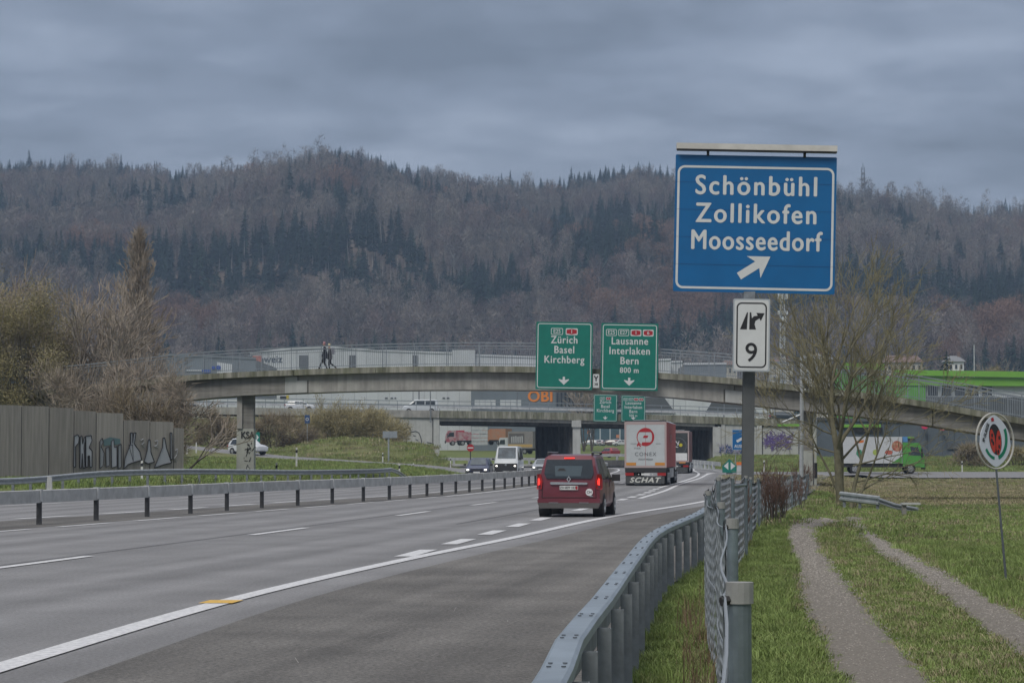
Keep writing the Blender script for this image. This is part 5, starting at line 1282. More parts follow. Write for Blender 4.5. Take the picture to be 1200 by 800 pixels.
# ---- red and white articulated lorry
def lorry(name, label, loc, rz, TL=13.6, rear_img=None, side_m=None, deep=None, back=None, roof=None, Ht=4.0, flap=True):
    t = thing(name, label, 'lorry', loc, rz); t['_o'] = (0, 0, 0); w = 2.55
    MB().span((-w/2, 0, 1.12), (w/2, TL, Ht - .10)).build('trailer_box', side_m, t, local=True)
    fr = MB(); fr.span((-w/2 - .01, -.03, 1.10), (-w/2 + .10, .02, Ht - .08)); fr.span((w/2 - .10, -.03, 1.10), (w/2 + .01, .02, Ht - .08)); fr.span((-w/2 + .101, -.03, 1.10), (w/2 - .101, .02, 1.22)); fr.span((-w/2 + .101, -.03, Ht - .26), (w/2 - .101, .02, Ht - .085))
    fr.build('rear_frame', mat('pinkish_frame', (.38, .30, .29), .5), t, local=True)
    for s in (-1, 1): MB().span((s*.01 if s > 0 else -w/2 + .105, -.02, 1.225), (w/2 - .105 if s > 0 else -.01, .02, Ht - .265)).build('rear_door', back, t, local=True)
    MB().add([(-w/2, 0, Ht - .10), (w/2, 0, Ht - .10), (w/2, TL, Ht - .10), (-w/2, TL, Ht - .10), (-w/2 + .5, 1.2, Ht + .03), (w/2 - .5, 1.2, Ht + .03), (w/2 - .35, TL - .6, Ht + .06), (-w/2 + .35, TL - .6, Ht + .06)], [(0,1,5,4),(1,2,6,5),(2,3,7,6),(3,0,4,7),(4,5,6,7)]).build('roof_sheet', roof, t, local=True)
    MB().span((-w/2, -.05, Ht - .075), (w/2, .0, Ht + .0)).build('roof_edge', TRIM, t, local=True)
    MB().span((-w/2 + .02, -.04, .82), (w/2 - .02, .3, 1.095)).build('rear_beam', TRIM, t, local=True)
    MB().span((-w/2 + .1, .32, .80), (w/2 - .1, TL - 1, 1.11)).build('chassis', TRIM, t, local=True)
    for s in (-1, 1):
        MB().span((s*.98 - .26, -.02, .62), (s*.98 + .26, .1, .80)).build('tail_lamp', TAIL, t, local=True)
        MB().tube((s*.42, -.03, .70), (s*.42, -.055, .70), .035, .035, 8).build('plate_lamp', WHITE, t, local=True)
        for y in (1.6, 2.9, 4.2): wheel(t, s*(w/2 - .17), y, .50, .34, s)
    MB().span((-.26, -.03, .64), (.26, .0, .76)).build('number_plate', PLATEM, t, local=True)
    if flap: MB().span((-w/2 + .05, .02, .12), (w/2 - .12, .06, .60)).build('mudflap', mat('grey_flap', (.06, .063, .065), .8, var=.2, scale=4), t, local=True)
    # tractor
    MB().add([(-1.22, TL + .5, .9), (1.22, TL + .5, .9), (1.22, TL + 2.7, .9), (-1.22, TL + 2.7, .9), (-1.2, TL + .5, 3.5), (1.2, TL + .5, 3.5), (1.1, TL + 2.4, 3.45), (-1.1, TL + 2.4, 3.45)], [(3,2,1,0),(4,5,6,7),(0,1,5,4),(1,2,6,5),(2,3,7,6),(3,0,4,7)]).build('cab', WHITE, t, local=True)
    for s in (-1, 1):
        for y in (TL - .7, TL + 2.0): wheel(t, s*1.1, y, .5, .3, s)
        MB().span((s*1.18, 5.2, .45), (s*1.24, TL - 2.2, 1.05)).build('side_guard', mat('dirty_white_panel', (.42, .43, .43), .6, var=.2, scale=2), t, local=True)
    return t
RED_T = mat('red_tarpaulin', (.42, .055, .06), .55, var=.12, scale=1.2, streak=.1)
GREYB = mat('silver_door', (.42, .45, .46), .5, var=.06, scale=1.5)
lx = at(732, 400, 153.).x; rx_ = at(780.3, 400, 153.).x
lx = at(732, 400, 146.5).x; rx_ = at(780.3, 400, 146.5).x
T1 = lorry('articulated_lorry', 'red and silver articulated lorry seen from behind in the right lane', ((lx + rx_)/2, 146.5, 0), RAD(-6.2), 13.2, None, RED_T, None, GREYB, mat('pale_roof', (.55, .60, .68), .5))
y0 = -.024; X3, Z3 = Vector((1, 0, 0)), Vector((0, 0, 1))
RLOGO = mat('logo_red', (.34, .012, .018), .5)
cz_ = 2.98
ring_faces(MB(), ell(0, cz_, .54, .56, 0, 36), ell(-.02, cz_ - .03, .47, .47, 0, 36), Vector((0, 0, 0)), X3, Z3, -y0 + .002).build('logo', RLOGO, T1, local=True)
mbq = lambda pts, nm='logo', m=RLOGO, o_=.004: MB().add([(a, y0 - o_, b) for a, b in pts], [tuple(range(len(pts)))]).build(nm, m, T1, local=True)
mbq([(-.36, cz_ + .30), (.36, cz_ + .30), (.30, cz_ + .46), (0, cz_ + .54), (-.30, cz_ + .46)])
mbq([(-.16, cz_ - .06), (.12, cz_ - .06), (.18, cz_ + .09), (-.10, cz_ + .09)])
mbq([(-.22, cz_ - .32), (.30, cz_ - .32), (.42, cz_ - .18), (.30, cz_ - .44), (0, cz_ - .53), (-.22, cz_ - .46)])
mbq([(-.44, cz_ - .34), (-.30, cz_ - .50), (-.24, cz_ - .60), (-.36, cz_ - .58), (-.42, cz_ - .50), (-.50, cz_ - .60), (-.54, cz_ - .50)])
mbq([(.36, cz_ + .30), (.50, cz_ + .1), (.50, cz_ - .15), (.36, cz_ - .34), (.40, cz_ - .1), (.40, cz_ + .1)])
DG = mat('dark_print', (.12, .13, .14), .6)
text('PANNEX', .10, 'lettering', DG, T1, (-.72, y0 - .002, cz_ - .42), X3, Z3, .002, .0, local=True); text('SERVIES', .09, 'lettering', DG, T1, (.78, y0 - .002, cz_ - .42), X3, Z3, .002, local=True)
text('IT OUR', .12, 'lettering', DG, T1, (-.50, y0 - .002, 2.28), X3, Z3, .002, .002, local=True)
text('CONEX', .32, 'lettering', DG, T1, (0, y0 - .002, 1.92), X3, Z3, .002, .004, spacing=1.3, local=True); text('POOT MEXIX', .15, 'lettering', DG, T1, (.02, y0 - .002, 1.60), X3, Z3, .002, .003, local=True)
for s in (-1, 1): MB().span((s*.88 - .30, -.034, 1.245), (s*.88 + .30, -.022, 1.42)).build('amber_marker', AMBER, T1, local=True)
text('SCHAT', .42, 'lettering', mat('flap_white', (.55, .56, .52), .6), T1, (-.03, .018, .34), X3, Z3, .004, .02, sx=1.25, spacing=1.15, local=True)
for o in [q for q in T1.children if q.name.startswith('lettering')][-1:]:
    for vv in o.data.vertices: vv.co.x += (vv.co.z - .34) * .35
text('PANNEX', .7, 'lettering', mat('faded_pink', (.50, .26, .25), .6), T1, (1.279, 6.2, 2.9), (0, 1, 0), Z3, .006, .01, local=True)
T1.scale = (.957, .957, .957)
# ---- second lorry
BLKIMG = mat('dark_print_door', (.035, .04, .042), .5, var=.3, scale=1.5)
T2 = lorry('articulated_lorry', 'dark doored lorry partly hidden behind the red and silver lorry', place(240, 791.3), RAD(-5.5), 13.2, None, mat('maroon_side', (.12, .02, .03), .5), None, BLKIMG, mat('pale_roof2', (.5, .52, .54), .5), Ht=4.15)
MB().span((-1.1, -.03, 1.24), (1.1, -.022, 1.95)).build('white_panel', WHITE, T2, local=True)
MB().tube((.50, -.026, 2.72), (.50, -.05, 2.72), .17, .17, 16).build('yellow_disc', mat('yellow_print', (.45, .40, .03), .5), T2, local=True)
for a, b in (((.2, 2.7), (.34, 3.1)), ((.0, 3.1), (.3, 2.75)), ((-.1, 2.6), (.25, 2.5))): MB().tube((a[0], -.03, a[1]), (b[0], -.03, b[1]), .05, .03, 5).build('printed_shape', WHITE, T2, local=True)
ring_faces(MB(), ell(.2, 2.6, .85, .85, 0, 30), ell(.2, 2.6, .80, .80, 0, 30), Vector((0, -.026, 0)), X3, Z3, .003).build('printed_ring', mat('grey_print', (.12, .13, .14), .5), T2, local=True)
MB().span((.25, -.034, 1.22), (1.1, -.022, 1.235)).build('trim_line', S_RED, T2, local=True)
MB().span((.35, -.05, .98), (.95, -.041, 1.10)).build('amber_marker', AMBER, T2, local=True)

# ---- oncoming cars (front towards the camera: rz about 180 deg)
def front_car(name, label, D, px, hd, body, L, Wd, Ht, S, cat='car', beams=True, wind=None, ww=None, z=0.0, group=None, grille=None):
    v, surf = car(name, label, place(D + L/2, px, z), RAD(180) + hd, S, body, L, Wd, cat=cat, group=group)
    wheels(v, L, Wd, .8, L - .85, .33); yf = L/2
    i = wind; a, b = S[i], S[i + 1]
    def pt(s_, f, e=.02):
        y = a[0] + (b[0] - a[0]) * f; zt = a[3] + (b[3] - a[3]) * f; r = (a[5] + (b[5] - a[5]) * f) * Wd/2 - .12
        return (s_ * r, y - L/2 + e, zt + e)
    MB().add([pt(-1, .97), pt(1, .97), pt(1, .08), pt(-1, .08)], [(3,2,1,0)]).build('windscreen', GLASS2, v, local=True)
    fz = S[-1][2]
    for s in (-1, 1):
        m = HEAD_ON if beams else HEAD
        MB().box((s*Wd*.36, yf - .02, fz - .04), (.28, .14, .13)).build('headlamp', HEAD, v, local=True)
        MB().box((s*Wd*.37, yf + .055, fz - .04), (.15, .02, .09)).build('lit_lamp', m, v, local=True)
        MB().box((s*(Wd/2 + .10), S[i][0] - L/2 + .55, S[i][2] + .10), (.20, .12, .14)).build('door_mirror', TRIM, v, local=True)
    MB().box((0, yf + .0, fz - .05), (Wd*.50, .06, .12)).build('grille', grille or TRIM, v, local=True)
    MB().box((0, yf - .01, .42), (Wd*.80, .10, .24)).build('lower_grille', TRIM, v, local=True)
    MB().box((0, yf + .045, .50), (.50, .02, .10)).build('number_plate', PLATEM, v, local=True)
    glass_side(v, surf, S[1][0] + .3, L*.36, S[1][0] + .45, L*.36); glass_side(v, surf, L*.38, S[i][0] + .5, L*.38, S[i][0] + .05)
    return v
def hatch(Ht, L=4.3, hood=.98, nose=.72, slope=.9, wr=.74):
    return [(0, .34, .92, 1.0, .90, .80), (.12, .30, .98, Ht*.80, .96, .76), (.55, .28, .98, Ht*.98, 1, wr), (L*.35, .26, .97, Ht, 1, wr), (L*.60, .26, .96, Ht*.97, 1, wr - .02), (L*.60 + slope*.85, .27, .94, hood + .04, .99, .80), (L - .35, .30, hood - .14, hood - .08, .95, .80), (L, .34, nose, nose + .10, .84, .70)]
NAVY = paint('navy_paint', (.018, .028, .075))
front_car('oncoming_car', 'dark blue car coming towards us with headlights on, left of the white van', 187, 562, RAD(-5), NAVY, 4.2, 1.80, 1.58, hatch(1.58, 4.2), wind=4, group='oncoming vehicles')
SILVER = paint('silver_paint', (.33, .36, .39))
front_car('oncoming_car', 'silver oncoming car with headlights on, half hidden by the red people carrier', 222, 636.5, RAD(-5), SILVER, 4.4, 1.80, 1.46, hatch(1.46, 4.4, .92), wind=4, group='oncoming vehicles')
# van
VW = paint('van_white', (.52, .55, .57), .4)
Sv = [(0, .40, 1.35, 2.25, .97, .84), (.15, .38, 1.38, 2.50, 1, .84), (3.6, .36, 1.36, 2.52, 1, .84), (4.3, .36, 1.34, 2.46, 1, .82), (4.95, .36, 1.32, 1.46, .99, .86), (5.5, .38, 1.12, 1.24, .96, .84), (5.7, .40, .92, 1.02, .90, .78)]
v = front_car('oncoming_van', 'white delivery van coming towards us beside the dark blue car', 206, 596.3, RAD(-5), VW, 5.7, 2.04, 2.5, Sv, 'van', wind=3, group='oncoming vehicles')
MB().box((0, 5.7/2 - .0, .78), (1.86, .12, .62)).build('dark_front', TRIM, v, local=True); MB().tube((0, 2.85, .98), (0, 2.93, .98), .09, .09, 14).build('emblem', CHROME, v, local=True)
# ---- side-on cars
def side_car(name, label, loc, rz, body, L, Wd, S, group=None, cat='car', r=.33, wins=None, lamps=True):
    v, surf = car(name, label, loc, rz, S, body, L, Wd, group=group, cat=cat)
    wheels(v, L, Wd, .82, L - .88, r)
    for a in (wins or ((.45, L*.33, .65, L*.33), (L*.345, L*.49, L*.345, L*.485), (L*.505, L*.74, L*.50, L*.61))): glass_side(v, surf, *a)
    if lamps:
        for s in (-1, 1):
            MB().box((s*(Wd*.43), -L/2 + .06, .92), (.18, .16, .20)).build('tail_lamp', TAIL, v, local=True); MB().box((s*Wd*.38, L/2 - .14, .72), (.25, .2, .12)).build('headlamp', HEAD, v, local=True)
    a, b = S[0], S[2]; 
    MB().add([(-Wd*.33, -L/2 - .0, 1.05), (Wd*.33, -L/2 - .0, 1.05), (Wd*.30, S[1][0] - L/2 - .03 + .2, a[3] + (b[3] - a[3]) * .85), (-Wd*.30, S[1][0] - L/2 - .03 + .2, a[3] + (b[3] - a[3]) * .85)], [(0,1,2,3)]).build('rear_window', GLASS, v, local=True)
    return v
def on_slip(px):
    D = 250.
    for _ in range(20): x = (px - 600) / FPX * D; D = float(RAMP_Y(x))
    return x, D
WCAR = paint('white_paint', (.56, .59, .62), .35)
x, D = on_slip(291); z = float(RAMP_Z(x)) + .11
a = math.atan2(float(RAMP_Y(x + 1) - RAMP_Y(x - 1)), 2.0)
v = side_car('white_suv', 'white family car on the slip road passing behind the bridge pier', (x, D, z), a - RAD(90), WCAR, 4.52, 1.84, hatch(1.68, 4.52, 1.02, .74, .9, .73))
v.rotation_euler[1] = 0
SILV_V = mat('pale_van_paint', (.50, .54, .57), .4)
# minivan and cars on the far bridge
def on_b2(px, y=350.): x = (px - 600) / FPX * y; return (x, y, float(B2T(x)) - .345)
Sm = [(0, .34, 1.10, 1.60, .97, .82), (.12, .32, 1.12, 1.90, 1, .80), (.5, .30, 1.12, 1.97, 1, .80), (3.2, .30, 1.10, 1.95, 1, .80), (4.15, .30, 1.06, 1.20, .98, .82), (4.7, .32, .98, 1.08, .95, .80), (4.9, .36, .70, .82, .88, .74)]
p = on_b2(492.5, 351); side_car('minivan', 'white minivan with dark windows driving left over the far bridge', p, RAD(90), SILV_V, 4.9, 1.9, Sm, wins=((.3, 1.7, .35, 1.7), (1.8, 3.0, 1.8, 2.95), (3.1, 4.0, 3.05, 3.4)))
p = on_b2(352, 351); side_car('white_car', 'white and dark car on the far bridge left of the bushes', p, RAD(-90), WCAR, 4.3, 1.8, hatch(1.5, 4.3))
p = on_b2(920, 351); side_car('dark_car', 'dark car on the far bridge above the violet graffiti', (p[0], p[1], p[2]), RAD(-90), paint('dark_green_paint', (.02, .03, .032)), 4.5, 1.8, hatch(1.5, 4.5))
# red car going away beyond the curve
v = side_car('red_car', 'red car driving away behind the curved barrier left of the lorry', (at(714.3, 400, 402).x, 404.5, Hs(at(714.3, 400, 402).x, 404.5) + .05), RAD(28), paint('bright_red_paint', (.28, .03, .045)), 4.2, 1.8, hatch(1.55, 4.2))
# parked cars at the dealership
park = [(697, 505, 523, 'grey'), (706, 504, 521, 'white'), (717, 503, 520, 'black'), (688.5, 503, 519, 'white'), (724, 507, 522, 'red'), (729, 504, 522, 'white'), (738, 503, 521, 'silver'), (711, 507, 524, 'rose')]
park = [(691, 'pale grey hatchback parked nearest the pier below the glass showroom', (.36, .39, .41), 75, 640), (699.5, 'white and red car second in the showroom row', (.45, .42, .45), 60, 640), (707.5, 'black car parked in the showroom row', (.03, .03, .035), 100, 655),
        (713.5, 'brown car parked in the middle of the showroom row', (.11, .075, .065), 85, 640), (719, 'white car in the second row below the showroom', (.5, .52, .54), 95, 665), (720.5, 'rose red car parked left of the big white car', (.30, .06, .09), 15, 642),
        (727.5, 'large white car at the right end of the showroom row', (.5, .52, .53), 95, 628), (736, 'silver car behind the red and silver lorry edge', (.36, .38, .40), 95, 650)]
for px, lb_, col, hd, D in park:
    x = (px - 600) / FPX * D
    side_car('parked_car', lb_, (x, D, Hs(x, D) + .02), RAD(hd), paint('car_paint_%d' % int(col[0]*1000 + px), col), 4.3, 1.8, hatch(1.5, 4.3), group='cars parked at the glass showroom')
# yellow-black trailer lorry seen from the side through the left opening
def rigid(name, label, loc, rz, L, boxm, cabm, Ht=3.6, box0=None):
    t = thing(name, label, 'lorry', loc, rz); t['_o'] = (0, 0, 0)
    MB().span((-1.25, -L/2, 1.0), (1.25, L/2 - 2.15, Ht)).build('box_body', boxm, t, local=True)
    MB().span((-1.1, -L/2 + .1, .62), (1.1, L/2 - .4, .98)).build('chassis', TRIM, t, local=True)
    c = L/2; V = [(-1.2, c - 2.1, .75), (1.2, c - 2.1, .75), (1.2, c, .60), (-1.2, c, .60), (-1.2, c - 2.1, 3.0), (1.2, c - 2.1, 3.0), (1.15, c - .45, 2.95), (-1.15, c - .45, 2.95), (-1.2, c - .03, 1.75), (1.2, c - .03, 1.75)]
    MB().add(V, [(3,2,1,0),(4,5,6,7),(0,1,5,4),(1,2,9,6,5),(2,3,8,9),(3,0,4,7,8),(7,6,9,8)]).build('cab', cabm, t, local=True)
    for s in (-1, 1):
        MB().add([(s*1.205, c - 1.55, 1.75), (s*1.205, c - .35, 1.75), (s*1.19, c - .62, 2.55), (s*1.19, c - 1.55, 2.6)], [(0,1,2,3)]).build('side_window', GLASS, t, local=True)
        for y in (-L/2 + 1.7, c - 1.35): wheel(t, s*1.05, y, .47, .3, s)
        MB().span((s*1.2, c - .35, 1.6), (s*1.42, c - .2, 2.4)).build('mirror', TRIM, t, local=True)
    MB().add([(-1.1, c - .055, 1.82), (1.1, c - .055, 1.82), (1.06, c - .44, 2.8), (-1.06, c - .44, 2.8)], [(0,1,2,3)]).build('windscreen', GLASS, t, local=True)
    MB().span((-1.15, c + .005, .45), (1.15, c + .08, .95)).build('bumper', TRIM, t, local=True)
    return t
x = (1028 - 600) / FPX * 243.
GRN = mat('bright_green_paint', (.07, .27, .045), .4); BOXW = mat('white_box_body', (.46, .48, .49), .5, var=.05)
T3 = rigid('delivery_lorry', 'white box lorry with green cab and food pictures driving on the side road', (x, 242.0, float(sidez(60, 242)) + .04), RAD(-90), 8.4, BOXW, GRN, 3.55)
# livery on the side facing us (local +x side faces the camera after turning)
def dec(pts, m, nm='livery_print'): return MB().add([(1.2545, a, b) for a, b in pts], [tuple(range(len(pts)))]).build(nm, m, T3, local=True)
dec([(-2.5, 2.9), (-1.7, 3.0), (-1.6, 3.25), (-2.5, 3.15)], mat('orange_print', (.55, .14, .02), .5))
dec([(-2.4, 1.9), (-2.1, 1.5), (-1.7, 1.7), (-1.9, 2.3), (-2.3, 2.35)], mat('teal_print', (.04, .22, .12), .5))
dec(ell(-.55, 2.05, .25, .28, 0, 12), mat('lime_print', (.30, .38, .08), .5)); dec(ell(.75, 2.05, .38, .22, 0, 12), mat('coral_print', (.45, .10, .07), .5))
dec(ell(1.55, 2.65, .52, .52, 0, 16), mat('tomato_print', (.32, .05, .03), .5, col2=(.40, .25, .15), scale=3))
dec([(1.0, 1.02), (2.02, 1.02), (2.02, 1.7)], GRN)
MB().span((-1.0, 2.12, 3.05), (1.0, 2.6, 3.55)).build('wind_deflector', mat('sky_blue_paint', (.08, .22, .45), .4), T3, local=True)
x = at(607, 400, 455).x
T4 = rigid('trailer_lorry', 'grey lorry with yellow stripe and printed side seen through the left bridge opening', (x, 455, Hs(x, 455)), RAD(64), 7.2, mat('grey_brown_box', (.20, .19, .18), .6, var=.1), GREYB, 4.1)
def dec4(pts, m, nm='livery_print'): return MB().add([(-1.2545, a, b) for a, b in pts][::-1], [tuple(range(len(pts)))]).build(nm, m, T4, local=True)
dec4([(-3.5, 1.25), (1.4, 1.25), (1.4, 1.75), (-3.5, 1.75)], mat('yellow_ochre_print', (.42, .28, .09), .5))
dec4([(-1.9, 1.9), (1.2, 1.9), (1.2, 3.7), (-1.9, 3.7)], mat('dark_mural', (.09, .085, .08), .6))
for i in range(6): dec4([(-1.6 + i*.42, 2.0), (-1.35 + i*.42, 2.0), (-1.3 + i*.42, 3.3 - .1*(i % 3)), (-1.6 + i*.42, 3.2)], mat('pale_mural', (.33, .34, .35), .6), 'printed_figure')
for o in [q for q in T4.children if q.name.startswith('printed_figure')]:
    for vv in o.data.vertices: vv.co.x -= .006
text('18', .6, 'lettering', S_WHITE, T4, (0, -3.603, 2.4), X3, Z3, .004, .03, local=True)
x = at(581, 400, 500).x
T5 = rigid('orange_lorry', 'orange lorry parked beside the ribbed board beyond the far bridge', (x, 500, Hs(x, 500) + 1.3), RAD(60), 6.0, mat('muted_orange', (.36, .15, .07), .6, col2=(.30, .19, .12), scale=1.5), mat('muted_orange', (.36, .15, .07), .6), 3.2)
for i, (px, lb_, m, D) in enumerate(((537, 'red van with white print parked beyond the far bridge, left of a red one', mat('red_white_print', (.30, .06, .085), .5, col2=(.38, .32, .33), scale=1.6), 498), (546, 'plain red van parked next to the ribbed board beyond the far bridge', paint('signal_red_paint', (.34, .03, .05)), 500))):
    x = at(px, 400, D).x; v = rigid('red_van', lb_, (x, D, Hs(x, D) + 1.2), RAD(97), 5.0, m, m, 2.7)
c, w, h = two(552.5, 571.5, 491, 521.5, 470); t = thing('ribbed_board', 'large pale ribbed board standing beyond the far bridge', 'board', (c.x, 470, Hs(c.x, 470)))
for k in range(7): MB().span((c.x - w/2, 470, c.z - h/2 + h*k/7 + .05), (c.x + w/2, 470.15, c.z - h/2 + h*(k+1)/7 - .04)).build('panel', GALV_L, t)
for s in (-.45, .45): MB().span((c.x + s*w - .1, 470.2, c.z - h/2 - 1), (c.x + s*w + .1, 470.4, c.z + h/2)).build('post', GALV_D, t)
# vehicles standing on the bank at the left
for i, (px, lb_, m, D, L_) in enumerate(((186, 'blue van on the bank left of the row of vehicles behind the noise barrier', paint('van_blue', (.03, .09, .40)), 362, 5.0), (198, 'white van with dark lettering on the bank behind the noise barrier', WHITE, 364, 5.2), (212, 'dark grey pickup between the white van and the white wall', paint('pickup_grey', (.04, .045, .05)), 362, 4.8))):
    x = at(px, 400, D).x; rigid('bank_van', lb_, (x, D, Hs(x, D)), RAD(90), L_, m, m, 2.4)
# ================================================================ the two walkers on the footbridge
def person(label, X, D, z, hgt, face, pose, jacket, trousers, hairm, hairlen, skin, pack=None):
    t = thing('person', label, 'person', (X, D, z), face); t['_o'] = (0, 0, 0); k = hgt / 1.75
    me = bpy.data.meshes.new('body')
    # local: +x is forward
    J = [(0, 0, .92), (0, 0, 1.10), (.01, 0, 1.30), (.015, 0, 1.44), (.03, 0, 1.52), (.055, 0, 1.62), (.06, 0, 1.70)]
    Rr = [(.135, .16), (.12, .15), (.125, .185), (.075, .10), (.055, .055), (.085, .078), (.07, .065)]
    E = [(0,1),(1,2),(2,3),(3,4),(4,5),(5,6)]
    def limb(pts, rr, root):
        p = root
        for q, r_ in zip(pts, rr): J.append(q); Rr.append((r_, r_)); E.append((p, len(J) - 1)); p = len(J) - 1
    for s, (kx, kz, fx, fz) in zip((-1, 1), pose['legs']):
        limb([(.0, s*.09, .86), (kx, s*.09, kz), (fx, s*.09, fz + .09), (fx + .04, s*.09, fz + .04), (fx + .17, s*.10, fz + .035)], [.095, .068, .045, .045, .035], 0)
    for s, (ex, ez, hx, hz_) in zip((-1, 1), pose['arms']):
        limb([(.01, s*.17, 1.40), (ex, s*.23, ez), (hx, s*.22, hz_), (hx + .03, s*.22, hz_ - .08)], [.06, .046, .034, .036], 2)
        h0 = len(J) - 1
        for f in range(4): limb([(hx + .035 + .006*f, s*(.205 + .016*f), hz_ - .13 - .008*(f in (1, 2))), (hx + .05, s*(.20 + .016*f), hz_ - .165)], [.010, .008], h0)
        limb([(hx + .06, s*.19, hz_ - .09)], [.010], h0)
    me.from_pydata([(a*k, b*k, c*k) for a, b, c in J], E, []); ob = bpy.data.objects.new('body', me); COL.objects.link(ob)
    md = ob.modifiers.new('skin', 'SKIN'); sv = me.skin_vertices[0].data
    for i, (a, b) in enumerate(Rr): sv[i].radius = (a*k, b*k)
    sv[0].use_root = True; md2 = ob.modifiers.new('sub', 'SUBSURF'); md2.levels = 1; md2.render_levels = 1
    dg = bpy.context.evaluated_depsgraph_get(); m2 = bpy.data.meshes.new_from_object(ob.evaluated_get(dg)); bpy.data.objects.remove(ob)
    m2.materials.clear()
    for m in (jacket, trousers, skin, RUBBER): m2.materials.append(m)
    for f in m2.polygons:
        c = f.center / k; f.use_smooth = True
        f.material_index = 2 if (c.z > 1.49 and abs(c.y) < .15) else (0 if c.z > .90 or abs(c.y) > .175 and c.z > .84 else (3 if c.z < min(.12, 9) else 1))
        if abs(c.y) > .16 and .55 < c.z < .87: f.material_index = 2
    o = bpy.data.objects.new('body', m2); COL.objects.link(o); o.parent = t
    # coat skirt, hair, face
    mb = MB(); n = 14
    for zz, rx2, ry2 in ((.74, .17, .20), (.95, .16, .19), (1.15, .15, .185)):
        for i in range(n): a = 2*math.pi*i/n; mb.v.append((rx2*math.cos(a)*k, ry2*math.sin(a)*k, zz*k))
    for j in range(2):
        for i in range(n): mb.f.append((j*n+i, j*n+(i+1) % n, (j+1)*n+(i+1) % n, (j+1)*n+i))
    mb.build('jacket', jacket, t, local=True, smooth=True)
    bm = bmesh.new(); bmesh.ops.create_uvsphere(bm, u_segments=14, v_segments=10, radius=1)
    for v in bm.verts:
        v.co = Vector((v.co.x*.098 + .045, v.co.y*.09, v.co.z*.105 + 1.685 - (hairlen * max(0, -v.co.z) if v.co.x < .1 else 0)))
        if v.co.x > .105: v.co.x = .105 - .02 * (v.co.z < 1.69)
        v.co *= k
    mh = bpy.data.meshes.new('hair'); bm.to_mesh(mh); bm.free(); mh.materials.append(hairm); oh = bpy.data.objects.new('hair', mh); COL.objects.link(oh); oh.parent = t
    fc = MB()
    for s in (-1, 1): fc.box((.138*k, s*.03*k, 1.655*k), (.012, .018, .012))
    fc.build('eyes', S_BLACK, t, local=True); MB().box((.152*k, 0, 1.63*k), (.03, .022, .035)).build('nose', skin, t, local=True); MB().box((.135*k, 0, 1.595*k), (.012, .045, .010)).build('mouth', mat('lips', (.30, .10, .09), .6), t, local=True)
    for s in (-1, 1): MB().box((.05*k, s*.088*k, 1.64*k), (.04, .02, .06)).build('ear', skin, t, local=True)
    if pack: 
        MB().poly([(-.17, 1.05), (.17, 1.05), (.17, 1.42), (.12, 1.48), (-.12, 1.48), (-.17, 1.42)], (-.22*k, 0, 0), (0, 1, 0), (0, 0, 1), .16).build('backpack', pack, t, local=True)
    return t
SKIN = mat('skin', (.42, .26, .20), .6); DKBLUE = mat('dark_jacket', (.016, .018, .032), .9, var=.2); GREYJ = mat('grey_jacket', (.075, .075, .085), .9, var=.2); DKT = mat('dark_trousers', (.012, .013, .018), .9)
for lab_, px, off, hgt, pose, jk, hm_, hl, pk in (
    ('walker in a dark jacket with grey-pink cap, in front on the footbridge', 380.5, 1.2, 1.80, {'legs': [(.20, .50, .38, .0), (.02, .46, -.16, .03)], 'arms': [(-.06, 1.13, -.04, .88), (.05, 1.13, .16, .92)]}, DKBLUE, mat('pink_grey_cap', (.36, .19, .21), .8, var=.3, scale=9), .02, None),
    ('walker with light blond hair and grey backpack, behind on the footbridge', 386.3, 1.9, 1.70, {'legs': [(.05, .46, .02, .0), (-.04, .50, -.44, .10)], 'arms': [(-.10, 1.13, -.14, .9), (.08, 1.13, .2, .95)]}, GREYJ, mat('blond_hair', (.48, .43, .26), .8), .05, mat('grey_backpack', (.16, .165, .20), .8, var=.2))):
    xx = xof(px); d = float(B1D(xx)) + off; xx = (px - 600) / FPX * d
    person(lab_, xx, d, float(B1TOP(xx)) - .09, hgt, RAD(180), pose, jk, DKT, hm_, hl, SKIN, pk)
# ================================================================ chain-link fence on the right
FG = mat('fence_post_green_grey', (.16, .20, .215), .5, var=.2, scale=5, metal=.3, bump=.1, streak=.15)
FCAP = mat('fence_cap_grey', (.24, .245, .235), .7, var=.1, scale=20)
WIRE = mat('galvanised_wire', (.25, .28, .305), .6, metal=.2)
fence = thing('chain_link_fence', 'sagging chain-link fence on round steel posts beside the farm path', 'fence', (.5, 5.9, 0))
fposts = [(-1.2, 1.50), (5.9, 1.54), (12.5, 1.52), (19.4, 1.47), (26.2, 1.46), (33, 1.54), (38, 1.52), (46, 1.45), (53, 1.36), (62, 1.26), (69, 1.26), (76, 1.2), (83, 1.15), (90, 1.1), (97, 1.1), (108, 1.0), (117, .95), (125, .9)]
def fz(x, y): return Hs(x, y)
FP = []
for d, top in fposts:
    x = float(FENCE(d)); zg = fz(x, d); FP.append(Vector((x, d, top))); r = .028
    MB().tube((x, d, zg - .3), (x, d, top - .05), r, r, 14).build('post', FG, fence, smooth=False)
    MB().tube((x, d, top - .05), (x, d, top + .0), r * 1.18, r * 1.18, 14).build('cap', FCAP, fence)
    MB().tube((x - .045, d - .02, top - .045), (x + .01, d, top - .035), .012, .012, 6).build('clip', TRIM, fence)
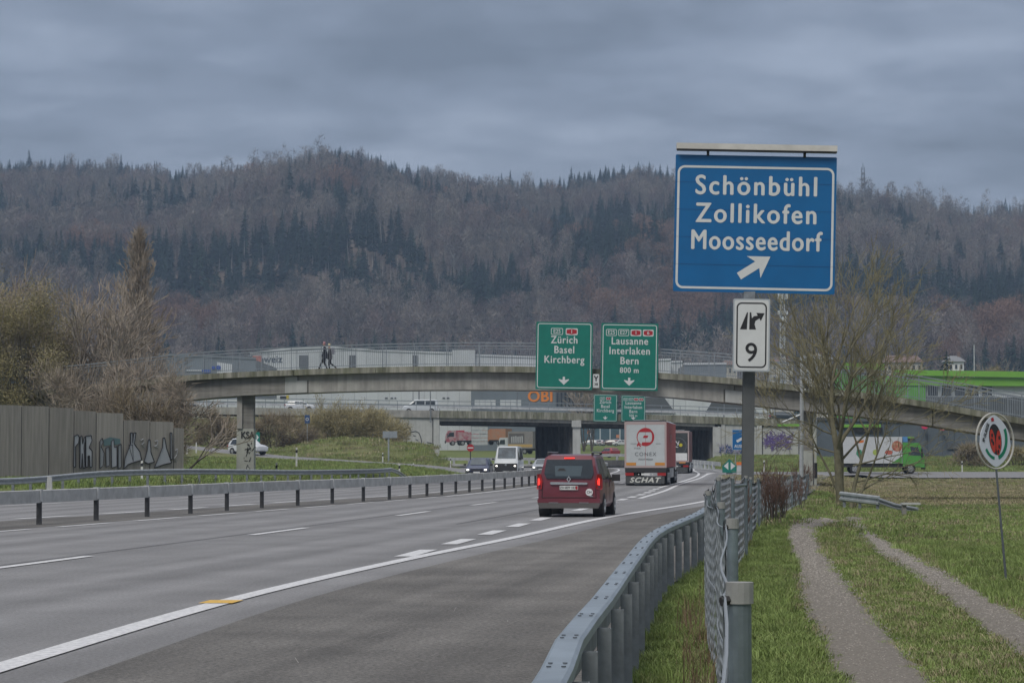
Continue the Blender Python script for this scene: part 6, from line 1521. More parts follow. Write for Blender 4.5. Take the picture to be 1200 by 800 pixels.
def wire_mesh(name, P, r, m, parent, closed=False):
    """many polylines (n, k, 3) as three-sided wires"""
    n, k, _ = P.shape; ang = np.array([0, 2.094, 4.189]); off = np.stack([np.cos(ang) * r, np.zeros(3), np.sin(ang) * r], -1); off[:, 1] = np.sin(ang * 2) * r * .5
    V = P[:, :, None, :] + off[None, None]; idx = np.arange(n * k * 3).reshape(n, k, 3)
    a = idx[:, :-1, :]; b = idx[:, 1:, :]; F = np.stack([a, np.roll(a, -1, 2), np.roll(b, -1, 2), b], -1).reshape(-1, 4)
    V = V.reshape(-1, 3) - np.array(parent['_o'])
    return npmesh(name, V, F, m, parent)
for i, (A, B) in enumerate(zip(FP[:-1], FP[1:])):
    L = (B.xy - A.xy).length; cell = .05 if A.y < 36 else (.075 if A.y < 60 else .12); rw = .0013 if A.y < 36 else (.0018 if A.y < 60 else .0030)
    nw = int(L / cell); s = (np.arange(nw) + .5) / nw
    hgt = 1.36 if A.y < 60 else 1.25
    nk = int(hgt / cell) + 1; kk = np.arange(nk)
    sag = (.05 if i < 2 else .03) * 4 * s * (1 - s)
    S = s[:, None] + ((kk[None, :] % 2) - .5) * (cell * 1.02 / L)
    X = A.x + (B.x - A.x) * S; Y = A.y + (B.y - A.y) * S
    wav = .010 * np.sin(Y * 1.7 + i) * np.sin(kk[None, :] / nk * 3.14) + .002 * np.sin(Y * 5.3 + kk[None, :] * .12 + i)
    wav = wav + .045 * np.exp(-((S - .12) / .1) ** 2) * np.sin(kk[None, :] / nk * 3.14)
    jit = np.cumsum(RNG.normal(0, .35, nw)); jit = (jit - np.linspace(jit[0], jit[-1], nw)) * cell * .8 + RNG.uniform(-.35, .35, nw) * cell
    Z = (A.z + (B.z - A.z) * S) - .04 - sag[:, None] - kk[None, :] * cell + np.clip(jit, -.07, .03)[:, None]
    Pm = np.stack([X - .036 + wav, Y, Z], -1)
    o = wire_mesh('wire_netting', Pm, rw, WIRE, fence); o['kind'] = 'stuff'
    for hh, rr_, sg in ((.035, .0042, .06), (.70, .003, .05), (1.33, .003, .02)):
        pts = [A.lerp(B, f) + Vector((-.04 + .012 * math.sin(f * 9), 0, -hh - sg * 4 * f * (1 - f))) for f in np.linspace(0, 1, 13)]
        MB().path(pts, rr_, 5).build('tension_wire', WIRE, fence)
# heavier end frame where the fence steps outwards
for d, dx in ((33.6, .0), (36, .03)):
    pass
x = float(FENCE(38)); MB().tube((x, 38, 1.36), (float(FENCE(46)) , 46, 1.28), .024, .024, 8).build('brace', FG, fence)
x = float(FENCE(62)) 
# ================================================================ grass
def tuft(seed, n, rad, h0, h1, wd, lean=.5):
    R = random.Random(seed); V = []; F = []
    for i in range(n):
        a = R.random() * 6.283; q = rad * math.sqrt(R.random()); x, y = q * math.cos(a), q * math.sin(a); h = R.uniform(h0, h1) ; b = R.random() * 6.283; w = wd * R.uniform(.6, 1.3)
        l = h * lean * R.uniform(.1, 1.0); ca, sa = math.cos(b), math.sin(b); k = len(V); c = R.random() * 6.283; wx, wy = math.cos(c) * w, math.sin(c) * w
        V += [(x - wx, y - wy, -.02), (x + wx, y + wy, -.02), (x + ca*l*.4 - wx*.7, y + sa*l*.4 - wy*.7, h*.62), (x + ca*l*.4 + wx*.7, y + sa*l*.4 + wy*.7, h*.62), (x + ca*l, y + sa*l, h * (1 - .25 * lean))]
        F += [(k, k+1, k+3), (k, k+3, k+2), (k+2, k+3, k+4)]
    return np.array(V), np.array(F)
BL1 = mat('grass_blade', (.125, .185, .045), .7, col2=(.225, .285, .10), scale=6, rnd=.35, spec=.25)
BL2 = mat('grass_blade_olive', (.155, .185, .065), .8, col2=(.25, .265, .115), scale=6, rnd=.3, spec=.2)
BL3 = mat('dry_blade', (.22, .195, .12), .9, col2=(.33, .29, .19), scale=6, rnd=.3, spec=.1)
BL4 = mat('brown_stem', (.13, .09, .06), .9, col2=(.20, .15, .10), scale=6, rnd=.3, spec=.1)
tp = {k: npmesh('grass_tuft', *v, parent=False) for k, v in {
 's': (*tuft(1, 70, .13, .03, .085, .0028, .9), BL1), 's2': (*tuft(2, 60, .13, .02, .07, .0028, 1.1), BL2), 't': (*tuft(3, 70, .11, .08, .20, .0034, .7), BL1),
 't2': (*tuft(4, 50, .10, .06, .16, .003, .9), BL2), 'd': (*tuft(5, 26, .12, .03, .14, .0026, 1.2), BL3), 'b': (*tuft(6, 22, .10, .12, .50, .003, .6), BL4),
 'F': (*tuft(7, 60, .5, .06, .20, .012, .8), BL1), 'F2': (*tuft(8, 55, .5, .05, .18, .012, .9), BL2), 'FD': (*tuft(9, 60, .5, .04, .20, .013, 1.2), BL3)}.items()}
def clear_of_path(x, y, extra=-.03):
    out = np.ones(len(x), bool); W2 = (PATHW + extra) ** 2
    for i in range(0, len(x), 4000):
        d2 = (x[i:i+4000, None] - PATHPTS[None, :, 0]) ** 2 + (y[i:i+4000, None] - PATHPTS[None, :, 1]) ** 2
        out[i:i+4000] = ~np.any(d2 < W2[None, :], axis=1)
    return out
def sow(name, keys, xf, D0, D1, dens, label, smin=.8, smax=1.25, mask=None, zs=1.0):
    """scatter tufts for distances D0..D1 between x limits given by xf(D)"""
    D = np.linspace(D0, D1, 60); a, b = xf(D); w = np.maximum(b - a, 0); n = int(np.trapz(w, D) * dens)
    c = np.cumsum(w); c = c / c[-1]; y = np.interp(RNG.random(n), c, D); a, b = xf(y); x = a + (b - a) * RNG.random(n)
    k = clear_of_path(x, y)
    if mask is not None: k &= mask(x, y)
    x, y = x[k], y[k]; z = H(x, y); n = len(x); pick = RNG.integers(0, len(keys), n)
    for j, key in enumerate(keys):
        s = pick == j; m_ = int(s.sum())
        if not m_: continue
        sc = RNG.uniform(smin, smax, m_); hn = 1 + .55 * sheet_noise(x[s], y[s], .9, 3.0)
        scatter(name, tp[key], np.stack([x[s], y[s], z[s]], -1), np.stack([np.zeros(m_), np.zeros(m_), RNG.uniform(0, 6.28, m_)], -1), np.stack([sc, sc, sc * hn * zs], -1), label, 'grass')
rightlim = lambda D: .225 * D + 1.5
sow('grass', ['t', 't', 't2', 's'], lambda D: (GRAIL(D) + .16, FENCE(D) - .22), 7, 56, 75, 'lush green grass between the near guardrail and the fence', zs=.85)
sow('grass', ['d', 'd', 't2', 't2', 'd', 't', 'b'], lambda D: (FENCE(D) - .26, FENCE(D) - .02), 7, 60, 45, 'dry brown stems along the foot of the chain-link fence')
sow('grass', ['t', 't', 't2'], lambda D: (FENCE(D) + .03, FENCE(D) + .9), 8, 60, 55, 'long grass on the path side of the fence', zs=.8)
sow('grass', ['s', 's2', 's', 's2', 's', 'd'], lambda D: (FENCE(D) + .7, rightlim(D)), 12, 34, 75, 'short grass with straw between and beside the wheel tracks', zs=.75)
sow('grass', ['s', 's2', 's', 's2', 's', 's', 'd'], lambda D: (FENCE(D) + .5, rightlim(D)), 34, 62, 30, 'short meadow grass beyond the first stretch of path', 1.0, 1.6, zs=.8)
sow('grass', ['t', 't', 't2', 'd'], lambda D: (.115 * D + 1.6, rightlim(D) + 2), 18, 60, 26, 'longer tussocky grass in the meadow right of the path', .9, 1.5, zs=.8, mask=lambda x, y: x > np.interp(y, [18, 30, 40, 60], [5.2, 5.6, 6.8, 9.5]) + .25)
sow('grass', ['F', 'F', 'F2', 'F', 'FD'], lambda D: (FENCE(D) + .3, rightlim(D) + 4), 60, 128, 4.5, 'meadow grass around the far end of the path', .5, 1.1)
sow('stubble', ['FD', 'FD', 'F2'], lambda D: (np.maximum(16, .085 * D), rightlim(D) + 6), 128, 222, 1.4, 'dry straw coloured stubble before the side road', .8, 1.4)
sow('grass', ['F', 'F2'], lambda D: (26 + 0 * D, .225 * D + 8), 262, 330, .8, 'grass bank beyond the side road', 1.2, 2.2)
sow('grass', ['F', 'F', 'F2'], lambda D: (-.235 * D, EDGE_LE(D) - .3), 108, 236, 1.6, 'green grass of the verge and slope behind the left guardrail', 1.0, 2.0, mask=lambda x, y: y < RAMP_Y(np.clip(x, -80, 0)) - 3.6)
sow('grass', ['F2', 'F2', 'FD', 'F'], lambda D: (-.235 * D, -7.0 + 0 * D), 245, 335, 1.1, 'rough olive grass on the mound and the bank', 1.2, 2.4, mask=lambda x, y: y > RAMP_Y(np.clip(x, -80, 0)) + 3.6)
# tussocks
TU = npmesh('tussock', *tuft(11, 260, .30, .12, .30, .005, .8), BL1, parent=False)
pts = [(1125, 652), (1100, 645), (1150, 660), (1180, 640), (1095, 632), (1060, 645), (1145, 618), (1110, 610), (925, 760), (900, 705), (915, 780), (880, 660)]
P_ = [field_pt(a, b) for a, b in pts]; n = len(P_)
scatter('tussocks', TU, [(p.x, p.y, p.z) for p in P_], [(0, 0, random.uniform(0, 6)) for _ in P_], [(random.uniform(.6, 1.3),) * 2 + (random.uniform(.5, .9),) for _ in P_], 'darker green tussocks scattered in the meadow', 'grass')
# pebbles on the tracks and along their edges
def pebble(seed):
    R = random.Random(seed); bm = bmesh.new(); bmesh.ops.create_icosphere(bm, subdivisions=1, radius=1)
    for v in bm.verts: v.co = Vector((v.co.x * R.uniform(.7, 1.2), v.co.y * R.uniform(.7, 1.2), v.co.z * .55)) 
    me = bpy.data.meshes.new('pebble'); bm.to_mesh(me); bm.free(); me.materials.append(mat('pebble', (.18, .165, .145), .9, col2=(.33, .31, .28), scale=2, rnd=.35)); return bpy.data.objects.new('pebble', me)
near = [i for i, q in enumerate(PATHPTS) if 12 < q[1] < 75]
n = 16000; ii = RNG.choice(near, n); ang = RNG.uniform(0, 6.28, n); q_ = RNG.random(n) ** .6 * (PATHW[ii] + .06)
x = PATHPTS[ii, 0] + np.cos(ang) * q_; y = PATHPTS[ii, 1] + np.sin(ang) * q_; s = RNG.uniform(.004, .013, n) * np.clip(y / 25, .8, 1.8)
scatter('gravel_stones', pebble(1), np.stack([x, y, H(x, y) + .034], -1), np.stack([np.zeros(n), np.zeros(n), RNG.uniform(0, 6, n)], -1), np.stack([s, s, s], -1), 'loose grey stones on the wheel tracks', 'gravel')

# ================================================================ bare trees and bushes
class Tree:
    def __init__(s, seed): s.R = random.Random(seed); s.S = [[], [], []]
    def grow(s, p, d, L, r, lv, maxlv, spread, up, kids, shrink=.62, nseg=4, wob=.16, droop=0.0):
        R = s.R; q = p; dd = d.copy(); seg = L / nseg; rr = r
        stations = []
        for i in range(nseg):
            dd = (dd + Vector((R.gauss(0, wob), R.gauss(0, wob), R.gauss(0, wob) + up * .12 - droop * .1))).normalized(); q2 = q + dd * seg; r2 = rr * (.80 if lv < maxlv else .65)
            s.S[0 if lv <= 1 else (1 if lv < maxlv - 0 else 2)].append((q, q2, rr, r2)); stations.append((q2, dd.copy(), r2)); q = q2; rr = r2
        if lv < maxlv:
            for k in range(kids[lv]):
                st = stations[min(nseg - 1, int(R.uniform(.25, 1.0) * nseg))] if k else stations[-1]
                ax = st[1].orthogonal().normalized(); ax.rotate(Matrix.Rotation(R.random() * 6.283, 3, st[1])); an = spread * R.uniform(.5, 1.2)
                nd = (st[1] * math.cos(an) + ax * math.sin(an)); nd.z += up * .25; nd.normalize()
                s.grow(st[0], nd, L * shrink * R.uniform(.7, 1.2), st[2] * .78, lv + 1, maxlv, spread, up, kids, shrink, nseg, wob, droop)
    def out(s, t, mats, names=('trunk', 'branches', 'twigs'), rmin=.008):
        for S_, m, nm, n in zip(s.S, mats, names, (6, 4, 3)):
            if not S_: continue
            A = np.array([tuple(a) for a, _, _, _ in S_]); B = np.array([tuple(b) for _, b, _, _ in S_]); ra = np.maximum(np.array([c for _, _, c, _ in S_]), rmin); rb = np.maximum(np.array([c for _, _, _, c in S_]), rmin * .7)
            d = B - A; d /= np.linalg.norm(d, axis=1)[:, None] + 1e-9; h = np.where(np.abs(d[:, 2:3]) < .9, [[0, 0, 1.]], [[1., 0, 0]]); X = np.cross(d, h); X /= np.linalg.norm(X, axis=1)[:, None]; Y = np.cross(d, X)
            an = 2 * np.pi * np.arange(n) / n; c_, s_ = np.cos(an), np.sin(an)
            ring = X[:, None] * c_[None, :, None] + Y[:, None] * s_[None, :, None]
            V = np.stack([A[:, None] + ring * ra[:, None, None], B[:, None] + ring * rb[:, None, None]], 1).reshape(-1, 3)
            i = np.arange(len(S_))[:, None] * 2 * n + np.arange(n)[None, :]; j = np.arange(len(S_))[:, None] * 2 * n + (np.arange(n)[None, :] + 1) % n
            F = np.stack([i, j, j + n, i + n], -1).reshape(-1, 4)
            o_ = npmesh(nm, V - np.array(t['_o']), F, m, t)
            if nm != 'trunk': o_['kind'] = 'stuff'
def sprays(t, C, out, n_len, wdt, m, seed, name='twig_sprays'):
    '''many thin upward and outward pointing twigs at the points C (world)'''
    r_ = np.random.default_rng(seed); n = len(C); d = out + r_.normal(size=(n, 3)) * .45 + np.array([0, 0, .55]); d /= np.linalg.norm(d, axis=1)[:, None]
    s_ = np.cross(d, r_.normal(size=(n, 3))); s_ /= np.linalg.norm(s_, axis=1)[:, None]; L = r_.uniform(.5, 1.3, n)[:, None] * n_len; w = r_.uniform(.5, 1.2, n)[:, None] * wdt
    V = np.stack([C - s_ * w, C + s_ * w, C + d * L], 1).reshape(-1, 3) - np.array(t['_o']); o = npmesh(name, V, np.arange(3 * n).reshape(-1, 3), m, t); o['kind'] = 'stuff'; return o
def dome(x, D, z, w, h, n, seed, lobes=14, base=.25, top=1.0):
    r_ = np.random.default_rng(seed); lb = []
    while len(lb) < lobes:
        a, b = r_.uniform(-.8, .8), r_.uniform(base, .82); 
        if (a ** 2 + max(0, (b - .45) / .5) ** 2) < .95: lb.append((a * w/2, r_.uniform(-.5, .5) * w/2, b * h, r_.uniform(.22, .4)))
    L = np.array(lb)[r_.integers(0, lobes, n)]; u = r_.normal(size=(n, 3)); u /= np.linalg.norm(u, axis=1)[:, None]; q = r_.uniform(.2, 1.05, n)[:, None]
    C = np.array([x, D, z]) + L[:, :3] + u * q * L[:, 3:4] * np.array([w/2, w/2, h * .55]); k = C[:, 2] > z + .1
    return C[k], u[k]
BK1 = mat('olive_bark', (.115, .105, .065), .9, col2=(.20, .185, .12), scale=2.5, bump=.4, bscale=12)
TW1 = mat('olive_twigs', (.19, .17, .09), .9, col2=(.31, .28, .155), scale=1.5)
BK2 = mat('grey_bark', (.16, .14, .12), .9, col2=(.33, .30, .26), scale=2, bump=.4, bscale=10)
TW2 = mat('grey_brown_twigs', (.23, .19, .15), .9, col2=(.40, .345, .28), scale=.8)
BK3 = mat('dark_brown_bark', (.05, .043, .036), .9, col2=(.10, .085, .07), scale=3, bump=.4, bscale=10)
TW3 = mat('brown_bush_twigs', (.16, .128, .085), .9, col2=(.29, .24, .16), scale=.7)
TW4 = mat('olive_bush_twigs', (.235, .205, .10), .9, col2=(.39, .34, .19), scale=.7)
TW5 = mat('russet_twigs', (.105, .06, .045), .9, col2=(.17, .11, .085), scale=2)
# tree at the end of the path
bx, by = at(990, 590, 116).x, 116.; bz = Hs(bx, by) - .2
t = thing('bare_tree', 'spreading leafless tree with olive twigs right of the bridge pier, several stems from one foot', 'tree', (bx, by, bz))
tr = Tree(27)
for dx, dy, dirx, h, r in ((-.15, 0, -.04, 6.0, .24), (.02, .15, .05, 5.0, .13), (.25, 0, .20, 5.0, .12), (.0, -.1, -.34, 4.0, .09), (.3, .1, .44, 4.0, .08)):
    tr.grow(Vector((bx + dx, by + dy, bz)), Vector((dirx, tr.R.uniform(-.15, .15), 1)).normalized(), h, r, 0, 4, .60, .26, [7, 5, 5, 4], .60, 4, .085)
for sgn, z0, L in ((1, 1.4, 3.2), (1, .9, 2.6), (-1, 2.8, 2.4), (1, 2.2, 3.0), (-1, 3.6, 2.6)):
    tr.grow(Vector((bx + sgn * .4, by, bz + z0)), Vector((sgn, tr.R.uniform(-.3, .3), .28)).normalized(), L, .05, 1, 4, .6, .0, [5, 5, 4, 3], .55, 4, .12, .4)
tr.out(t, (BK1, BK1, TW1), rmin=.011)
# trees behind the noise barrier
def bare(name, label, px, D, h, seed, stems, maxlv, spread, up, kids, mats, r0=.2, shrink=.6, rmin=.026, lean=0.0, zg=None, cat='tree', fan=.25, wob=.12):
    x = at(px, 400, D).x; z = (Hs(x, D) if zg is None else zg) - .2; t = thing(name, label, cat, (x, D, z)); T = Tree(seed)
    for k in range(stems):
        T.grow(Vector((x + T.R.uniform(-.1, .1) * stems * .3, D + T.R.uniform(-.3, .3), z)), Vector((T.R.gauss(lean, fan), T.R.gauss(0, fan), 1)).normalized(), h * T.R.uniform(.42, .55), r0 * T.R.uniform(.6, 1), 0, maxlv, spread, up, kids, shrink, 4, wob)
    T.out(t, mats, rmin=rmin); return t
bare('bare_tree', 'spreading leafless tree with arching limbs behind the noise barrier', 92, 168, 12.0, 31, 5, 4, .55, .32, [6, 5, 5, 3], (BK2, BK2, TW2), .22, .62, lean=.10)
bare('bare_tree', 'low tangled leafless tree right of the tall narrow one', 203, 170, 6.6, 33, 4, 4, .50, .25, [6, 5, 4, 3], (BK3, BK3, TW2), .10, .60, lean=.0, fan=.18)
bare('bare_tree', 'leafless tree with pale limbs between the leafy bush and the tall narrow tree', 128, 170, 10.0, 35, 6, 4, .60, .2, [6, 5, 5, 3], (BK2, BK2, TW2), .12, .6, lean=.15, fan=.42)
for px_, D_2, w_2, h_2, sd_, n_, m_2, lab_ in ((199, 157, 3.3, 6.9, 91, 4200, TW2, 'rounded mass of fine brown twigs in front of the left end of the footbridge'), (126, 158, 7.6, 8.0, 92, 7500, TW2, 'tangle of fine grey twigs between the leafy tree and the narrow tree'), (168, 157, 4.6, 6.6, 93, 5500, TW3, 'low brown thicket directly above the noise barrier end'), (84, 172, 6.5, 10.5, 94, 4500, TW2, 'high haze of grey twigs just right of the olive-green tree')):
    x = at(px_, 400, D_2).x; z = Hs(x, D_2); t = thing('bare_tree', lab_, 'tree', (x, D_2, z)); T = Tree(sd_)
    for k in range(8): T.grow(Vector((x + T.R.uniform(-.8, .8), D_2, z)), Vector((T.R.gauss(0, .35), T.R.gauss(0, .2), 1)).normalized(), h_2 * .45, .08, 1, 3, .55, .2, [0, 6, 5], .6, 4, .14)
    T.out(t, (BK3, BK2, m_2), rmin=.026); C, u = dome(x, D_2, z, w_2, h_2, n_, sd_, lobes=18, base=.2); sprays(t, C, u, .85, .016, m_2, sd_)
# narrow poplar
px, D, h = 158, 176, 18.2; x = at(px, 400, D).x; z = Hs(x, D) - .2
t = thing('narrow_tree', 'tall narrow leafless tree with upright twigs behind the noise barrier', 'tree', (x, D, z)); T = Tree(41)
q = Vector((x, D, z)); T.S[0].append((q, q + Vector((.1, 0, h*.5)), .30, .17)); T.S[0].append((q + Vector((.1, 0, h*.5)), q + Vector((.3, 0, h*.95)), .17, .04))
for k in range(130):
    f = T.R.uniform(.06, .93); a = T.R.random() * 6.283; L = (3.1 * (1 - f) ** .8 + .35) * T.R.uniform(.7, 1.15)
    T.grow(q + Vector((.1 + .2*f, 0, h*f*.97)), Vector((math.cos(a)*.55, math.sin(a)*.55, .85)).normalized(), L, .045, 2, 4, .42, .6, [0, 0, 5, 4], .5, 3, .12)
T.out(t, (BK3, BK2, TW2), rmin=.026)
r_ = np.random.default_rng(4); n = 5500; f = r_.uniform(.03, .99, n) ** 1.15; rad = (2.5 * (1 - f) ** .8 + .05) * r_.uniform(.1, 1, n) ** .6; a = r_.uniform(0, 6.283, n)
sprays(t, np.stack([x + .1 + .2*f + np.cos(a)*rad, D + np.sin(a)*rad, z + h*f*.97], -1), np.stack([np.cos(a)*.4, np.sin(a)*.4, 0*a + .6], -1), .75, .020, TW2, 5)
# leafy olive tree at the left edge
def leafy(name, label, px, D, h, w, seed, n, leafm_, zg=None, y0=.12, lsz=.13, cat='tree', ell_=(1, 1)):
    x = at(px, 400, D).x; z = (Hs(x, D) if zg is None else zg) - .1; t = thing(name, label, cat, (x, D, z)); T = Tree(seed); R = T.R
    for k in range(9): T.grow(Vector((x + R.uniform(-.6, .6), D, z)), Vector((R.gauss(0, .35), R.gauss(0, .3), 1)).normalized(), h * .45, .12, 0, 3, .5, .3, [5, 5, 4], .6, 4, .12)
    T.out(t, (BK3, BK2, TW2), rmin=.022)
    lob = [(R.uniform(-.62, .62) * w/2, R.uniform(-.5, .5) * w/2, R.uniform(y0 + .12, .80) * h, R.uniform(.22, .42) * w/2) for _ in range(46)]
    lob = [l for l in lob if abs(l[0]) / (w/2) < 1.02 - .75 * max(0, l[2] / h - .35)]
    r_ = np.random.default_rng(seed); L = np.array(lob)[r_.integers(0, len(lob), n)]; u = r_.normal(size=(n, 3)); u /= np.linalg.norm(u, axis=1)[:, None]; q = r_.uniform(.3, 1.12, n)[:, None]
    C = L[:, :3] + u * q * L[:, 3:4] * np.array([1, 1, 1.05]); C = C[C[:, 2] > .3]; n = len(C)
    a = r_.normal(size=(n, 3)); a /= np.linalg.norm(a, axis=1)[:, None]; b = np.cross(a, r_.normal(size=(n, 3))); b /= np.linalg.norm(b, axis=1)[:, None]; s = r_.uniform(.5, 1.3, n)[:, None] * lsz
    V = np.stack([C - a * s, C + b * s * .32, C + a * s, C - b * s * .32], 1).reshape(-1, 3); F = np.arange(4 * n).reshape(-1, 4)
    npmesh('leaves', V, F, leafm_, t); return t
LF1 = mat('olive_spring_leaves', (.175, .158, .075), .8, col2=(.34, .30, .17), scale=.8, spec=.2, detail=8)
LF2 = mat('yellowish_buds', (.19, .165, .09), .8, col2=(.28, .24, .14), scale=.6, spec=.2)
leafy('leafy_tree', 'broad olive-green tree in young leaf at the left edge of the photo', 18, 166, 14.8, 10.4, 51, 62000, LF1, lsz=.07)
leafy('leafy_tree', 'second young-leaved tree partly outside the left edge behind the noise barrier', -62, 172, 17.0, 10.0, 52, 30000, LF1, lsz=.08)
# bushes by the slip road
def bush(label, px, D, w, h, seed, stems, mats, rmin=.022, name='bush', kids=(5, 5, 4), zg=None, up=.25, leaf=None, nleaf=0):
    x = at(px, 400, D).x; z = (Hs(x, D) if zg is None else zg) - .1; t = thing(name, label, 'bush', (x, D, z)); T = Tree(seed); R = T.R
    for k in range(stems):
        f = R.uniform(-1, 1); T.grow(Vector((x + f * w * .22, D + R.uniform(-.2, .2) * w, z)), Vector((f * .75 + R.gauss(0, .15), R.gauss(0, .35), 1)).normalized(), h * R.uniform(.45, .62) * (1 - .25 * abs(f)), .05, 1, 3 + 0, .5, up, [0, *kids], .62, 4, .12)
    T.out(t, mats, rmin=rmin); 
    C, u = dome(x, D, z, w, h, int(125 * w * h), seed, base=.15); sprays(t, C, u, .75, .032, mats[2], seed)
    if nleaf:
        r_ = np.random.default_rng(seed); B = np.array([tuple(b) for _, b, _, _ in T.S[2]]) - np.array(t['_o']); C = B[r_.integers(0, len(B), nleaf)] + r_.normal(size=(nleaf, 3)) * .14; n = nleaf
        a = r_.normal(size=(n, 3)); a /= np.linalg.norm(a, axis=1)[:, None]; b = np.cross(a, r_.normal(size=(n, 3))); b /= np.linalg.norm(b, axis=1)[:, None]; s = r_.uniform(.05, .12, n)[:, None]
        npmesh('leaves', np.stack([C - a*s, C + b*s*.4, C + a*s, C - b*s*.4], 1).reshape(-1, 3), np.arange(4*n).reshape(-1, 4), leaf, t)
    return t
bush('large olive bush behind the grass mound, left of the graffiti wall', 420, 300, 11, 6.6, 61, 26, (BK3, TW4, TW4), kids=(6, 5), leaf=LF2, nleaf=9000)
bush('tall olive bush between the blue sign and the largest bush', 384, 298, 9.5, 6.8, 62, 24, (BK3, TW4, TW4), kids=(6, 5), leaf=LF2, nleaf=7000)
bush('bush with reddish top against the left end of the graffiti wall', 446, 322, 5.5, 5.0, 63, 20, (BK3, TW3, TW4), kids=(6, 5), leaf=LF2, nleaf=5000)
bush('brown leafless bush left of the bridge pier on the bank', 252, 297, 6.6, 4.8, 64, 18, (BK3, TW3, TW3), kids=(6, 5))
bush('thin leafless bush right of the first one, just left of the bridge pier', 268, 302, 4, 4.2, 65, 10, (BK3, TW3, TW3), kids=(6, 5))
bush('small dark spreading tree right of the bridge pier', 318, 285, 8, 4.9, 66, 12, (BK3, BK3, TW3), name='small_bare_tree', kids=(5, 5))
bush('low bushes between the small dark tree and the tall olive bush', 350, 290, 6, 3.8, 67, 16, (BK3, TW3, TW3), kids=(6, 5))
bush('brown leafless bush before the dark building left of the beetle sign', 1143, 276, 7.2, 2.8, 68, 22, (BK3, TW3, TW3), kids=(6, 5), rmin=.02)
bush('brown leafless bush at the right edge before the dark building', 1192, 280, 6, 2.2, 69, 16, (BK3, TW4, TW4), kids=(6, 5), rmin=.02)
# russet bushes along the fence
def hedge(label, px, D, w, h, seed, n):
    x = at(px, 400, D).x; z = Hs(x, D) - .05; t = thing('russet_bush', label, 'bush', (x, D, z)); T = Tree(seed); R = T.R
    for k in range(n): T.grow(Vector((x + R.uniform(-w/2, w/2), D + R.uniform(-.6, .6), z + R.uniform(0, .2))), Vector((R.gauss(0, .12), R.gauss(0, .2), 1)).normalized(), h * R.uniform(.35, .6), .012, 1, 3, .4, .5, [0, 4, 4], .6, 3, .12)
    T.out(t, (BK3, TW5, TW5), rmin=.0055)
hedge('dense russet bush growing through the fence right of the steel sign post', 906, 66, .55, 1.35, 71, 46)
hedge('narrow russet bush left of the steel sign post', 862, 50, .22, 1.25, 72, 18)
hedge('second dry bush beyond the russet one along the fence', 930, 92, .7, 1.1, 73, 26)
hedge('thin dry stems behind the corner posts of the fence', 856, 60, .3, 1.1, 74, 12)
hedge('dark shrub at the foot of the right bridge pier', 938, 128, 1.0, 1.4, 75, 26)
# ================================================================ buildings
PALE = mat('pale_metal_cladding', (.40, .44, .47), .5, var=.05, scale=.3, rnd=.05)
PALE2 = mat('white_cladding', (.50, .53, .55), .5, var=.05, scale=.3, rnd=.05)
BLUEG = mat('blue_grey_cladding', (.15, .18, .205), .6, var=.07, scale=.3, rnd=.05)
DARKG = mat('dark_grey_cladding', (.085, .095, .105), .6, var=.1, scale=.4, rnd=.08)
ROOFG = mat('grey_roof', (.20, .21, .22), .8, var=.1)
LIME = mat('lime_green_metal', (.16, .37, .045), .45, var=.06, scale=.2)
LIME_D = mat('green_wall', (.10, .30, .05), .5, var=.08, scale=.3)
TILE = mat('clay_roof', (.165, .115, .10), .9, var=.2, scale=1)
PLAST = mat('render_wall', (.42, .40, .36), .9, var=.06)
WINF = mat('dark_window', (.02, .026, .032), .15, spec=.8)
def ridge(px_y, D): return [(at(a, b, D).x, at(a, b, D).z) for a, b in px_y]
def hall(name, label, top, zb, D, depth, panel, m, mroof, cat='building', trim=None):
    """flat-roofed hall: cladding panels following the roofline top (px, py)"""
    P = ridge(top, D); f = curve(P) if len(P) > 2 else (lambda x: np.interp(x, [P[0][0], P[-1][0]], [P[0][1], P[-1][1]])); f = lambda x: float(np.interp(x, [a for a, _ in P], [b for _, b in P]))
    x0, x1 = P[0][0], P[-1][0]; t = thing(name, label, cat, ((x0 + x1)/2, D, zb)); n = max(1, int(round((x1 - x0) / panel))); w = (x1 - x0) / n
    for i in range(n):
        a, b = x0 + i*w + .02, x0 + (i+1)*w - .02
        MB().poly([(a, zb - 1), (b, zb - 1), (b, f(b)), (a, f(a))], (0, D - .1, 0), (1, 0, 0), (0, 0, 1), .2).build('wall_panel', m, t)
    xs = sorted(set([x0] + [a for a, _ in P] + [x1])); V = []
    for x in xs: V += [(x, D + .05, zb - 1), (x, D + .05, f(x) - .15), (x, D + depth, f(x) - .15), (x, D + depth, zb - 1)]
    MB().add(V, [(i*4 + j, i*4 + (j+1) % 4, (i+1)*4 + (j+1) % 4, (i+1)*4 + j) for i in range(len(xs)-1) for j in range(4)] + [(3, 2, 1, 0), tuple((len(xs)-1)*4 + j for j in range(4))]).build('hall_body', mroof, t)
    mb = MB(); 
    for (a, za), (b, zb_) in zip(P[:-1], P[1:]): mb.poly([(a, za - .01), (b, zb_ - .01), (b, zb_ + .35), (a, za + .35)], (0, D - .15, 0), (1, 0, 0), (0, 0, 1), .5)
    mb.build('parapet', trim or PALE2, t)
    return t, f
def winrow(t, px0, px1, py0, py1, D, n, m=WINF, fr=PALE2, gap=.25):
    a, b = at(px0, py1, D), at(px1, py0, D); w = (b.x - a.x) / n
    for i in range(n):
        o = MB().span((a.x + i*w + gap*.2, D - .20, a.z - .12), (a.x + (i+1)*w - gap*.2, D - .12, b.z + .12)).build('window', fr, t)
        MB().span((a.x + i*w + gap, D - .26, a.z), (a.x + (i+1)*w - gap, D - .205, b.z)).build('pane', m, o)
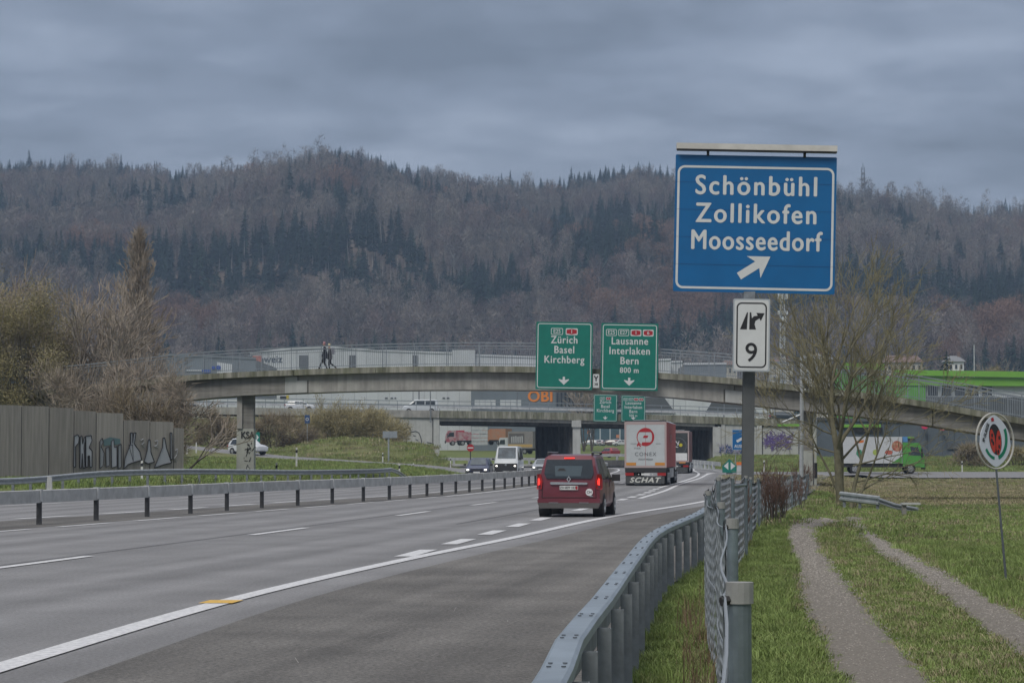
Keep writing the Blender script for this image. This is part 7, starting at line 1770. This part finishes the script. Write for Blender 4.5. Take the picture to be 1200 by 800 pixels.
t, f = hall('white_warehouse', 'very long white warehouse seen above and below the footbridge', [(293, 414.5), (345, 409), (385, 407.5), (440, 411.5), (530, 414.5), (560, 417), (634, 419.5)], 3.0, 520, 60, 2.4, PALE2, ROOFG)
MB().span((at(530, 0, 519).x, 518.9, at(530, 431, 519).z), (at(557, 0, 519).x, 519.7, at(530, 410, 519).z)).build('stair_tower', PALE2, t)
for a, b in ((484, 490), (352, 362), (410, 418)): MB().span((at(a, 0, 519).x, 519.6, at(0, 431, 519).z), (at(b, 0, 519).x, 519.75, at(0, 416, 519).z)).build('louvre', DARKG, t)
RB = mat('faded_red_panel', (.38, .09, .07), .6, col2=(.45, .20, .16), scale=1.2)
a, b = at(296, 423.8, 519.5), at(306.5, 416.8, 519.5); MB().span((a.x, 519.5, a.z), (b.x, 519.78, b.z)).build('logo_panel', RB, t)
text('Schweiz', 2.1, 'lettering', mat('slate_print', (.06, .08, .11), .6), t, (at(313.5, 0, 519.5).x, 519.75, at(0, 421, 519.5).z), (1, 0, 0), (0, 0, 1), .01, .05)
for x_, w_ in ((452, 3), (458.5, 3), (519, 3), (524, 3), (463, 2)): MB().span((at(x_, 0, 519).x, 519.7, at(0, 467, 519).z), (at(x_ + w_, 0, 519).x, 519.79, at(0, 465.4, 519).z)).build('vent', DARKG, t)
MB().span((at(330, 0, 500).x, 519.6, at(0, 470, 519).z), (at(337, 0, 519).x, 519.78, at(0, 463, 519).z)).build('logo_panel', mat('yellow_panel', (.50, .40, .05), .5), t)
MB().span((at(327, 0, 500).x, 519.5, at(0, 468, 519).z), (at(330, 0, 519).x, 519.7, at(0, 464, 519).z)).build('logo_panel', S_BLACK, t)
# blue-grey hall on the left
t, f = hall('blue_grey_hall', 'blue-grey hall with a blue and white sign panel left of the warehouse', [(40, 414), (200, 417), (232, 418), (300, 421)], 6.0, 450, 40, 3.0, BLUEG, ROOFG, trim=BLUEG)
a, b = at(254, 437, 449), at(272, 424, 449); MB().add([(a.x, 449.7, a.z), (b.x, 449.7, a.z), (b.x, 449.7, b.z - .4), (a.x, 449.7, b.z), (a.x, 449.9, a.z), (b.x, 449.9, a.z), (b.x, 449.9, b.z - .4), (a.x, 449.9, b.z)], [(0,1,2,3),(7,6,5,4),(0,4,5,1),(1,5,6,2),(2,6,7,3),(3,7,4,0)]).build('sign_panel', PALE2, t)
SB = mat('royal_blue', (.02, .07, .33), .5); q = at(255.5, 430.5, 449); MB().tube((q.x, 449.5, q.z), (q.x, 449.69, q.z), .42, .42, 18).build('blue_disc', SB, t)
q = at(249.5, 430.5, 449); MB().tube((q.x, 449.6, q.z), (q.x, 449.78, q.z), .30, .30, 18).build('blue_disc', SB, t)
a, b = at(236, 436.5, 449), at(247, 433, 449); MB().span((a.x, 449.6, a.z), (b.x, 449.78, b.z)).build('blue_strip', SB, t)
a, b = at(218, 434.5, 449), at(236, 433, 449); MB().span((a.x, 449.6, a.z), (b.x, 449.78, b.z)).build('white_strip', PALE2, t)
t, f = hall('pale_hall', 'long pale hall wall between the bank vehicles and the bridge pier', [(222, 470), (300, 470), (352, 471)], 5.8, 440, 20, 2.5, PALE2, ROOFG)
winrow(t, 226, 262, 474.5, 477.5, 439.8, 9)
# home-improvement store
t, f = hall('dark_store', 'dark grey store with big orange letters OBI seen between the bridges', [(552, 440), (675, 440)], 3.4, 512, 6.5, 2.5, BLUEG, ROOFG, trim=DARKG)
text('OBI', 3.1, 'lettering', mat('bright_orange', (.70, .22, .03), .5, emit=None), t, (at(633, 0, 511.7).x, 511.75, at(0, 464.8, 511.7).z), (1, 0, 0), (0, 0, 1), .05, .10, depth=.02, spacing=1.05)
for a_, b_ in ((556, 581), (586, 611)):
    for k in range(4):
        p0, p1 = at(a_ + (b_ - a_) * k / 4, 478.5, 511.6), at(a_ + (b_ - a_) * (k + 1) / 4, 468.5, 511.6); MB().span((p0.x + .03, 511.6, p0.z), (p1.x - .03, 511.78, p1.z)).build('pale_door', PALE2, t)
winrow(t, 651, 674, 460, 476, 511.8, 5, fr=DARKG)
for lab_, px_, w_, h_, sd_ in (('leafless tree in the gap right of the orange letters', 684, 9, 14, 131), ('second leafless tree in the gap, directly left of the far green signs', 693, 8, 12, 132)):
    x = at(px_, 400, 500).x; z = Hs(x, 500); t = thing('bare_tree', lab_, 'tree', (x, 500, z)); T = Tree(sd_)
    for k in range(3): T.grow(Vector((x, 500, z)), Vector((T.R.gauss(0, .15), 0, 1)).normalized(), h_ * .5, .2, 0, 3, .5, .3, [5, 5, 4], .6, 4, .12)
    T.out(t, (BK3, BK2, TW2), rmin=.05)
# sheds right of the green signs
t, f = hall('white_shed', 'small white shed right of the large green signs above the railing', [(772, 422.5), (786, 422)], 6, 470, 12, 1.2, PALE2, ROOFG)
t, f = hall('grey_shed', 'flat grey-blue shed above the railing left of the steel post', [(801, 427.5), (851, 427)], 6, 440, 14, 2.4, BLUEG, ROOFG)
t, f = hall('white_unit', 'white unit with dark gate beside the small white shed', [(786, 425), (800, 424.5)], 6, 474, 12, 1.1, PALE2, ROOFG)
t, f = hall('canopy_building', 'white slanted canopy seen through the gap right of the far green signs', [(742, 452), (905, 454)], 6.0, 430, 12, 3.0, PALE2, ROOFG)
for a_, b_, c_ in ((740, 792, 0), (826, 870, 1)):
    V = [at(a_, 484, 429.5), at(b_, 484, 429.5), at(b_ - 14 if not c_ else b_, 465, 429.5), at(a_ if not c_ else a_ + 12, 465, 429.5)]
    MB().add([(v.x, 429.6, v.z) for v in V] + [(v.x, 429.8, v.z) for v in V], [(0,1,2,3),(7,6,5,4),(0,4,5,1),(1,5,6,2),(2,6,7,3),(3,7,4,0)]).build('dark_gable', DARKG, t)
# glass showroom
D = 720.; a, b = at(668, 0, D).x, at(806, 0, D).x; zg = Hs(0, D); zt = at(0, 493, D).z
t = thing('glass_showroom', 'low glass showroom behind the parked cars seen through the bridge opening', 'building', ((a + b)/2, D, zg))
MB().span((a, D + .4, zg - 1), (b, D + 20, zt)).build('body', DARKG, t); n = 12; w = (b - a) / n
for i in range(n):
    MB().span((a + i*w + .2, D, zg), (a + (i+1)*w - .2, D + .3, zt - .9)).build('pane', mat('showroom_glass', (.06, .10, .12), .12, spec=.8, var=.3, scale=.3), t); MB().span((a + i*w - .17, D - .1, zg - .5), (a + i*w + .17, D + .35, zt)).build('column', PALE, t)
MB().span((a - .5, D - .4, zt), (b + .5, D + 20, zt + .8)).build('roof_edge', DARKG, t)
for px_, py_ in ((690, 506), (724, 511)): p0 = at(px_, py_, 690); MB().span((p0.x - .45, 690, p0.z - .45), (p0.x + .45, 690.2, p0.z + .45)).build('orange_sign', mat('pale_orange', (.50, .20, .10), .5), t)
# green building on the right
D = 384.; t, f = hall('green_building', 'long building with lime green roof bands and white framed windows at the right', [(1068, 446), (1260, 452)], 5.4, D, 30, 3.0, PALE2, ROOFG, trim=LIME)
def slab(px0, px1, y0a, y1a, y0b, y1b, m, nm, fr, bk):
    V = [at(px0, y1a, D), at(px1, y1b, D), at(px1, y0b, D), at(px0, y0a, D)]
    MB().add([(v.x, D - fr, v.z) for v in V] + [(v.x, D - bk, v.z) for v in V], [(0,1,2,3),(7,6,5,4),(0,4,5,1),(1,5,6,2),(2,6,7,3),(3,7,4,0)]).build(nm, m, t)
slab(1046, 1262, 433.6, 439.8, 436.5, 443.8, LIME, 'roof_band', 1.6, .3); slab(1030, 1262, 440.2, 451.5, 444.2, 452.8, LIME, 'roof_band', 1.1, .3)
slab(986, 1034, 425.5, 432.5, 426.5, 433.5, LIME, 'roof_band', 1.9, .3); slab(978, 1084, 433, 500, 452, 500, LIME_D, 'green_wall', .9, .25)
winrow(t, 1085, 1164, 451.5, 463.5, D - .1, 5); slab(1084, 1262, 465.5, 500, 465.5, 500, DARKG, 'lower_wall', .9, .3)
# dark building below the footbridge on the right
D = 306.; t, f = hall('dark_facade', 'dark grey facade below the footbridge on the right with lime strips', [(957, 492), (1215, 500)], 1.2, D, 20, 3.2, mat('slate_panel', (.085, .105, .125), .55, var=.12, scale=.5, rnd=.1), ROOFG, trim=DARKG)
def bar(px0, px1, py0, py1, m, nm, dd): a, b = at(px0, py1, D - dd), at(px1, py0, D - dd); MB().span((a.x, D - dd - .15, a.z), (b.x, D - dd, b.z)).build(nm, m, t)
bar(911, 946, 496.6, 499.3, LIME, 'lime_strip', .5); bar(984, 1032, 497, 500.5, LIME, 'lime_strip', .4); bar(1034, 1071, 511.5, 513.2, LIME, 'lime_strip', .35)
bar(1001, 1034, 500.8, 506.5, S_BLACK, 'dark_opening', .3); bar(1071, 1122, 535.0, 536.2, PALE, 'pale_plinth', .4); bar(1110, 1124, 519, 526, DARKG, 'window', .3); bar(1148, 1200, 538, 539.5, PALE, 'pale_plinth', .4)
PINK = mat('pink_lamp', (.55, .03, .10), .5)
for px_, py_, w_ in ((1083.5, 500, 3.6), (1104.5, 501.5, 3.8)):
    p0 = at(px_, py_, D - 1.2); q = thing('pink_globe', {1083.5: 'pink rounded banner on the dark facade, left one of two', 1104.5: 'pink rounded banner on the dark facade, right one of two'}[px_], 'banner', p0, 0, 'pink banners on the dark facade')
    r_ = w_ / FPX * D; P_ = [(r_ * math.cos(a), r_ * .72 * math.sin(a)) for a in np.linspace(0, 2*math.pi, 16, endpoint=False)]
    MB().poly(P_, p0, (1, 0, 0), (0, 0, 1), .25).build('cloth', PINK, q); MB().tube(p0 + Vector((0, .1, -r_*.6)), p0 + Vector((0, .1, -r_*.6 - 3.6)), .04, .04, 6).build('pole', DARKG, q)
# houses
def house(label, px0, px1, py_e, py_r, D, roof, wall, wins):
    a, b = at(px0, 0, D).x, at(px1, 0, D).x; ze, zr, zg = at(0, py_e, D).z, at(0, py_r, D).z, 6.; t = thing('house', label, 'house', ((a + b)/2, D, zg), 0, 'houses at the foot of the wooded hill')
    MB().span((a, D, zg - 1), (b, D + 9, ze)).build('wall', wall, t); m = (a + b) / 2
    MB().add([(a - .5, D - .6, ze - .1), (b + .5, D - .6, ze - .1), (b + .5, D + 9.6, ze - .1), (a - .5, D + 9.6, ze - .1), (a + .8, D + 4.5, zr), (b - .8, D + 4.5, zr)], [(0,1,5,4),(1,2,5),(2,3,4,5),(3,0,4),(3,2,1,0)]).build('roof', roof, t)
    n = wins; w = (b - a) / n
    for i in range(n):
        for z0 in (ze - 2.2, ze - 5.0):
            o = MB().span((a + (i+.25)*w, D - .08, z0), (a + (i+.75)*w, D - .01, z0 + 1.3)).build('window', PLAST, t); MB().span((a + (i+.3)*w, D - .12, z0 + .1), (a + (i+.7)*w, D - .085, z0 + 1.2)).build('pane', WINF, o)
    MB().span((m + 1, D + 3.5, zr - 1), (m + 1.8, D + 4.2, zr + 1)).build('chimney', TILE, t)
house('pale house with clay roof just right of the small number sign', 903, 927, 423, 418, 620, TILE, PLAST, 4)
house('beige house with grey roof behind the bare tree', 940, 972, 420, 413, 700, ROOFG, PLAST, 4)
house('long brown-roofed house behind the bare tree right part', 1036, 1078, 424, 415.5, 690, TILE, PLAST, 6)
house('white house with grey roof behind the dark conifer', 1108, 1126, 423, 416, 680, ROOFG, WHITE, 3)
house('low clay-roofed house just left of the small number sign', 846, 862, 427, 421, 640, TILE, PLAST, 3)
# conifer and round bush by the houses
for lab_, px_, D, h_, pr_ in (('dark conifer standing in front of the white house', 1106, 600, 8.5, 'c0'),):
    p0 = at(px_, 0, D); t = thing('conifer', lab_, 'tree', (p0.x, D, 6.0)); me = protos[pr_].data; o = bpy.data.objects.new('crown', me); COL.objects.link(o); o.parent = t; s_ = (at(0, 413, D).z - 6.0) / 20; o.scale = (s_ * 1.9, s_ * 1.9, s_)
leafy('round_bush_tree', 'round olive tree above the green roof at the right', 1175, 560, (at(0, 413, 560).z - 6.0), 9.0, 81, 9000, LF1, zg=6.0, lsz=.3)
# ---------------------------------------------------------------- masts and poles
def lattice(name, label, px, D, zb, zt, w0, w1, m, bays, extras=None):
    x = (px - 600) / FPX * D; t = thing(name, label, 'mast', (x, D, zb)); mb = MB(); br = MB()
    L = lambda f: w0 + (w1 - w0) * f
    for sx in (-1, 1):
        for sy in (-1, 1): mb.tube((x + sx*w0/2, D + sy*w0/2, zb), (x + sx*w1/2, D + sy*w1/2, zt), w0*.06 + .03, w1*.06 + .03, 4)
    for k in range(bays):
        z0, z1 = zb + (zt - zb) * k / bays, zb + (zt - zb) * (k+1) / bays; a, b = L(k/bays)/2, L((k+1)/bays)/2
        for sy in (-1, 1): br.tube((x - a, D + sy*a, z0), (x + b, D + sy*b, z1), .035 + w0*.02, None, 3); br.tube((x + a, D + sy*a, z0), (x - b, D + sy*b, z1), .035 + w0*.02, None, 3)
    mb.build('legs', m, t); br.build('bracing', m, t); return t, x
t, x = lattice('radio_mast', 'thin lattice radio mast standing on the hill crest at the right', 1013, 1985, at(0, 236, 1985).z, at(0, 196, 1985).z, 3.4, 2.2, mat('mast_grey', (.10, .105, .11), .6), 9)
for k, z in enumerate((203, 209, 215)): MB().tube((x, 1983, at(0, z, 1985).z), (x, 1983, at(0, z + 2, 1985).z), 1.5, 1.5, 8).build('antenna_drum', mat('antenna_grey', (.16, .165, .17), .6), t)
MB().tube((x, 1985, at(0, 196, 1985).z), (x, 1985, at(0, 191, 1985).z), .3, .15, 5).build('tip', POSTD, t)
t, x = lattice('telecom_mast', 'telecom mast with white antenna boxes between the small sign and the bare tree', 917.3, 500, 6, at(0, 341, 500).z, 1.2, .8, GALV_L, 22)
for y0_, y1_, w_ in ((342, 350.5, 1.6), (364, 368.5, 1.6)):
    for s in (-.5, 0, .5): MB().span((x + s*w_ - .22, 499.2, at(0, y1_, 500).z), (x + s*w_ + .22, 499.5, at(0, y0_, 500).z)).build('antenna_panel', PALE2, t)
MB().tube((x + .3, 499.4, at(0, 373.5, 500).z), (x + .3, 499.0, at(0, 373.5, 500).z), .55, .55, 14).build('dish', PALE2, t)
def simple_pole(label, px, D, py_top, zb, r, m=GALV_L, arm=None):
    x = (px - 600) / FPX * D; t = thing('lamp_pole', label, 'pole', (x, D, zb), 0, 'poles near the bridges'); MB().tube((x, D, zb - .3), (x, D, at(0, py_top, D).z), r, r * .8, 8).build('shaft', m, t)
    if arm: MB().tube((x, D, at(0, py_top, D).z - .1), (x + arm, D - .1, at(0, py_top, D).z), r*.6, r*.5, 6).build('arm', m, t); MB().span((x + arm - .3, D - .25, at(0, py_top, D).z - .08), (x + arm + .3, D + .05, at(0, py_top, D).z + .06)).build('lamp_head', m, t)
simple_pole('grey pole above the green roof at the right', 1142, 520, 404, 6, .16)
simple_pole('dark pole on the far bridge left of the white minivan roof', 484, 368, 446, 6.5, .06, GALV_D)
simple_pole('thick dark pole behind the middle of the white minivan', 491, 369, 440, 6.5, .11, GALV_D)
simple_pole('pole on the far bridge at the rear of the minivan', 504.3, 344.2, 442, 6.5, .08, GALV_D)
simple_pole('slim pole on the far bridge above the dark store corner', 606, 368, 442, 6.5, .06, GALV_D)
simple_pole('slim pole between the far green signs and the canopy building', 789, 368, 450, 6.5, .07, GALV_D)
simple_pole('pole on the far bridge left of the steel sign post', 848.5, 368, 450, 6.5, .08, GALV_D)
simple_pole('slim pole seen through the gap right of the bridge pier', 321.5, 368, 462, 6.5, .05, GALV_D)
